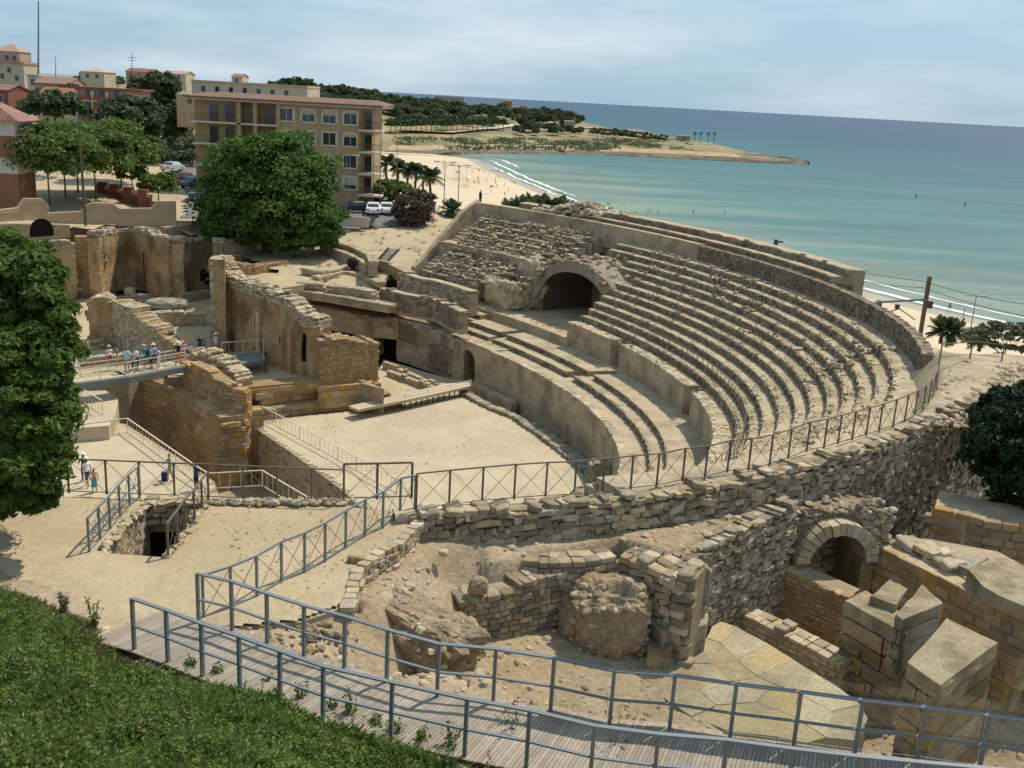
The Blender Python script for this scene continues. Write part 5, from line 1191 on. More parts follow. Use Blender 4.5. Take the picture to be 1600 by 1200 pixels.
vp=thing('viewing_platform','small raised metal viewing platform inside the church ruins','platform',tuple(W(390,560,3.2)))
q=poly_px([(368,570),(415,562),(412,548),(345,555)],3.2); mb=MB(); mb.prism(q,3.0,3.2); mb.build('deck','steel',vp)
for i,p in enumerate(q):
    mb=MB(); mb.box((p[0],p[1],2.6),(.06,.06,.42)); mb.build('leg','dark_steel',vp)
fence('platform_rail','pale railing round the small viewing platform','railing',[W(412,561,3.2),W(412,549,3.2),W(380,552,3.2),W(347,555,3.2)],1.0,'white_rail',w=.04,style='bars',rail=.045)
# metal steps up at the back
ms_=thing('metal_steps','short steel staircase leaning on the low wall near the boundary wall','steps',tuple(W(608,400,7.2)))
a0,a1=W(592,405,7.3),W(608,387,8.6); b0,b1=W(606,408,7.3),W(624,389,8.6)
mb=MB(); mb.beam(a0,a1,.1,.25); mb.beam(b0,b1,.1,.25); mb.build('stringer','steel',ms_)
for i in range(7):
    s=(i+.5)/7; mb=MB(); mb.beam(a0+(a1-a0)*s,b0+(b1-b0)*s,.3,.06); mb.build('step','steel',ms_)
# --- boardwalk
ZB=13.5; HR=1.05
out_px=[(206,935),(259,953),(314,974),(373,994),(437,1017),(505,1041),(613,1066),(730,1092),(828,1110),(929,1134),(1029,1147),(1136,1148+8),(1240,1170),(1345,1182),(1450,1192),(1560,1202),(1680,1216)]
in_px=[(308,896),(361,908),(416.6,927),(475,946),(539,963),(606,984),(686,1006),(775,1014),(866,1028),(960,1048),(1055,1055),(1151,1069),(1252,1081),(1349,1094),(1448,1105),(1547,1118),(1650,1132)]
OUTP=[W(x,y,ZB+HR)-[0,0,HR] for x,y in out_px]; INP=[W(x,y,ZB+HR)-[0,0,HR] for x,y in in_px]
bwk=thing('boardwalk','raised timber boardwalk of narrow planks curving across the foreground','boardwalk',tuple(OUTP[6]))
o_,_=resample(np.array([p[:2] for p in OUTP]),.1); i_,_=resample(np.array([p[:2] for p in INP]),.1)
o0=W(165,985,ZB-.35); i0=W(300,962,ZB-.35)
Ltot=19.5; npl=225
def lerp_line(L,s): 
    k=s*(len(L)-1); a=int(k); a=min(a,len(L)-2); return L[a]+(L[a+1]-L[a])*(k-a)
pls=[]
for i in range(npl+1):
    s=i/npl; pls.append((lerp_line(o_,s),lerp_line(i_,s)))
pre=[]
d0=pls[0][0]-pls[1][0];
for i in range(11,0,-1): pre.append((pls[0][0]+np.array([-.085,.035])*i,pls[0][1]+np.array([-.085,.035])*i*1.0))
allp=pre+pls
for i in range(len(allp)-1):
    (a,b),(c,d)=allp[i],allp[i+1]; v=(a-b)/np.linalg.norm(a-b)*.10
    z=ZB-.02-(.03*max(0,9-i)/9)+RS.uniform(-.003,.003)
    g=.06
    P4=[a+v+(c-a)*g,c+v-(c-a)*g,d-v-(d-b)*g,b-v+(d-b)*g]
    mb=MB(); mb.prism([tuple(p) for p in P4],z-.03,z); mb.build('plank','plank',bwk)
for L,nm in((o_,'edge_beam'),(i_,'edge_beam')):
    mb=MB(); 
    for a,b in zip(L[:-1:6],L[6::6]): mb.beam((*a,ZB-.13),(*b,ZB-.13),.12,.16)
    mb.build(nm,'fence_dark',bwk)
rows=[]
for a,b in allp[::3]: rows.append([(*a,ZB-.2),(*a,ZB-.07),(*b,ZB-.07),(*b,ZB-.2)])
mb=MB(); mb.loft(rows); mb.build('joists','fence_dark',bwk)
def handrail(name,label,P,glass=None):
    root=thing(name,label,'handrail',tuple(P[len(P)//2]))
    for i,p in enumerate(P):
        q=P[min(i+1,len(P)-1)]-P[max(i-1,0)]; hh=HR+.16
        o=bpy.data.objects.new('post',postmesh(.062,hh,'steel')); COL.objects.link(o); o.parent=root; o.location=Vector(p)-root.location-Vector((0,0,.16)); o.rotation_euler=(0,0,math.atan2(q[1],q[0]))
    mb=MB()
    for a,b in zip(P[:-1],P[1:]): mb.beam(a+[0,0,HR],b+[0,0,HR],.085,.03)
    mb.build('top_rail','steel',root)
    for a,b in zip(P[:-1],P[1:]):
        mb=MB(); mb.beam(a+[0,0,.48],b+[0,0,.48],.055,.03); mb.build('middle_rail','steel',root)
    if glass is not None:
        for a,b in zip(P[glass:-1],P[glass+1:]):
            d=(b-a)[:2];n=np.array([-d[1],d[0]])/np.linalg.norm(d); n=n if n[1]>0 else -n
            a2=a[:2]+n*.07+(b-a)[:2]*.02;b2=b[:2]+n*.07-(b-a)[:2]*.02; mb=MB(); mb.prism([tuple(p) for p in(a2,b2,b2+n*.01,a2+n*.01)],ZB+.05,ZB+1.3); mb.build('glass_panel','pane_glass',root)
handrail('outer_handrail','grey steel handrail on the near grassy side of the boardwalk',OUTP)
handrail('inner_handrail','grey steel handrail on the ruins side of the boardwalk, with glass panels to the right',INP,8)
# ============================================================ TREES AND PLANTS
def leafquads(C,size,rng_,aspect=1.6,N=None,up=.35):
    """quads at points C; N preferred normals"""
    n=len(C); R=RS
    nn=R.normal(0,1,(n,3)); 
    if N is not None: nn=nn*.55+N
    nn[:,2]+=up; nn/=np.linalg.norm(nn,axis=1)[:,None]
    a=R.normal(0,1,(n,3)); u=np.cross(nn,a); u/=np.linalg.norm(u,axis=1)[:,None]; v=np.cross(nn,u)
    s=size*np.exp(R.uniform(-.35,.35,n))[:,None]
    u=u*s*aspect/2; v=v*s/2
    bend=nn*s*.18
    return np.stack([C-u,C-v*.9+bend,C+u,C+v*.9+bend],1)
def crown(center,rad,nclump,per,size,seed,lobes=.32,aspect=1.6,fill=.75,low=-.6,mb=None):
    R=np.random.RandomState(seed); mb=mb or MB(); pts=[];nr=[]
    cen=np.array(center,float); rad=np.array(rad,float)
    k=0
    while k<nclump:
        d=R.normal(0,1,3); d/=np.linalg.norm(d)
        if d[2]<low: continue
        r=R.uniform(.5,1.)**.5*fill+ (1-fill)*R.uniform(.3,1)
        bump=1+.34*mnoise.noise(Vector((d[0]*1.7+seed,d[1]*1.7,d[2]*1.7)))+.12*mnoise.noise(Vector((d[0]*4+seed,d[1]*4,d[2]*4)))
        c=cen+d*rad*r*bump; cr=lobes*min(rad)*R.uniform(.55,1.15)
        m=int(per*R.uniform(.7,1.3)); q=R.normal(0,1,(m,3)); q/=np.linalg.norm(q,axis=1)[:,None]; q[:,2]=np.where(q[:,2]<-.3,-q[:,2],q[:,2])
        rr_=R.uniform(.55,1.05,m)[:,None]
        pts.append(c+q*rr_*cr*np.array([1.15,1.15,.8])); nr.append(q); k+=1
    P=np.concatenate(pts);Nn=np.concatenate(nr)
    mb.many(leafquads(P,size,None,aspect,Nn),[(0,1,2,3)]); return mb
def trunkmesh(base,top,r,limbs,seed,spread,mb=None,lean=(0,0)):
    R=random.Random(seed); mb=mb or MB(); b=np.array(base,float);t=np.array(top,float); n=4; prev=b;pr=r
    for i in range(1,n+1):
        s=i/n; p=b+(t-b)*s+np.array([R.uniform(-.1,.1)*r*3,R.uniform(-.1,.1)*r*3,0]); r1=r*(1-.45*s); mb.tube(prev,p,pr,r1,7,False); prev=p;pr=r1
    for i in range(limbs):
        a=i/limbs*6.28+R.uniform(-.4,.4); q=t+np.array([math.cos(a)*spread[0]*R.uniform(.4,.8),math.sin(a)*spread[1]*R.uniform(.4,.8),spread[2]*R.uniform(.1,.9)])
        m=t+(q-t)*.5+np.array([0,0,spread[2]*.1]); mb.tube(t-np.array([0,0,.1]),m,r*.5,r*.3,5,False); mb.tube(m,q,r*.3,r*.08,5,False)
    return mb
def tree(name,label,loc,h,rad,cz,leaf,size,ncl,per,seed,tr=.25,group=None,limbs=6,cat='tree',lobes=.32,low=-.5,aspect=1.6,zr=None):
    """local tree: trunk + crown; returns root"""
    root=thing(name,label,cat,(0,0,0),group)
    trunkmesh((0,0,-.2),(0,0,cz-rad[2]*.55),tr,limbs,seed,(rad[0]*.7,rad[1]*.7,rad[2]),None).build('trunk','bark',root)
    crown((0,0,cz),rad,ncl,per,size,seed,lobes,aspect,low=low).build('crown',leaf,root)
    root.location=loc; return root
wbt=W(418,392,6.5)
tree('broadleaf_tree','huge rounded dark green tree shading the ground in front of the apartment block',tuple(wbt),13,(7.4,7.0,6.0),6.6,'leaf_big',.27,300,150,3,tr=.6,low=-.85,lobes=.27)
bt_=[o for o in bpy.data.objects if o.name=='broadleaf_tree'][0]
for c_,r_2,sd in (((4.6,-.5,3.6),(3.4,3.4,3.1),4),((-3.6,-.5,4.2),(3.4,3.2,3.0),6),((-1.2,0,10.0),(3.6,3.4,2.2),7),((3.2,-2.6,2.3),(3.2,2.4,2.0),8),((-2.6,-2.6,2.6),(3.4,2.4,2.2),9),((5.4,-1.5,2.4),(2.4,2.2,2.0),10)):
    o=crown(c_,r_2,90,140,.27,sd,.32,low=-.9).build('crown','leaf_big',None); o.parent=bt_
# near tree at the left edge
nr_=thing('overhanging_tree','bright green leafy tree filling the left edge above the sandy plateau','tree',(-17.6,24.0,13.0))
trunkmesh((-17.6,24,12.9),(-16.6,24,15.2),.32,7,5,(3.2,2.,4.5)).build('trunk','bark',nr_)
mbc=MB()
for i,(px,py,d_,r_) in enumerate([(18,400,24,1.0),(55,430,23.6,1.05),(80,480,23,.85),(88,540,23,.8),(45,560,22.5,1.2),(72,625,22,.95),(85,690,22,.75),(50,720,21.5,.9),(10,755,21.5,.75),(75,755,21.6,.5),(10,650,23,1.5),(-40,480,25,1.8),(-60,620,24,2.0),(-50,740,22.5,1.4),(20,480,24,1.4),(98,585,22.4,.55),(-30,390,25,1.2),(40,660,23,1.3),(30,380,24.5,.6)]):
    px-=24; py+=16; c=atd(px,py,d_); crown(c,(r_,r_*.9,r_*.85),int(18+30*r_),150,.085,200+i,.40,2.2,mb=mbc,low=-1)
mbc.build('crown','leaf_near',nr_)
# street trees on the playground
ST=[((78,318),(66,255),9.8),((103,308),(105,262),9.8),((150,312),(160,250),9.8),((122,300),(130,250),9.9),((190,300),(195,255),9.9)]
lbs=['round street tree right beside the brick house','second street tree from the brick house with a thin straight trunk','street tree standing close behind the tall leaning pole','small street tree between two larger ones on the sandy yard','rightmost of the round street trees on the sandy yard']
for i,((bx_,by_),c_,z) in enumerate(ST):
    w=W(bx_,by_,z); tree('street_tree',lbs[i],tuple(w),7,(4.0 if i%2 else 4.5,4.0,3.4),5.0,'leaf_street',.30,110,80,30+i,tr=.13,group='street trees on the sandy yard',lobes=.36)
w=W(248,318,9.3); tree('round_shrub','round lime green bush at the corner of the low yard wall',tuple(w),3,(2.1,1.9,1.5),2.2,'leaf_lime',.28,60,50,41,tr=.1,cat='bush',lobes=.4)
w=W(207,302,9.6); tree('round_shrub','lighter green bush behind the lime green corner bush',tuple(w),3,(2.0,1.9,1.3),2.4,'leaf_lime',.28,45,50,42,tr=.1,cat='bush',lobes=.4)
w=atd(203,240,150); tree('pine_tree','dark rounded pine in front of the pinkish apartment building',(w[0],w[1],w[2]),9,(4.6,4.2,3.6),4.2,'leaf_pine',.4,120,80,43,tr=.25,lobes=.34,low=-.8)
for i,(px,py,r1,r2) in enumerate([(243,172,4.6,4.2),(262,192,3.6,3.0),(228,150,3.2,3.0),(282,228,3.4,3.0),(258,235,3.2,2.6),(250,135,3.6,2.6)]):
    w=atd(px,py,205); tree('pine_tree',['tallest dark pine on the slope between the pinkish block and the apartment block','smaller pine right of the tallest slope pine','pine top just right of the pinkish block roof','lower green tree beside the left end of the apartment block','low tree behind the rounded pine on the slope','pine crown on the skyline above the slope trees'][i],(w[0],w[1],w[2]-r2-2),9,(r1,r1,r2),r2+2,'leaf_pine' if i!=3 else 'leaf_olive',.5,80,60,143+i,tr=.25,lobes=.34,low=-.9)
w=atd(88,205,150); tree('pine_tree','dark pine rising above the roof of the brick house',tuple(w),9,(4.2,4.2,2.4),3.2,'leaf_pine',.5,70,60,44,tr=.25,lobes=.34)
w=W(610,322,8.6); tree('green_bush','wide bright green bush behind the parked cars',tuple(w),4,(3.6,2.8,2.0),1.8,'leaf_street',.34,90,60,46,tr=.15,cat='bush',lobes=.34,low=-.9)
w=W(648,352,7.9); tree('oleander_bush','big round brownish flowering oleander bush beside the car park',tuple(w),4,(2.9,2.7,2.2),1.9,'leaf_shrub',.26,110,60,47,tr=.1,cat='bush',lobes=.3,low=-.9)
ol=[o for o in bpy.data.objects if o.name.startswith('oleander_bush')][0]
crown((0,0,1.6),(3.0,2.8,2.0),60,14,.17,48,.3,1.2,low=-.9).build('blossom','petals',ol).location=(0,0,-.2)
w=W(1570,556,-4); tree('grey_shrub','large grey-green feathery shrub at the right edge above the sand',tuple(w),4,(4.6,3,2.2),2.2,'leaf_olive',.3,90,60,49,tr=.1,cat='bush',lobes=.3,low=-.9)
w=W(1595,800,8.5)
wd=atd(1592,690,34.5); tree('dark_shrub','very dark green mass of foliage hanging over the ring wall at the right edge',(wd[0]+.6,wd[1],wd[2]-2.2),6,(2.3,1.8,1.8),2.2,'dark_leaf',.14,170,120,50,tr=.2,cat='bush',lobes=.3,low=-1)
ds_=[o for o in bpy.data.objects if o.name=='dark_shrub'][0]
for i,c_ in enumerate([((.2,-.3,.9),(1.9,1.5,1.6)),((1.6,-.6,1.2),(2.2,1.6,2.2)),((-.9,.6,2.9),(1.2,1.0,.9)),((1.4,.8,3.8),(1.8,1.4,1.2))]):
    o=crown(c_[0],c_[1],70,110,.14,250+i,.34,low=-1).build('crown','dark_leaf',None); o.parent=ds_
# agave
def rosette(name,label,loc,n,L_,w_,m,seed,cat='plant',curl=.5,zb=.1,group=None):
    R=random.Random(seed); root=thing(name,label,cat,loc,group); mb=MB()
    for i in range(n):
        a=i*2.4+R.uniform(-.2,.2); el=R.uniform(.25,1.35); l=L_*R.uniform(.75,1.1); pr=[];rows=[]
        for k in range(4):
            s=k/3; r=l*s*math.cos(el); z=zb+l*s*math.sin(el)-curl*l*s*s*(1.2-el*.6)*.4; wd=w_*(1-s)**.6*(.7+.6*s) if s<1 else .01
            c=np.array([math.cos(a)*r,math.sin(a)*r,z]); n2=np.array([-math.sin(a),math.cos(a),0])*wd/2
            rows.append([tuple(c-n2),tuple(c+np.array([0,0,-wd*.25])),tuple(c+n2)])
        mb.loft(rows)
    o=mb.build('leaves',m,root); o.location=o.location-root.location if False else o.location
    return root
def rosette_at(*a,**k):
    loc=a[2]; a=list(a); a[2]=(0,0,0); r=rosette(*a,**k)
    for ch in r.children: pass
    r.location=loc; return r
rosette_at('agave_plant','silvery agave clump left of the oleander bush',tuple(W(580,356,7.9)),26,1.9,.28,'leaf_agave',3,zb=.1)
rosette_at('agave_plant','second silvery agave clump behind the white cars',tuple(W(612,336,8.4)),18,1.6,.25,'leaf_agave',4)
def palm_proto(name,label,h,L_,nf,seed,leaf='leaf_palm',tr=.2,cat='palm tree',dens=12,droop=.9,group=None):
    R=random.Random(seed); root=thing(name,label,cat,(0,0,0),group); mb=MB(); pv=np.array([0,0,-.3])
    for i in range(1,6): p=np.array([.03*i*math.sin(seed+i),.03*i,h*i/5]); mb.tube(pv,p,tr*(1.15-.06*i),tr*(1.1-.06*i),7,i==5); pv=p
    mb.build('trunk','bark',root); mb=MB()
    for i in range(nf):
        a=i*2.399+R.uniform(-.2,.2); el=R.uniform(-.35,1.25); l=L_*R.uniform(.8,1.1); pts=[]
        for k in range(7):
            s=k/6; r=l*s*math.cos(el)*(1-.15*s); z=h+l*s*math.sin(el)-droop*l*.45*s*s; pts.append(np.array([math.cos(a)*r,math.sin(a)*r,z]))
        side=np.array([-math.sin(a),math.cos(a),0])
        for k in range(dens):
            s=(k+1)/(dens+1)*6; j=min(int(s),5); c=pts[j]+(pts[j+1]-pts[j])*(s-j); d=(pts[j+1]-pts[j]); d/=np.linalg.norm(d); ll=l*.30*math.sin(math.pi*min(1,(k+1.5)/(dens+1)))+.08
            for sg in(-1,1):
                tip=c+side*sg*ll*.8+d*ll*.55-np.array([0,0,ll*.35]); wdt=d*l*.045
                mb.add([c-wdt,c+wdt,tip+wdt*.2,tip-wdt*.2],[(0,1,2,3)])
        for k in range(6): mb.tube(pts[k],pts[k+1],.025*L_/2,.018*L_/2,3,False)
    mb.build('crown',leaf,root); return root
def place(root,loc,rz=0.,s=1.,label=None,group=None,first=False):
    o=root if first else copy_tree(root); o.location=loc; o.rotation_euler=(0,0,rz); o.scale=(s,s,s)
    if label: o['label']=label
    if group: o['group']=group
    return o
pA=palm_proto('palm_tree','x',3.6,2.6,26,1)
specs=[((507*0+672,312),8.5,1.05,'date palm with a full crown right behind the oleander bush'),((604,296),9,1.1,'leftmost of the tall palms in front of the beach'),((622,298),8.8,1.,'second palm from the apartment block'),((636,300),8.6,.95,'third palm from the apartment block'),((648,303),8.4,1.0,'fourth palm from the apartment block, close to the date palm'),((660,306),8.3,.95,'slim palm left of the full date palm')]
for i,(p_,z,s,lb) in enumerate(specs): place(pA,tuple(W(p_[0],p_[1]+(6 if i==0 else 0),z)),i*1.1,s,lb,'palms between the car park and the beach',first=(i==0))
pB=palm_proto('fan_palm','low palm with stiff upright fronds beside the lamp posts',1.2,2.6,30,5,tr=.22,droop=.5)
place(pB,tuple(W(705,342,7.3)),0,.95,first=True)
for i,(x,y,s,lb) in enumerate([(818,336,1.1,'leftmost of three bushy palms behind the top of the seat tiers'),(840,338,1.35,'middle of three bushy palms behind the top of the seat tiers'),(868,338,1.2,'rightmost of three bushy palms behind the top of the seat tiers'),(795,332,.8,'small palm tuft left of the three bushy palms')]):
    w=atd(x,y,128.); place(pB,(w[0],w[1],w[2]-1.2*s),i*1.7,s*1.15,lb,'bushy palms behind the tiers')
for i,(x,y,s,lb) in enumerate([(1470,533,1.25,'left one of a pair of fan palms beside the catenary pole'),(1487,535,1.3,'right one of a pair of fan palms beside the catenary pole'),(1530,545,1.2,'leaning palm right of the thin lamp post')]):
    w=W(x,y,-6.5); place(pB,tuple(w),i*2.,s,lb,'palms along the beach promenade')
# promontory tip: four tall tufted palms
pT=palm_proto('tall_palm','x',9.,3.2,26,8,tr=.35,droop=1.1,dens=7)
for i,(x,lb) in enumerate([(1085,'leftmost of four tall palms on the headland'),(1094,'second of four tall palms on the headland'),(1106,'third of four tall palms on the headland'),(1115,'rightmost of four tall palms on the headland, above a bush')]):
    w=hit(x,222,500.); place(pT,tuple(w),i,1.0,lb,'tall palms on the headland',first=(i==0))
# grove protos for far woods
protos=[]
for i in range(5):
    r=tree('pine_tree','dark green pine in the wood along the far hill',(0,0,0),9,(4.6+i*.3,4.6,3.2+(i%3)*.5),5.6,'leaf_pine' if i%2 else 'leaf_olive' if i==4 else 'leaf_pine',.9,46,26,60+i,tr=.3,group='pines in the wood on the far hill',lobes=.4,low=-.7); protos.append(r)
used=[False]*5
def far_tree(px,py,z,s,k,zr=None,label=None,group=None):
    label=label or ('dark green pine in the wood along the far hill' if k!=4 else 'olive-grey tree in the wood along the far hill')
    w=hit(px,py,170.); h=w[2]
    o=place(protos[k],(w[0],w[1],h-.2),RS.uniform(0,6.28),s*RS.uniform(.8,1.2),label,group,first=not used[k]); used[k]=True; return o
SK=[(120,134,16.5,1.),(135,136,16.5,1.2),(150,137,16.5,1.1),(170,140,16,1.),(185,139,16,1.),(228,143,15.5,1.2),(245,146,15.5,1.3),(262,149,15.5,1.1),(232,172,13,1.),(250,178,12.5,1.1),(268,186,12,1.),(255,200,11.5,.9),(222,190,12,1.),(240,205,11.2,.8),
    (290,140,18,.9),(310,141,18,.8),(330,142,19,.9),(350,143,18,.8),(375,144,18,.9),(400,145,18,.7)]
_q=np.random.RandomState(77)
for x in range(438,640,7): SK.append((x+_q.uniform(-3,3),152+(x-445)*.11+_q.uniform(-2,3),0,1.5-(x-445)*.002))
for x in range(450,700,8): SK.append((x+_q.uniform(-4,4),170+(x-450)*.04+_q.uniform(-3,5),12,1.15))
for x in range(600,905,6): SK.append((x+_q.uniform(-4,4),176+(x-600)*.03+_q.uniform(-3,4),0,1.15))
for x in range(610,905,7): SK.append((x+_q.uniform(-4,4),186+_q.uniform(-4,4),0,.95))
for x in range(625,770,9): SK.append((x,196+_q.uniform(-2,3),1.5,.75))
for x in range(808,905,6): SK.append((x+_q.uniform(-3,3),197+_q.uniform(-4,6),.5,.95)); SK.append((x+_q.uniform(-3,3),208+_q.uniform(-4,6),0,.75))
for x in range(925,1045,8): SK.append((x,213+(x-935)*.09,-4,.5)); SK.append((x+4,207+(x-935)*.1,-3,.45))
sk=SK
for i,(x,y,z,s) in enumerate(sk): far_tree(x,y,z,s,RS.randint(5))
for i,(x,y,r1) in enumerate([(48,124,2.6),(75,131,2.4),(112,126,3.0),(168,128,2.8),(186,131,2.6),(218,128,3.2),(243,129,3.4),(270,131,2.8),(322,132,2.4),(350,134,2.6),(425,132,3.6),(30,140,3.0),(120,138,2.8)]):
    w=atd(x,y,292.); place(protos[i%4],(w[0],w[1],w[2]-8.5),i*1.3,r1/4.6*1.15,'dark tree rising between the far houses on the left skyline','trees between the skyline houses')
# scrub on slope left of apartments
for i in range(46):
    x=RS.uniform(235,305);y=RS.uniform(185,262); far_tree(x,y,np.interp(y,[185,262],[12.5,10.2]),.28+.2*RS.uniform(),4,label='olive grey bush on the slope left of the apartment block',group='bushes on the slope behind the street')
# palm avenue on far shore
av=tree('avenue_tree','small round tree in the row along the far coast road',(0,0,0),4,(2.3,2.3,1.7),3.9,'leaf_pine',.7,22,22,90,tr=.25,group='trees in the row along the far coast road',lobes=.45,low=-.4)
for i,x in enumerate(range(610,792,8)):
    w=hit(x,209-(x-610)*.028,450.); h=w[2]; place(av,(w[0],w[1],h),i,1.5,first=(i==0))
# low coastal scrub
sc=[]
for _ in range(600):
    x=RS.uniform(620,1080);y=RS.uniform(216,232)+(x-620)*.006; w=hit(x,y,450.)
    if fbm(w[0]*.02,w[1]*.02,3,3)<.0: continue
    sc.append((w[0],w[1],w[2]+.3))
C=np.array(sc); rep=np.repeat(C,14,0)+RS.normal(0,1,(len(C)*14,3))*np.array([2.2,2.2,.5]); mb=MB(); mb.many(leafquads(rep,1.1,None),[(0,1,2,3)]); tag(mb.build('coastal_scrub','leaf_olive'),kind='stuff')
# ---- grass bank
def blades(n,polyxy,zf,h0,h1,m,name,dens=None,wd=.018,clump=1):
    b=np.array(polyxy);x0,y0=b.min(0);x1,y1=b.max(0); pts=[]
    X=RS.uniform(x0,x1,n*5);Y=RS.uniform(y0,y1,n*5); k=inpoly_np(X,Y,polyxy)
    if dens is not None: k&=RS.uniform(0,1,n*5)<dens(X,Y)
    X=X[k][:n];Y=Y[k][:n]; Z=zf(X,Y); n=len(X); a=RS.uniform(0,6.28,n); L_=RS.uniform(h0,h1,n); tilt=RS.uniform(.1,.9,n)
    C=np.stack([X,Y,Z-.02],1); d=np.stack([np.cos(a)*tilt,np.sin(a)*tilt,np.ones(n)],1); d/=np.linalg.norm(d,axis=1)[:,None]; s=np.stack([-np.sin(a),np.cos(a),np.zeros(n)],1)*(wd*RS.uniform(.6,1.6,n))[:,None]
    mid=C+d*(L_*.55)[:,None]; tip=C+d*(L_)[:,None]-np.array([0,0,1])*(L_*tilt*.35)[:,None]+np.stack([np.cos(a),np.sin(a),a*0],1)*(L_*.2)[:,None]
    V=np.stack([C-s*.5,C+s*.5,mid+s,tip,mid-s],1); mb=MB(); mb.many(V,[(0,1,2,3,4)]); return tag(mb.build(name,m),kind='stuff')
GV=poly_px([(-60,890),(0,905),(50,925),(100,950),(150,985),(190,1025),(235,1058),(300,1062),(373,1072),(437,1092),(505,1124),(613,1156),(730,1192),(800,1215),(900,1240),(400,1500),(0,1500),(-100,1200)],13.6)
DRY0=poly_px([(-20,880),(60,910),(130,945),(200,1000),(245,1050),(215,1070),(150,1050),(90,1005),(20,950)],13.5)
def gd(X,Y): return np.clip(.75+lattice((X,Y),1.3,55)*.5,0.05,1)*np.where(inpoly_np(X,Y,DRY0),.16,1)
blades(70000,GV,gz,.08,.34,'grass','grass',gd,.008)
# leafy ground cover
b=np.array(GV); X=RS.uniform(b[:,0].min(),b[:,0].max(),260000);Y=RS.uniform(b[:,1].min(),b[:,1].max(),260000); k=inpoly_np(X,Y,GV)&(RS.uniform(0,1,260000)<gd(X,Y)); X=X[k][:90000];Y=Y[k][:90000]
G_=gz(X,Y); mound=.16*np.clip(lattice((X,Y),3.1,77),0,1.4)+.08*np.clip(lattice((X,Y),7.,78),0,1.2)
P_=np.stack([X,Y,G_+RS.uniform(.02,.16,len(X))+mound],1); n_=len(P_)
mb=MB(); mb.many(leafquads(P_[:int(n_*.93)],.042,None,1.9,up=.5),[(0,1,2,3)]); tag(mb.build('ground_cover','herb'),kind='stuff')
mb=MB(); mb.many(leafquads(P_[int(n_*.93):],.05,None,1.9,up=.5),[(0,1,2,3)]); tag(mb.build('dry_ground_cover','dry_herb'),kind='stuff')
# taller herb stalks through the bank
k=RS.choice(n_,900,False); st=P_[k]; rep=np.repeat(st,16,0); rep[:,2]+=np.tile(np.linspace(0,.42,16),len(st))*np.repeat(RS.uniform(.5,1.1,len(st)),16); rep[:,:2]+=RS.normal(0,.022,(len(rep),2)); mb=MB(); mb.many(leafquads(rep,.032,None,2.0,up=.3),[(0,1,2,3)]); tag(mb.build('herb_stalks','herb'),kind='stuff')
DRY=poly_px([(-20,895),(60,925),(130,955),(200,1010),(240,1052),(230,1085),(160,1075),(90,1030),(20,970)],13.5)
blades(16000,DRY,gz,.05,.22,'dry_grass','dry_grass',None,.008)
def weed(label,px,z,h,n,m,seed,flower=None,sz=.05,cat='plant'):
    w=W(px[0],px[1],z); root=thing('tall_weed',label,cat,tuple(w)); R=random.Random(seed); st_=MB();lv=[];fl=[]
    for i in range(n):
        a=R.uniform(0,6.28);t=R.uniform(0,.25)*h; top=np.array([w[0]+math.cos(a)*t,w[1]+math.sin(a)*t,w[2]+h*R.uniform(.6,1)]); base=np.array([w[0]+R.uniform(-.06,.06),w[1]+R.uniform(-.06,.06),w[2]])
        st_.tube(base,top,.006,.003,4,False)
        for k in range(9): s=R.uniform(.15,1); lv.append(base+(top-base)*s+np.array([R.uniform(-1,1),R.uniform(-1,1),R.uniform(-.3,.5)])*sz)
        fl.append(top)
    st_.build('stem',m,root); mb=MB(); mb.many(leafquads(np.array(lv),sz,None,2.2),[(0,1,2,3)]); mb.build('leaves',m,root)
    if flower:
        mb=MB(); mb.many(leafquads(np.repeat(np.array(fl),3,0)+RS.normal(0,.01,(len(fl)*3,3)),.035,None,1.2),[(0,1,2,3)]); mb.build('flower',flower,root)
weed('tall thin weed rising in front of the outer handrail near the bottom centre',(800,1195),12.7,1.35,7,'leaf_lime',3,'violet')
weed('tall leafy weed crossing the handrail right of the bottom centre',(960,1200),13.0,1.6,3,'leaf_lime',4,None)
weed('dry feathery weed growing at the upper edge of the grass bank',(148,985),13.3,.75,14,'leaf_lime',5,'dry_grass',.035)
weed('bushy pale weed left of the feathery weed at the edge of the grass bank',(100,960),13.3,.5,18,'leaf_olive',6,'dry_grass',.035)
weed('leafy weed clump between the handrail posts above the grass bank',(620,1190),12.9,.9,16,'leaf_street',8,None,.045)
weed('low weed clump beside the third outer handrail post',(300,1060),13.2,.5,18,'leaf_street',9,None,.04)
weed('weed clump with small leaves under the fifth outer handrail post',(420,1090),13.1,.5,22,'leaf_street',10,None,.04)
for i,(x,y) in enumerate([(340,1075),(470,1115),(545,1140),(585,1155),(660,1180),(700,1192),(520,1130)]):
    weed(['low leafy weed under the fourth outer post','leafy weed left of the sixth outer post','leafy weed right of the sixth outer post','weed tuft left of the seventh outer post','weed tuft right of the seventh outer post','weed tuft beside the eighth outer post','thin weed by the sixth outer post'][i],(x,y),13.15,.55+.1*(i%3),16,'leaf_lime' if i%2 else 'leaf_street',60+i,None,.04)
weed('small green weed at the bottom edge right of centre',(1000,1215),12.9,.6,6,'leaf_lime',12,None,.04)
pts=[];
for px_,py_ in((18,1125),(40,1190),(95,1160),(485,1175),(520,1150),(60,1080),(250,1120),(150,1180)): w=W(px_,py_,14.6); pts.append((w[0],w[1],float(gz(np.array([w[0]]),np.array([w[1]]))[0])+.2))
mb=MB(); mb.many(leafquads(np.repeat(np.array(pts),5,0)+RS.normal(0,.012,(len(pts)*5,3)),.035,None,1.2),[(0,1,2,3)]); tag(mb.build('violet_flowers','violet'),kind='stuff')
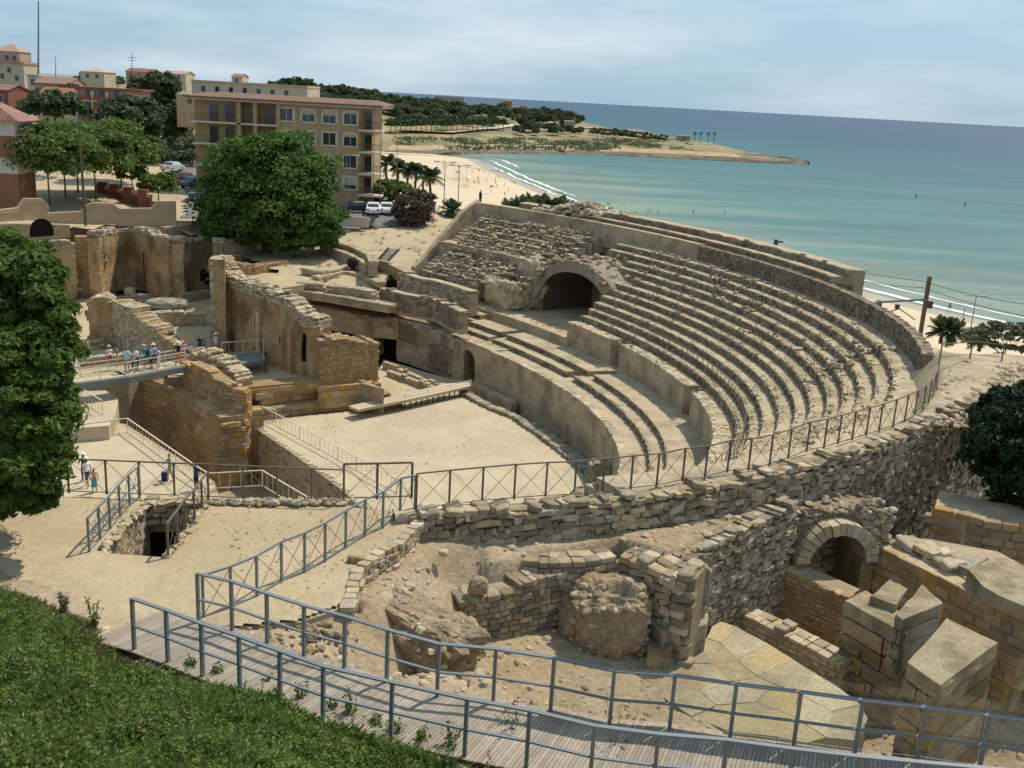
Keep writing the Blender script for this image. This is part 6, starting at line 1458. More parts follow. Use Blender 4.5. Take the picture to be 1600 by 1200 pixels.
# stony edge of the bank by the boardwalk
pts=[];
for s in np.linspace(0,1,90):
    x=np.interp(s,[0,.5,1],[150,200,262])+RS.uniform(-10,8);y=np.interp(s,[0,.5,1],[985,1022,1062])+RS.uniform(-3,12); w=W(x,y,13.25); pts.append((w[0],w[1],float(gz(np.array([w[0]]),np.array([w[1]]))[0])+.02))
tag(scatter_rocks(pts,.04,.17,rng).build('bank_stones','rubble_pale'),kind='stuff')

# dry weeds and small tufts rooted in the ruins
tf=[]
for _ in range(420):
    t=RS.uniform(-.1,1.64); o=RS.uniform(5.4,15); k=int(np.searchsorted(OFF,o))-1
    if fbm(t*6,o*.3,9,3)<.02: continue
    if 1.17<t<1.42 and o<15: continue
    e=EL(t,OFF[k]+.12 if RS.uniform()<.6 else o); tf.append((e[0],e[1],ZT[min(max(k,0),13)]+.08,.22))
for _ in range(260):
    x=RS.uniform(-5,20);y=RS.uniform(16,34)
    if inpoly(x,y,EXP) and fbm(x*.7,y*.7,5,3)>.03: tf.append((x,y,exh(x,y)+.04,.10))
for _ in range(160):
    w=W(RS.uniform(440,690),RS.uniform(350,440),6.3); tf.append((w[0],w[1],float(landz(np.array([w[0]]),np.array([w[1]]))[0])+.08,.3))
T_=np.array(tf); rep=np.repeat(T_,14,0); C=rep[:,:3]+RS.normal(0,1,(len(rep),3))*rep[:,3:4]*np.array([.5,.5,.28]); n_=len(C)
for a_,b_,m_,nm in ((0,.55,'leaf_olive','ruin_weeds'),(.55,1.,'dry_herb','dry_weeds')):
    mb=MB(); sl_=slice(int(n_*a_),int(n_*b_)); q=leafquads(np.zeros((len(C[sl_]),3)),1.,None,2.2); mb.many(q*(rep[sl_,3]*.32)[:,None,None]+C[sl_][:,None,:],[(0,1,2,3)]); tag(mb.build(nm,m_),kind='stuff')
# ============================================================ BUILDINGS, STREET, CARS, PEOPLE
# asphalt street and car park
def flat(name,px,z,m,dz=.0,step=1.):
    P=[tuple(W(x,y,z)[:2]) for x,y in px]; b=np.array(P); mb=gridmesh(np.arange(b[:,0].min(),b[:,0].max(),step),np.arange(b[:,1].min(),b[:,1].max(),step),lambda X,Y:landz(X,Y)+.14+dz,lambda X,Y:inpoly_np(X,Y,P)); return structure(name,mb,m,True)
flat('street',[(276,346),(330,346),(345,300),(315,262),(265,262),(285,300)],9.4,'asphalt')
flat('car_park',[(330,346),(400,352),(520,352),(640,345),(690,335),(600,305),(440,300),(345,310)],8.6,'asphalt')
def boxthing(name,label,cat,parts): pass
# apartment block, built facing the camera
D_=139.; PXM=D_/FOC/math.cos(PITCH)*.985
ab=thing('apartment_block','four-storey ochre apartment block with white framed windows and a red tiled eave','building',tuple(atd(590,300,D_)))
o_=atd(590,300,D_)
def wx(px,d=D_): return atd(px,250,d)[0]
def wz(py,px=520,d=D_): return atd(px,py,d)[2]
zg=wz(306,590); ztop_=wz(163,590)
X1=wx(592); X0=wx(300); XW0=wx(436); XW1=wx(561)
def bx(parent,name,m,x0,x1,y0,y1,z0,z1):
    mb=MB(); mb.box(((x0+x1)/2,(y0+y1)/2,(z0+z1)/2),(abs(x1-x0)/2,abs(y1-y0)/2,abs(z1-z0)/2)); return mb.build(name,m,parent)
bx(ab,'wall','apt_wall',XW0,XW1,D_,D_+11,zg-2,ztop_-.35)
bx(ab,'wall','apt_wall',XW1+.003,X1-1.2,D_+1.8,D_+11,zg-2,ztop_-.35)
bx(ab,'wall','apt_wall',X0,XW0-.003,D_+1.6,D_+11,zg-2,ztop_-.35)
# roof slab with tiled eave
mb=MB(); mb.loft([[(X0-.6,D_-1.0,ztop_-.35),(X0-.6,D_-1.0,ztop_-.15),(X0+1.5,D_+4,ztop_+.4),(X0+1.5,D_+9,ztop_+.4),(X0-.6,D_+12,ztop_-.15)],[(X1+.6,D_-1.0,ztop_-.35),(X1+.6,D_-1.0,ztop_-.15),(X1-1.5,D_+4,ztop_+.4),(X1-1.5,D_+9,ztop_+.4),(X1+.6,D_+12,ztop_-.15)]],closed=True)
mb.f+= [(0,1,2,3,4),(9,8,7,6,5)]; mb.mi+=[0,0]; mb.build('roof','roof_dull',ab)
bx(ab,'cornice','apt_trim',X0-.3,X1+.3,D_-.5,D_+11.5,ztop_-.62,ztop_-.36)
H=(ztop_-.6-zg)/4.
for f in range(4):
    zc=ztop_-.62-H*f-H*.47
    for px in (438,473,505.5,538):
        if f>0 and px<470 and f>1: continue
        x=wx(px+ (10 if px==438 else 9)); mb=MB(); w=.92;h=.86
        for dx,dz,hw,hh in((0,h,w+.18,.09),(0,-h,w+.18,.09),(-w,0,.09,h),(w,0,.09,h)): mb.box((x+dx,D_-.06,zc+dz),(hw,.06,hh))
        win=mb.build('window','apt_trim',ab); bx(win,'pane','shade_glass',x-w,x+w,D_-.03,D_+.05,zc-h,zc+h); bx(win,'mullion','apt_trim',x-.03,x+.03,D_-.05,D_-.031,zc-h,zc+h); hb=[0,.5,.25,.8,0,.35,0,.6][(f*3+int(px))%8]
        if hb: bx(win,'blind','cream',x-w,x+w,D_-.08,D_-.055,zc+h-hb*h*1.6,zc+h)
    # right balconies
    zf=ztop_-.62-H*(f+1)+.1
    bal=bx(ab,'balcony','apt_trim',XW1,X1+.5,D_-.9,D_+1.9,zf-.2,zf)
    mb=MB()
    for i in range(16): x=XW1+.1+i*(X1+.3-XW1)/15; mb.box((x,D_-.82,zf+.5),(.02,.02,.5))
    mb.beam((XW1,D_-.82,zf+1.0),(X1+.4,D_-.82,zf+1.0),.06,.06); mb.build('railing','fence_dark',bal)
    bx(ab,'door','shade_glass',XW1+.5,XW1+1.4,D_+1.72,D_+1.79,zf,zf+2.1)
    # left recessed balconies
    if f<3:
        bal=bx(ab,'balcony','apt_trim',X0+.2,XW0-5.0,D_-.3,D_+1.6,zf-.2,zf); bal2=bx(ab,'balcony','apt_trim',XW0-4.9,XW0-.1,D_-.5,D_+1.6,zf-.2,zf)
        for (a,b,pn) in((X0+.2,XW0-5.0,bal),(XW0-4.9,XW0-.1,bal2)):
            mb=MB(); n=int((b-a)/.3)
            for i in range(n): mb.box((a+i*.3,D_-.25,zf+.5),(.02,.02,.5))
            mb.beam((a,D_-.25,zf+1.0),(b,D_-.25,zf+1.0),.06,.06); mb.build('railing','fence_dark',pn)
        for x in (XW0-4.2,XW0-2.2,XW0-7.5,XW0-9.6): bx(ab,'door','shade_glass',x,x+1.1,D_+1.5,D_+1.59,zf,zf+2.15)
for px in (400,436,375): x=wx(px); bx(ab,'column','apt_wall',x-.25,x+.25,D_-.3,D_+1.6,zg-1,ztop_-.62)
for px in (461,528): x=wx(px); mb=MB(); mb.tube((x,D_-.09,zg),(x,D_-.09,ztop_-.6),.07,n=6); mb.build('drainpipe','apt_trim',ab)
for x in (X1+.35,X1-.6): mb=MB(); mb.tube((x,D_-.75,zg-1),(x,D_-.75,ztop_-.4),.06,n=6); mb.build('column','grey_stone',ab)
# long low terrace building on the hill behind it
def house(label,px0,px1,ytop,ybase,d,depth,wall_,roof_='roof_tile',roofh=.8,wins=(),kind='gable',name='house',over=.3,cat='house',winsz=(.45,.6),door=None):
    if d>=600: d=float(hit((px0+px1)/2,ybase,500.)[1])
    x0=atd(px0,ybase,d)[0];x1=atd(px1,ybase,d)[0];zb=atd((px0+px1)/2,ybase,d)[2];zt=atd((px0+px1)/2,ytop,d)[2]
    r=thing(name,label,cat,((x0+x1)/2,d,zb)); bx(r,'wall',wall_,x0,x1,d,d+depth,zb-4,zt)
    if kind=='gable':
        mb=MB(); a,b=x0-over,x1+over; ym=d+depth/2; V=[(a,d-over,zt-.05),(b,d-over,zt-.05),(b,ym,zt+roofh),(a,ym,zt+roofh),(a,d+depth+over,zt-.05),(b,d+depth+over,zt-.05)]
        V+= [(x,y,z-.12) for x,y,z in V]; mb.add(V,[(0,1,2,3),(3,2,5,4),(0,3,9,6),(3,4,10,9),(1,7,8,2),(2,8,11,5),(0,6,7,1),(4,5,11,10)]); mb.build('roof',roof_,r)
        mb=MB(); mb.add([(x0,d+.01,zt-.06),(x0,d+depth,zt-.06),(x0,ym,zt+roofh-.15),(x1,d+.01,zt-.06),(x1,d+depth,zt-.06),(x1,ym,zt+roofh-.15)],[(0,2,1),(3,4,5)]); mb.build('gable',wall_,r)
    elif kind=='hip':
        mb=MB(); a,b=x0-over,x1+over; ym=d+depth/2; k=min(depth/2,(b-a)/2)*.98; V=[(a,d-over,zt),(b,d-over,zt),(b,d+depth+over,zt),(a,d+depth+over,zt),(a+k,ym,zt+roofh),(b-k,ym,zt+roofh)]
        mb.add(V,[(0,1,5,4),(1,2,5),(2,3,4,5),(3,0,4),(3,2,1,0)]); mb.build('roof',roof_,r)
    else: bx(r,'roof',roof_,x0-over,x1+over,d-over,d+depth+over,zt+.003,zt+roofh)
    W_=x1-x0
    for u,v in wins:
        x=x0+W_*u;z=zb+(zt-zb)*v; hw,hh=winsz; w=bx(r,'window','band',x-hw-.1,x+hw+.1,d-.05,d+.05,z-hh-.1,z+hh+.1); bx(w,'pane','shade_glass',x-hw,x+hw,d-.07,d-.051,z-hh,z+hh)
    return r
house('long low sandstone building with a flat roof on the hill behind the apartment block',300,480,133,150,230,14,'cream','tan_wall',.5,[(u,.45) for u in(.1,.22,.34,.46,.58,.7,.82)],'flat',over=.1,name='building',cat='building')
house('flat-roofed annex wall with a curved pale roofline left of the apartment block',276,345,150,166,200,4,'tan_wall','cream',.3,[(.3,.5)],'flat',over=.1,name='building',cat='building')
house('four-storey pinkish block with balconies beyond the street trees',120,222,141,196,190,5,'pinkish','redbrown',.4,[(u,v) for u in(.75,.9) for v in(.25,.5,.78)],'flat',over=.5,name='apartment_building',cat='building',winsz=(.5,.6))
pk=[o for o in bpy.data.objects if o.name=='apartment_building'][0]
x0=atd(128,190,189)[0]
for f in range(3):
    for j in range(3):
        z=atd(150,190-17*f,189.)[2]; xx=x0+j*2.6; b_=bx(pk,'balcony','cream',xx,xx+1.9,188.2,189.99,z-.3,z-.1); bx(b_,'railing','redbrown',xx,xx+1.9,188.2,188.26,z-.1,z+.7); bx(b_,'door','shade_glass',xx+.4,xx+1.3,189.93,189.98,z-.1,z+1.7)
for x in (x0-.9,x0+2.1,x0+4.7,x0+7.3): bx(pk,'pier','cream',x-.2,x+.2,188.9,189.98,atd(150,200,189.)[2]-3,atd(150,143,189.)[2])
# brick house with tiled roof at the left edge
bh=thing('brick_house','two-storey brick house with pale bands and a red tiled hip roof at the left edge','house',tuple(atd(20,325,112)))
d=112.;x1=atd(27,260,d)[0];x0=x1-16
zs_=[atd(25,y,d)[2] for y in(345,272,248,213,192)]
bx(bh,'wall','brick_wall',x0,x1,d,d+4,zs_[0]-3,zs_[1]); bx(bh,'band','band',x0-.05,x1+.05,d-.05,d+4.05,zs_[1],zs_[2]); bx(bh,'wall','brick_wall',x0,x1,d,d+4,zs_[2]+.002,zs_[3]); bx(bh,'band','band',x0-.05,x1+.05,d-.05,d+4.05,zs_[3]+.002,zs_[4]); bx(bh,'eave','cream',x0-.5,x1+.6,d-.6,d+4.5,zs_[4]+.002,zs_[4]+.18)
mb=MB(); zt=zs_[4]+.19; a,b=x0-.6,x1+.75; V=[(a,d-.75,zt),(b,d-.75,zt),(b,d+4.7,zt),(a,d+4.7,zt),(a+4,d+2,zt+2.6),(b-5,d+2,zt+2.6)]; mb.add(V,[(0,1,5,4),(1,2,5),(2,3,4,5),(3,0,4),(3,2,1,0)]); mb.build('roof','roof_tile',bh)
mb=MB()
for i in range(46):
    x=b-.1-i*.36; f=min(1,(b-x)/5.); mb.beam((x,d-.75,zt+.06),(min(x,b-5*f),d-.75+2.75*f,zt+.06+2.6*f),.12,.07)
mb.build('roof_ribs','roof_tile',bh)
# yard walls
def ywall(name,label,pts,z,m,th=.35,piers=(),cop=True):
    P=pxpath(pts,z); pa=Path(P); c=pa.at(pa.L/2); r=thing(name,label,'wall',(c[0],c[1],c[2])); core_body(pa,th,lower=0,inset=0).build('wall_face',m,r)
    if cop:
        hi=[(x,y,zt,zt+.12) for x,y,zb,zt in P]; core_body(Path(hi),th+.1,lower=0,inset=-.06).build('coping','tan_wall',r)
    for s in piers: q=pa.at(pa.L*s); mb=MB(); mb.box((q[0],q[1]-.1,(q[2]+q[3])/2+.2),(.55,.4,(q[3]-q[2])/2+.35)); mb.build('pier',m,r)
    return r
ywall('yard_wall','low tan wall with stepped courses in front of the sandy yard',[(75,349,335),(130,349,332),(140,349,318),(180,349,320),(182,349,328),(240,349,327),(242,349,316),(276,349,316)],9.2,'tan_wall')
ywall('yard_wall','tan wall at the foot of the brick house',[(-60,352,330),(0,350,330),(34,348,326),(36,348,312),(76,346,312),(78,346,325)],9.2,'tan_wall')
ywall('street_wall','pale low wall at the end of the street left of the big tree',[(276,352,345),(330,352,346),(400,356,350)],8.9,'podium',cop=False)
ywall('yard_fence','red-brown fence with brick piers along the street side of the yard',[(150,302,289),(190,312,297),(235,322,305)],9.5,'redbrown',.25,(.15,.4,.65,.9))
ywall('field_wall','low rubble wall with a dark arch at the far left below the brick house',[(-60,378,352),(30,372,350),(110,366,352)],8.8,'mortar',.8,cop=False)
fw_=[o for o in bpy.data.objects if o.name.startswith('field_wall')][0]; pa=Path(pxpath([(-60,378,352),(30,372,350),(110,366,352)],8.8)); face_panel(pa,.72,2.4,8.8,9.3,'opening_shade',fw_,'arch_opening',arch=True)
ywall('car_park_wall','pale low wall between the car park and the bushes',[(495,348,335),(540,350,337),(575,352,340)],8.4,'band',.2,cop=False)
# distant town at the left
towns=[('pale stepped house with a flat terrace on the left skyline',-6,39,99,140,330,10,'cream','pinkish',.6,[(.5,.75),(.25,.5),(.75,.45)],'flat'),
    ('dome-topped pinkish house on the left skyline',-8,31,80,100,336,8,'pinkish','pinkish',2.4,[(.5,.5),(.8,.5)],'hip'),
    ('long house with an orange tiled roof behind the white wall',55,108,130,150,300,12,'pinkish','roof_tile',1.8,[(.3,.4),(.7,.4)],'gable'),
    ('brown roofed house below the orange roof',58,122,150,172,262,12,'tan_wall','roof_tile',2.0,[(.3,.4)],'gable'),
    ('small white house at the left under the domed house',44,60,118,138,310,8,'band','band',.3,[(.5,.5)],'flat'),
    ('cream villa on the skyline among pines',126,163,112,126,420,12,'cream','tan_wall',1.5,[(.3,.5),(.7,.5)],'hip'),
    ('pink house on the skyline right of the cream villa',197,236,112,125,430,12,'pinkish','roof_tile',1.4,[(.2,.5),(.5,.5),(.8,.5)],'gable'),
    ('pale house on the skyline between two groups of pines',255,290,115,126,430,12,'cream','pinkish',1.2,[(.3,.5),(.7,.5)],'gable'),
    ('dark red roofed house at the left edge above the brick house',-10,14,140,168,240,10,'redbrown','roof_tile',1.2,[(.5,.5)],'gable'),
    ('low red roof beside the pine above the brick house',94,121,163,178,235,8,'cream','roof_tile',1.3,[(.5,.4)],'gable'),
    ('small pale building on the wooded headland road',748,775,191,198,700,14,'band','band',.8,[(.3,.5),(.7,.5)],'flat'),
    ('long pale wall building at the edge of the headland wood',882,897,191,206,720,14,'pinkish','cream',1.,[(.3,.5)],'flat'),
    ('low house with a flat roof among the headland pines',680,725,152,160,800,14,'tan_wall','tan_wall',.8,[(.3,.5),(.6,.5)],'flat'),
    ('tiny pale building near the headland palms',1058,1078,213,219,780,10,'pinkish','cream',.8,[(.5,.5)],'flat'),
    ('far house on the ridge right of the big pines',362,378,120,132,420,10,'cream','roof_tile',1.2,[(.5,.5)],'gable')]
for a in towns: house(a[0],*a[1:12] if False else a[1:9],a[9],a[10],a[11],winsz=(.6,.8) if a[5]<600 else (1.2,1.4))
# villa with red tower roof
vl=house('pink villa with a square tower and red roofs on the wooded headland',788,812,168,182,820,12,'pinkish','roof_tile',2.,[(.3,.5),(.7,.5)],'gable',winsz=(.9,1.1)); dv=vl.location[1]-2; x0=atd(784,180,dv)[0];x1=atd(799,180,dv)[0];z0=atd(790,182,dv)[2]-4;z1=atd(790,158,dv)[2]
bx(vl,'tower','pinkish',x0,x1,dv,dv+8,z0,z1); mb=MB(); mb.add([(x0-1,dv-1,z1),(x1+1,dv-1,z1),(x1+1,dv+9,z1),(x0-1,dv+9,z1),((x0+x1)/2,dv+4,z1+2.5)],[(0,1,4),(1,2,4),(2,3,4),(3,0,4),(3,2,1,0)]); mb.build('tower_roof','roof_tile',vl)
for k in (.3,.7): xx=x0+(x1-x0)*k; bx(vl,'window','shade_glass',xx-.8,xx+.8,dv-.1,dv-.01,z1-4.5,z1-2)
# poles, lamps, antennas
def pole(name,label,a,b,r0,r1,m,cat): 
    r=thing(name,label,cat,tuple(a)); mb=MB(); mb.tube(a,b,r0,r1,8); mb.build('shaft',m,r); return r
a=W(134,352,9.2); b=atd(122,180,a[1]-1); pole('telegraph_pole','tall leaning brown pole in front of the street trees',a,b,.16,.09,'pole_brown','pole')
a=atd(60,140,330); pole('radio_mast','very thin tall mast on the left skyline',a,atd(60,2,330),.35,.2,'steel','mast')
a=atd(87,120,380); pole('radio_mast','short thin mast right of the tall mast on the skyline',a,atd(87,88,380),.2,.1,'steel','mast')
a=atd(206,112,430); r=pole('antenna','roof antenna on the pink skyline house',a,atd(206,82,430),.18,.12,'steel','antenna'); mb=MB(); p=atd(206,90,430); mb.beam(p-[2,0,0],p+[2,0,0],.2,.2); mb.beam(p-[1.4,0,1.2],p+[1.4,0,-1.2],.2,.2); mb.build('crossbar','steel',r)
def lamp(label,px,ybase,ytop,z,two=True,name='street_lamp',h=None):
    a=W(px,ybase,z); zt=ztop(a,ytop); r=thing(name,label,'street lamp',tuple(a)); mb=MB(); mb.tube(a,(a[0],a[1],zt),.09,.05,6); mb.build('shaft','steel',r)
    for s in((-1,1) if two else (1,)):
        mb=MB(); mb.beam((a[0],a[1],zt-.1),(a[0]+s*.9,a[1],zt),.05,.05); mb.build('arm','steel',r); mb=MB(); mb.box((a[0]+s*1.15,a[1],zt),(.4,.16,.08)); mb.build('lamp_head','band',r)
lamp('left one of two tall lamp posts standing in front of the beach',693,335,253,7.6); lamp('right one of two tall lamp posts standing in front of the beach',715,338,258,7.4)
lamp('thin lamp post against the beach with a pair of bright heads',1512,540,462,-6.); lamp('dark street lamp between the big tree and the parked silver car',541,345,242,8.4,False)
lamp('thin lamp post just right of the apartment block balconies',619,300,222,8.8,False)
# catenary pole
a=W(1437,528,-6.); zt=ztop(a,432); cp_=thing('catenary_pole','thick brown railway pole with insulators and a bracket arm beside the beach','pole',tuple(a))
mb=MB(); mb.box((a[0],a[1],(a[2]+zt)/2-1),(.24,.24,(zt-a[2])/2+1)); mb.build('post','pole_brown',cp_)
L_=atd(1343,473,a[1]); zz=ztop(a,467); mb=MB(); mb.beam((a[0],a[1]-.4,zz),(L_[0],a[1]-.4,L_[2]),.25,.28); mb.build('bracket_arm','steel',cp_)
p0=atd(1430,500,a[1]);p1=atd(1405,482,a[1]);p2=atd(1385,489,a[1]); mb=MB(); mb.beam(p0,p1,.14,.14); mb.beam(p1,p2,.14,.14); mb.build('stay_arm','dark_steel',cp_)
p=atd(1373,477,a[1]); mb=MB(); mb.box(p,(.35,.2,.7)); mb.build('insulator','dark_steel',cp_); p=atd(1402,479,a[1]); mb=MB(); mb.box(p,(.3,.2,.3)); mb.build('insulator','dark_steel',cp_)
for y in (441,447,452): p=atd(1450,y,a[1]); mb=MB(); mb.beam((a[0],a[1],p[2]),(p[0],a[1],p[2]),.1,.12); mb.tube((p[0],a[1],p[2]-.2),(p[0],a[1],p[2]+.35),.12,n=6); mb.build('insulator','dark_steel',cp_)
p=atd(1452,476,a[1]); mb=MB(); mb.box(p,(.4,.3,.5)); mb.build('junction_box','fence_dark',cp_)
def wire(label,pts):
    mb=MB(); P=[np.array(p) for p in pts]
    for i in range(len(P)-1):
        n=6
        for k in range(n):
            f=lambda s:P[i]+(P[i+1]-P[i])*s-np.array([0,0,4*s*(1-s)*.5])
            mb.tube(f(k/n),f((k+1)/n),.045,n=4,caps=False)
    tag(mb.build('overhead_wire','dark_steel'),label,'wire')
wire('upper overhead railway wire running from the dark mast to the brown pole',[atd(1270,405,185),atd(1441,439,a[1]),atd(1640,480,140)])
wire('lower overhead railway wire running beside the beach',[atd(1320,430,180),atd(1441,449,a[1]),atd(1640,500,140)])
a=W(1208,392+60,-8); b=atd(1208,374,a[1]); mb=MB(); r=thing('dark_mast','short dark mast showing above the outer parapet against the sea','pole',tuple(a)); mb.box(((a[0]+b[0])/2,a[1],(a[2]+b[2])/2),(.35,.3,(b[2]-a[2])/2)); mb.build('post','dark_steel',r); mb=MB(); mb.box((a[0],a[1],b[2]-.4),(.75,.2,.15)); mb.build('crossbar','dark_steel',r)
# rusty open frame right of the fence end
fence('open_frame','thin rusty rail frame standing over the stone rows right of the fence end','railing',[W(1463,592,12.9),W(1511,585,12.5),W(1560,590,12.4)],1.6,'bronze_rail',w=.05,style='none',rail=.035,mid=1.0,low=None)
# --- cars
def car_proto(m,label,seed):
    r=thing('parked_car',label,'car',(0,0,0),'cars parked by the big tree')
    prof=[(-2.05,.35),(-2.1,.75),(-1.95,.95),(-1.25,1.02),(-.75,1.42),(.65,1.45),(1.35,1.02),(1.95,.92),(2.1,.7),(2.1,.35)]
    rows=[]
    for y,k in((-.86,0),(-.80,.04),(.80,.04),(.86,0)):
        rows.append([(x,y*(1 if z<1.03 else .84),z+(k if z>1.03 else 0)) for x,z in prof])
    mb=MB(); mb.loft(rows,closed=True); mb.f+= [tuple(range(10))[::-1],tuple(range(30,40))]; mb.mi+=[0,0]; mb.build('body',m,r)
    mb=MB(); mb.add([(-1.22,-.72,1.05),(-1.22,.72,1.05),(-.80,.62,1.40),(-.80,-.62,1.40)],[(0,1,2,3)]); o=mb.build('rear_window','shade_glass',r); o.location.x-=.03
    mb=MB(); mb.add([(1.33,-.72,1.05),(1.33,.72,1.05),(.72,.62,1.42),(.72,-.62,1.42)],[(0,3,2,1)]); o=mb.build('windscreen','shade_glass',r); o.location.x+=.03
    for s in(-1,1):
        mb=MB(); mb.add([(-1.1,s*.80,1.06),(1.2,s*.80,1.06),(.62,s*.74,1.36),(-.72,s*.74,1.36)],[(0,1,2,3)]); mb.build('side_window','shade_glass',r)
    for x in(-1.3,1.3):
        for s in(-1,1): mb=MB(); mb.tube((x,s*.70,.32),(x,s*.90,.32),.33,n=12); w=mb.build('wheel','rubber',r); mb=MB(); mb.tube((x,s*.90,.32),(x,s*.915,.32),.19,n=8); mb.build('rim','car_silver',w)
    for s in(-1,1): mb=MB(); mb.box((2.09,s*.6,.75),(.03,.17,.09)); mb.build('headlight','band',r); mb=MB(); mb.box((-2.09,s*.62,.8),(.03,.13,.1)); mb.build('tail_light','cloth_red',r)
    return r
cars={m:car_proto('car_'+m,'x',0) for m in('white','silver','maroon','dark','blue','teal')}
firsts={m:True for m in cars}
for (px,py,z,rz,m,lb) in [(583,336,8.5,1.7,'white','left one of two white cars beside the silvery agave'),(604,334,8.5,1.7,'white','right one of two white cars beside the silvery agave'),(557,334,8.5,.6,'dark','dark car with a bright glint right of the street lamp'),(530,317,8.9,.1,'maroon','maroon car just right of the big tree crown'),
    (322,318,9.1,.3,'teal','dark teal car at the left edge of the big tree'),(303,296,9.6,1.2,'blue','blue-grey car parked up the street'),(294,283,9.9,1.2,'dark','dark car behind the blue-grey car'),(287,277,10.,1.2,'maroon','dark red car further up the street'),(270,268,10.1,1.3,'silver','pale car at the top of the street')]:
    w=W(px,py,z); h=float(landz(np.array([w[0]]),np.array([w[1]]))[0])+.15
    o=place(cars[m],(w[0],w[1],h),rz,1.,lb,'cars parked by the big tree',first=firsts[m]); firsts[m]=False
# --- people
def skin_body(pose,seed):
    """body as one skinned mesh; returns mesh with slots skin/top/bottom/hair/shoe"""
    me=bpy.data.meshes.new('body'); 
    V=[(0,0,.95),(0,0,1.15),(0,0,1.38),(0,0,1.50),(0,.02,1.60),(0,.02,1.70)]; R_=[.135,.125,.15,.055,.095,.075]
    E=[(0,1),(1,2),(2,3),(3,4),(4,5)]
    def add(p,r,par): V.append(p);R_.append(r);E.append((par,len(V)-1)); return len(V)-1
    st=pose.get('stride',0); arms=pose.get('arms',((-.3,0),(-.3,0)))
    for s in(-1,1):
        h=add((s*.10,0,.88),.095,0); k=add((s*.11,st*s*.16,.48),.062,h); a=add((s*.11,st*s*.22-(.05 if st*s<0 else 0),.08),.042,k); add((s*.12,st*s*.22+.14,.04),.035,a)
        sh=add((s*.19,0,1.40),.06,2); bend,fw_=arms[0 if s<0 else 1]
        el=add((s*.25,fw_*.18,1.13),.042,sh); hd=add((s*(.24 if fw_<.5 else .14),fw_*.42-.02,1.13-.24*(1-abs(fw_)*.9)),.034,el); add((s*(.24 if fw_<.5 else .10),fw_*.5,1.06-.24*(1-abs(fw_)*1.1)),.03,hd)
    me.from_pydata(V,E,[]); o=bpy.data.objects.new('body',me); COL.objects.link(o)
    md=o.modifiers.new('s','SKIN'); md.use_smooth_shade=True
    for i,sv in enumerate(me.skin_vertices[0].data): sv.radius=(R_[i],R_[i]*(.72 if i<3 else 1)); sv.use_root=(i==0)
    sb=o.modifiers.new('u','SUBSURF'); sb.levels=1
    dg=bpy.context.evaluated_depsgraph_get(); dg.update(); m2=bpy.data.meshes.new_from_object(o.evaluated_get(dg)); bpy.data.objects.remove(o)
    for m in('skin','cloth_blue','cloth_khaki','hair','rubber'): m2.materials.append(MATS[m])
    lg=pose.get('long',False)
    for p in m2.polygons:
        c=p.center; i=0
        if c.z<.09: i=4
        elif c.z<(.98): i=2 if (c.z>(.10 if lg else .50)) and abs(c.x)<.21 else (0)
        elif c.z<1.47: i=1 if abs(c.x)<(.27 if c.z>1.2 else .19) else 0
        elif c.z>1.63 or (c.z>1.52 and c.y<-.02): i=3
        p.material_index=i
    return m2
BODY=[skin_body({'stride':0},1),skin_body({'stride':1},2),skin_body({'stride':0,'arms':((0,.7),(0,.2)),'long':True},3),skin_body({'stride':.6,'arms':((0,.3),(0,.8))},4)]
def person(label,loc,rz,body,top,bot,hair='hair',s=1.,group=None,bag=None,hat=None,skirt=None):
    r=thing('person',label,'person',loc,group,rz); o=bpy.data.objects.new('body',BODY[body]); COL.objects.link(o); o.parent=r
    for k,m in enumerate(('skin',top,bot,hair,'rubber')):
        o.material_slots[k].link='OBJECT'; o.material_slots[k].material=MATS[m]
    if hat: mb=MB(); mb.tube((0,.01,1.70),(0,.01,1.73),.16,.15,10); mb.tube((0,.01,1.73),(0,.01,1.81),.10,.08,8); h=mb.build('hat',hat,None); h.parent=r
    if bag: mb=MB(); mb.box((.0,-.22,1.2),(.14,.09,.2)); h=mb.build('backpack',bag,None); h.parent=r
    if skirt: mb=MB(); mb.tube((0,0,1.0),(0,0,.42),.13,.22,10,False); h=mb.build('skirt',skirt,None); h.parent=r
    r.scale=(s,s,s); return r
def gp(px,py,z): return tuple(W(px,py,z))
person('adult in white hat and shirt with navy shorts beside the left tree',gp(137,760,1.05),1.,1,'cloth_white','cloth_navy',hat='cloth_white')
person('adult in dark clothes with a white cap, half hidden by leaves, on the terrace',gp(132,752,1.05),1.,2,'cloth_navy','cloth_navy',hat='cloth_white',s=1.)
person('child in a teal dress standing beside the adult in navy shorts',gp(148,769,1.05),.3,0,'skin','cloth_teal',s=.85,skirt='cloth_teal')
person('stooping adult in green-grey shirt and khaki shorts on the lower terrace',gp(266,752,1.05),2.,3,'cloth_green','cloth_khaki',s=1.02)
mb=MB(); w=gp(258,750,1.05); mb.box((w[0],w[1],w[2]+.25),(.18,.12,.25)); tag(mb.build('shoulder_bag','cloth_navy'),'dark blue bag on the ground beside the stooping adult','bag')
person('adult in dark navy clothes leaning on the pale terrace railing',gp(307,766,1.05),-.6,2,'cloth_navy','cloth_black',s=1.)
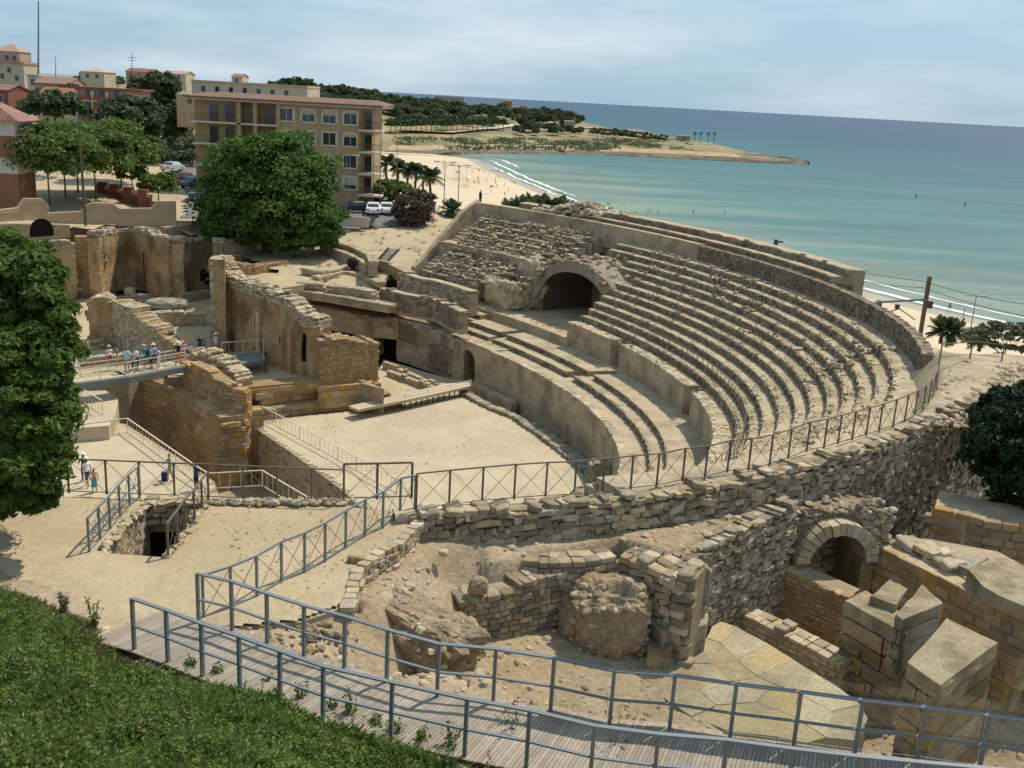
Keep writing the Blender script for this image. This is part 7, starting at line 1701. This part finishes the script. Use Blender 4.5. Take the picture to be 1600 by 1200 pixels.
ppl=[(199,583,3.55,'cloth_pale_blue','cloth_khaki',None,None,'tall person in pale blue at the left end of the bridge group',1.12),(208,582,3.55,'cloth_grey','cloth_navy',None,None,'person in grey right behind the pale blue shirt on the bridge',.95),
 (214,578,3.55,'cloth_white','cloth_navy',None,None,'person in a white shirt in the middle of the bridge group',.98),(226,575,3.5,'cloth_teal','cloth_grey','cloth_pink',None,'person in teal with a pink hat on the bridge',1.),(236,578,3.5,'cloth_blue','cloth_navy',None,'cloth_navy','person in blue with a rucksack on the bridge',1.05),
 (241,574,3.5,'cloth_pale_blue','cloth_navy','cloth_white',None,'person in pale blue with a white cap on the bridge',1.02),(249,575,3.5,'cloth_pink','cloth_white',None,None,'person in pink near the right half of the bridge',.9),(279,571,3.4,'cloth_black','cloth_orange','cloth_white',None,'person in a black top and orange trousers at the bridge end',1.05),
 (288,566,2.6,'cloth_pink','cloth_grey',None,None,'person in a pink top just past the bridge end',1.),(291,562,2.6,'cloth_blue','cloth_navy','cloth_red',None,'person in blue with a red cap just past the bridge end',1.),(298,566,2.6,'cloth_olive','cloth_black',None,None,'person in olive behind the rubble at the bridge end',.9),
 (320,556,2.3,'cloth_blue','cloth_navy',None,None,'person in a blue shirt bending beside the rubble mound',.95),(313,556,2.3,'cloth_black','cloth_black',None,None,'person in black left of the bending blue shirt',1.),(338,556,2.3,'cloth_white','cloth_khaki','cloth_white',None,'person in white with a sun hat standing before the nave wall',1.1),
 (137,562,2.4,'cloth_grey','cloth_navy',None,None,'person in grey standing on the ledge left of the bridge',.98),(172,574,2.4,'cloth_white','cloth_red','cloth_yellow',None,'person in a white shirt and straw hat behind the bridge railing',.98),(184,573,2.4,'cloth_olive','cloth_khaki',None,None,'person in olive behind the bridge railing',.95)]
for i,(x,y,z,t_,b_,hat,bag,lb,s) in enumerate(ppl): person(lb,gp(x,y,z),i*1.3,i%4,t_,b_,s=s,hat=hat,bag=bag)
mb=rockmesh((0,0,.45),(.5,.5,.55),4,2,.15); o=tag(mb.build('rubbish_bag','rubber'),'round black rubbish bag at the end of the winding rubble wall','bag'); w=W(550,418,6.4); o.location=(w[0],w[1],w[2]+.0)
# beach and sea people
labs='small figure of a bather on the beach or in the surf'
R=random.Random(12); cl=['cloth_blue','cloth_red','cloth_navy','cloth_white','cloth_teal','skin','cloth_black','cloth_pink']
bp_=[(749,266),(757,268),(764,270),(779,276),(800,284),(804,285),(872,300),(875,301),(878,300),(985,336),(992,332),(1012,331),(1017,330),(1028,331),(1047,336),(1083,331),(1132,333)]
for i,(x,y) in enumerate(bp_): person('tiny bather at the water line of the far beach' if x<900 else 'tiny bather standing in the shallow sea beyond the tiers',gp(x,y+4,-11.9 if x<900 else -12.6),R.uniform(0,6),R.randrange(4),R.choice(cl),R.choice(cl),s=1.05,group='bathers along the far beach' if x<900 else 'bathers in the sea beyond the tiers')
for i in range(26):
    x=R.uniform(690,800);y=np.interp(x,[690,800],[262,300])+R.uniform(-8,12)
    if x>745: y=max(y,np.interp(x,[745,800],[262,290]))
    person('tiny sunbather on the dry sand of the far beach',gp(x,y,-10.6),R.uniform(0,6),R.randrange(4),R.choice(cl),R.choice(cl),s=.95,group='sunbathers on the far beach')
person('lone dark figure walking on the sand near the surf right of the parapet',gp(1342,450,-11.4),1,1,'cloth_navy','cloth_black',s=1.1)
person('bather in blue standing in the foam right of the brown pole',gp(1505,496,-11.9),1,0,'cloth_blue','cloth_navy',s=1.15)
person('bather in a light top left of the bather in blue',gp(1483,486,-11.9),2,1,'skin','cloth_black',s=1.1)
for x,y,lb in((1431,311,'lone dark swimmer far out in the bay'),(1507,325,'far swimmer with a bright board in the bay')): person(lb,gp(x,y,-12.6),0,0,'cloth_black','cloth_black',s=1.5)
person('person in dark clothes standing at the top left corner of the tiers',gp(750,322,12.6),1,0,'cloth_navy','cloth_black',s=1.)
for i in range(9):
    x=R.uniform(702,780);y=np.interp(x,[702,780],[278,306]); w=W(x,y+R.uniform(-5,5),-10.3); mb=MB(); mb.tube((0,0,-1),(0,0,1.9),.04,n=4); mb.tube((0,0,1.6),(0,0,2.2),1.15,.05,8,False); o=mb.build('beach_umbrella',R.choice(['cloth_blue','cloth_white','cloth_yellow','cloth_red'])); o.location=(w[0],w[1],w[2]); tag(o,'small open parasol on the far beach','parasol','parasols on the far beach')
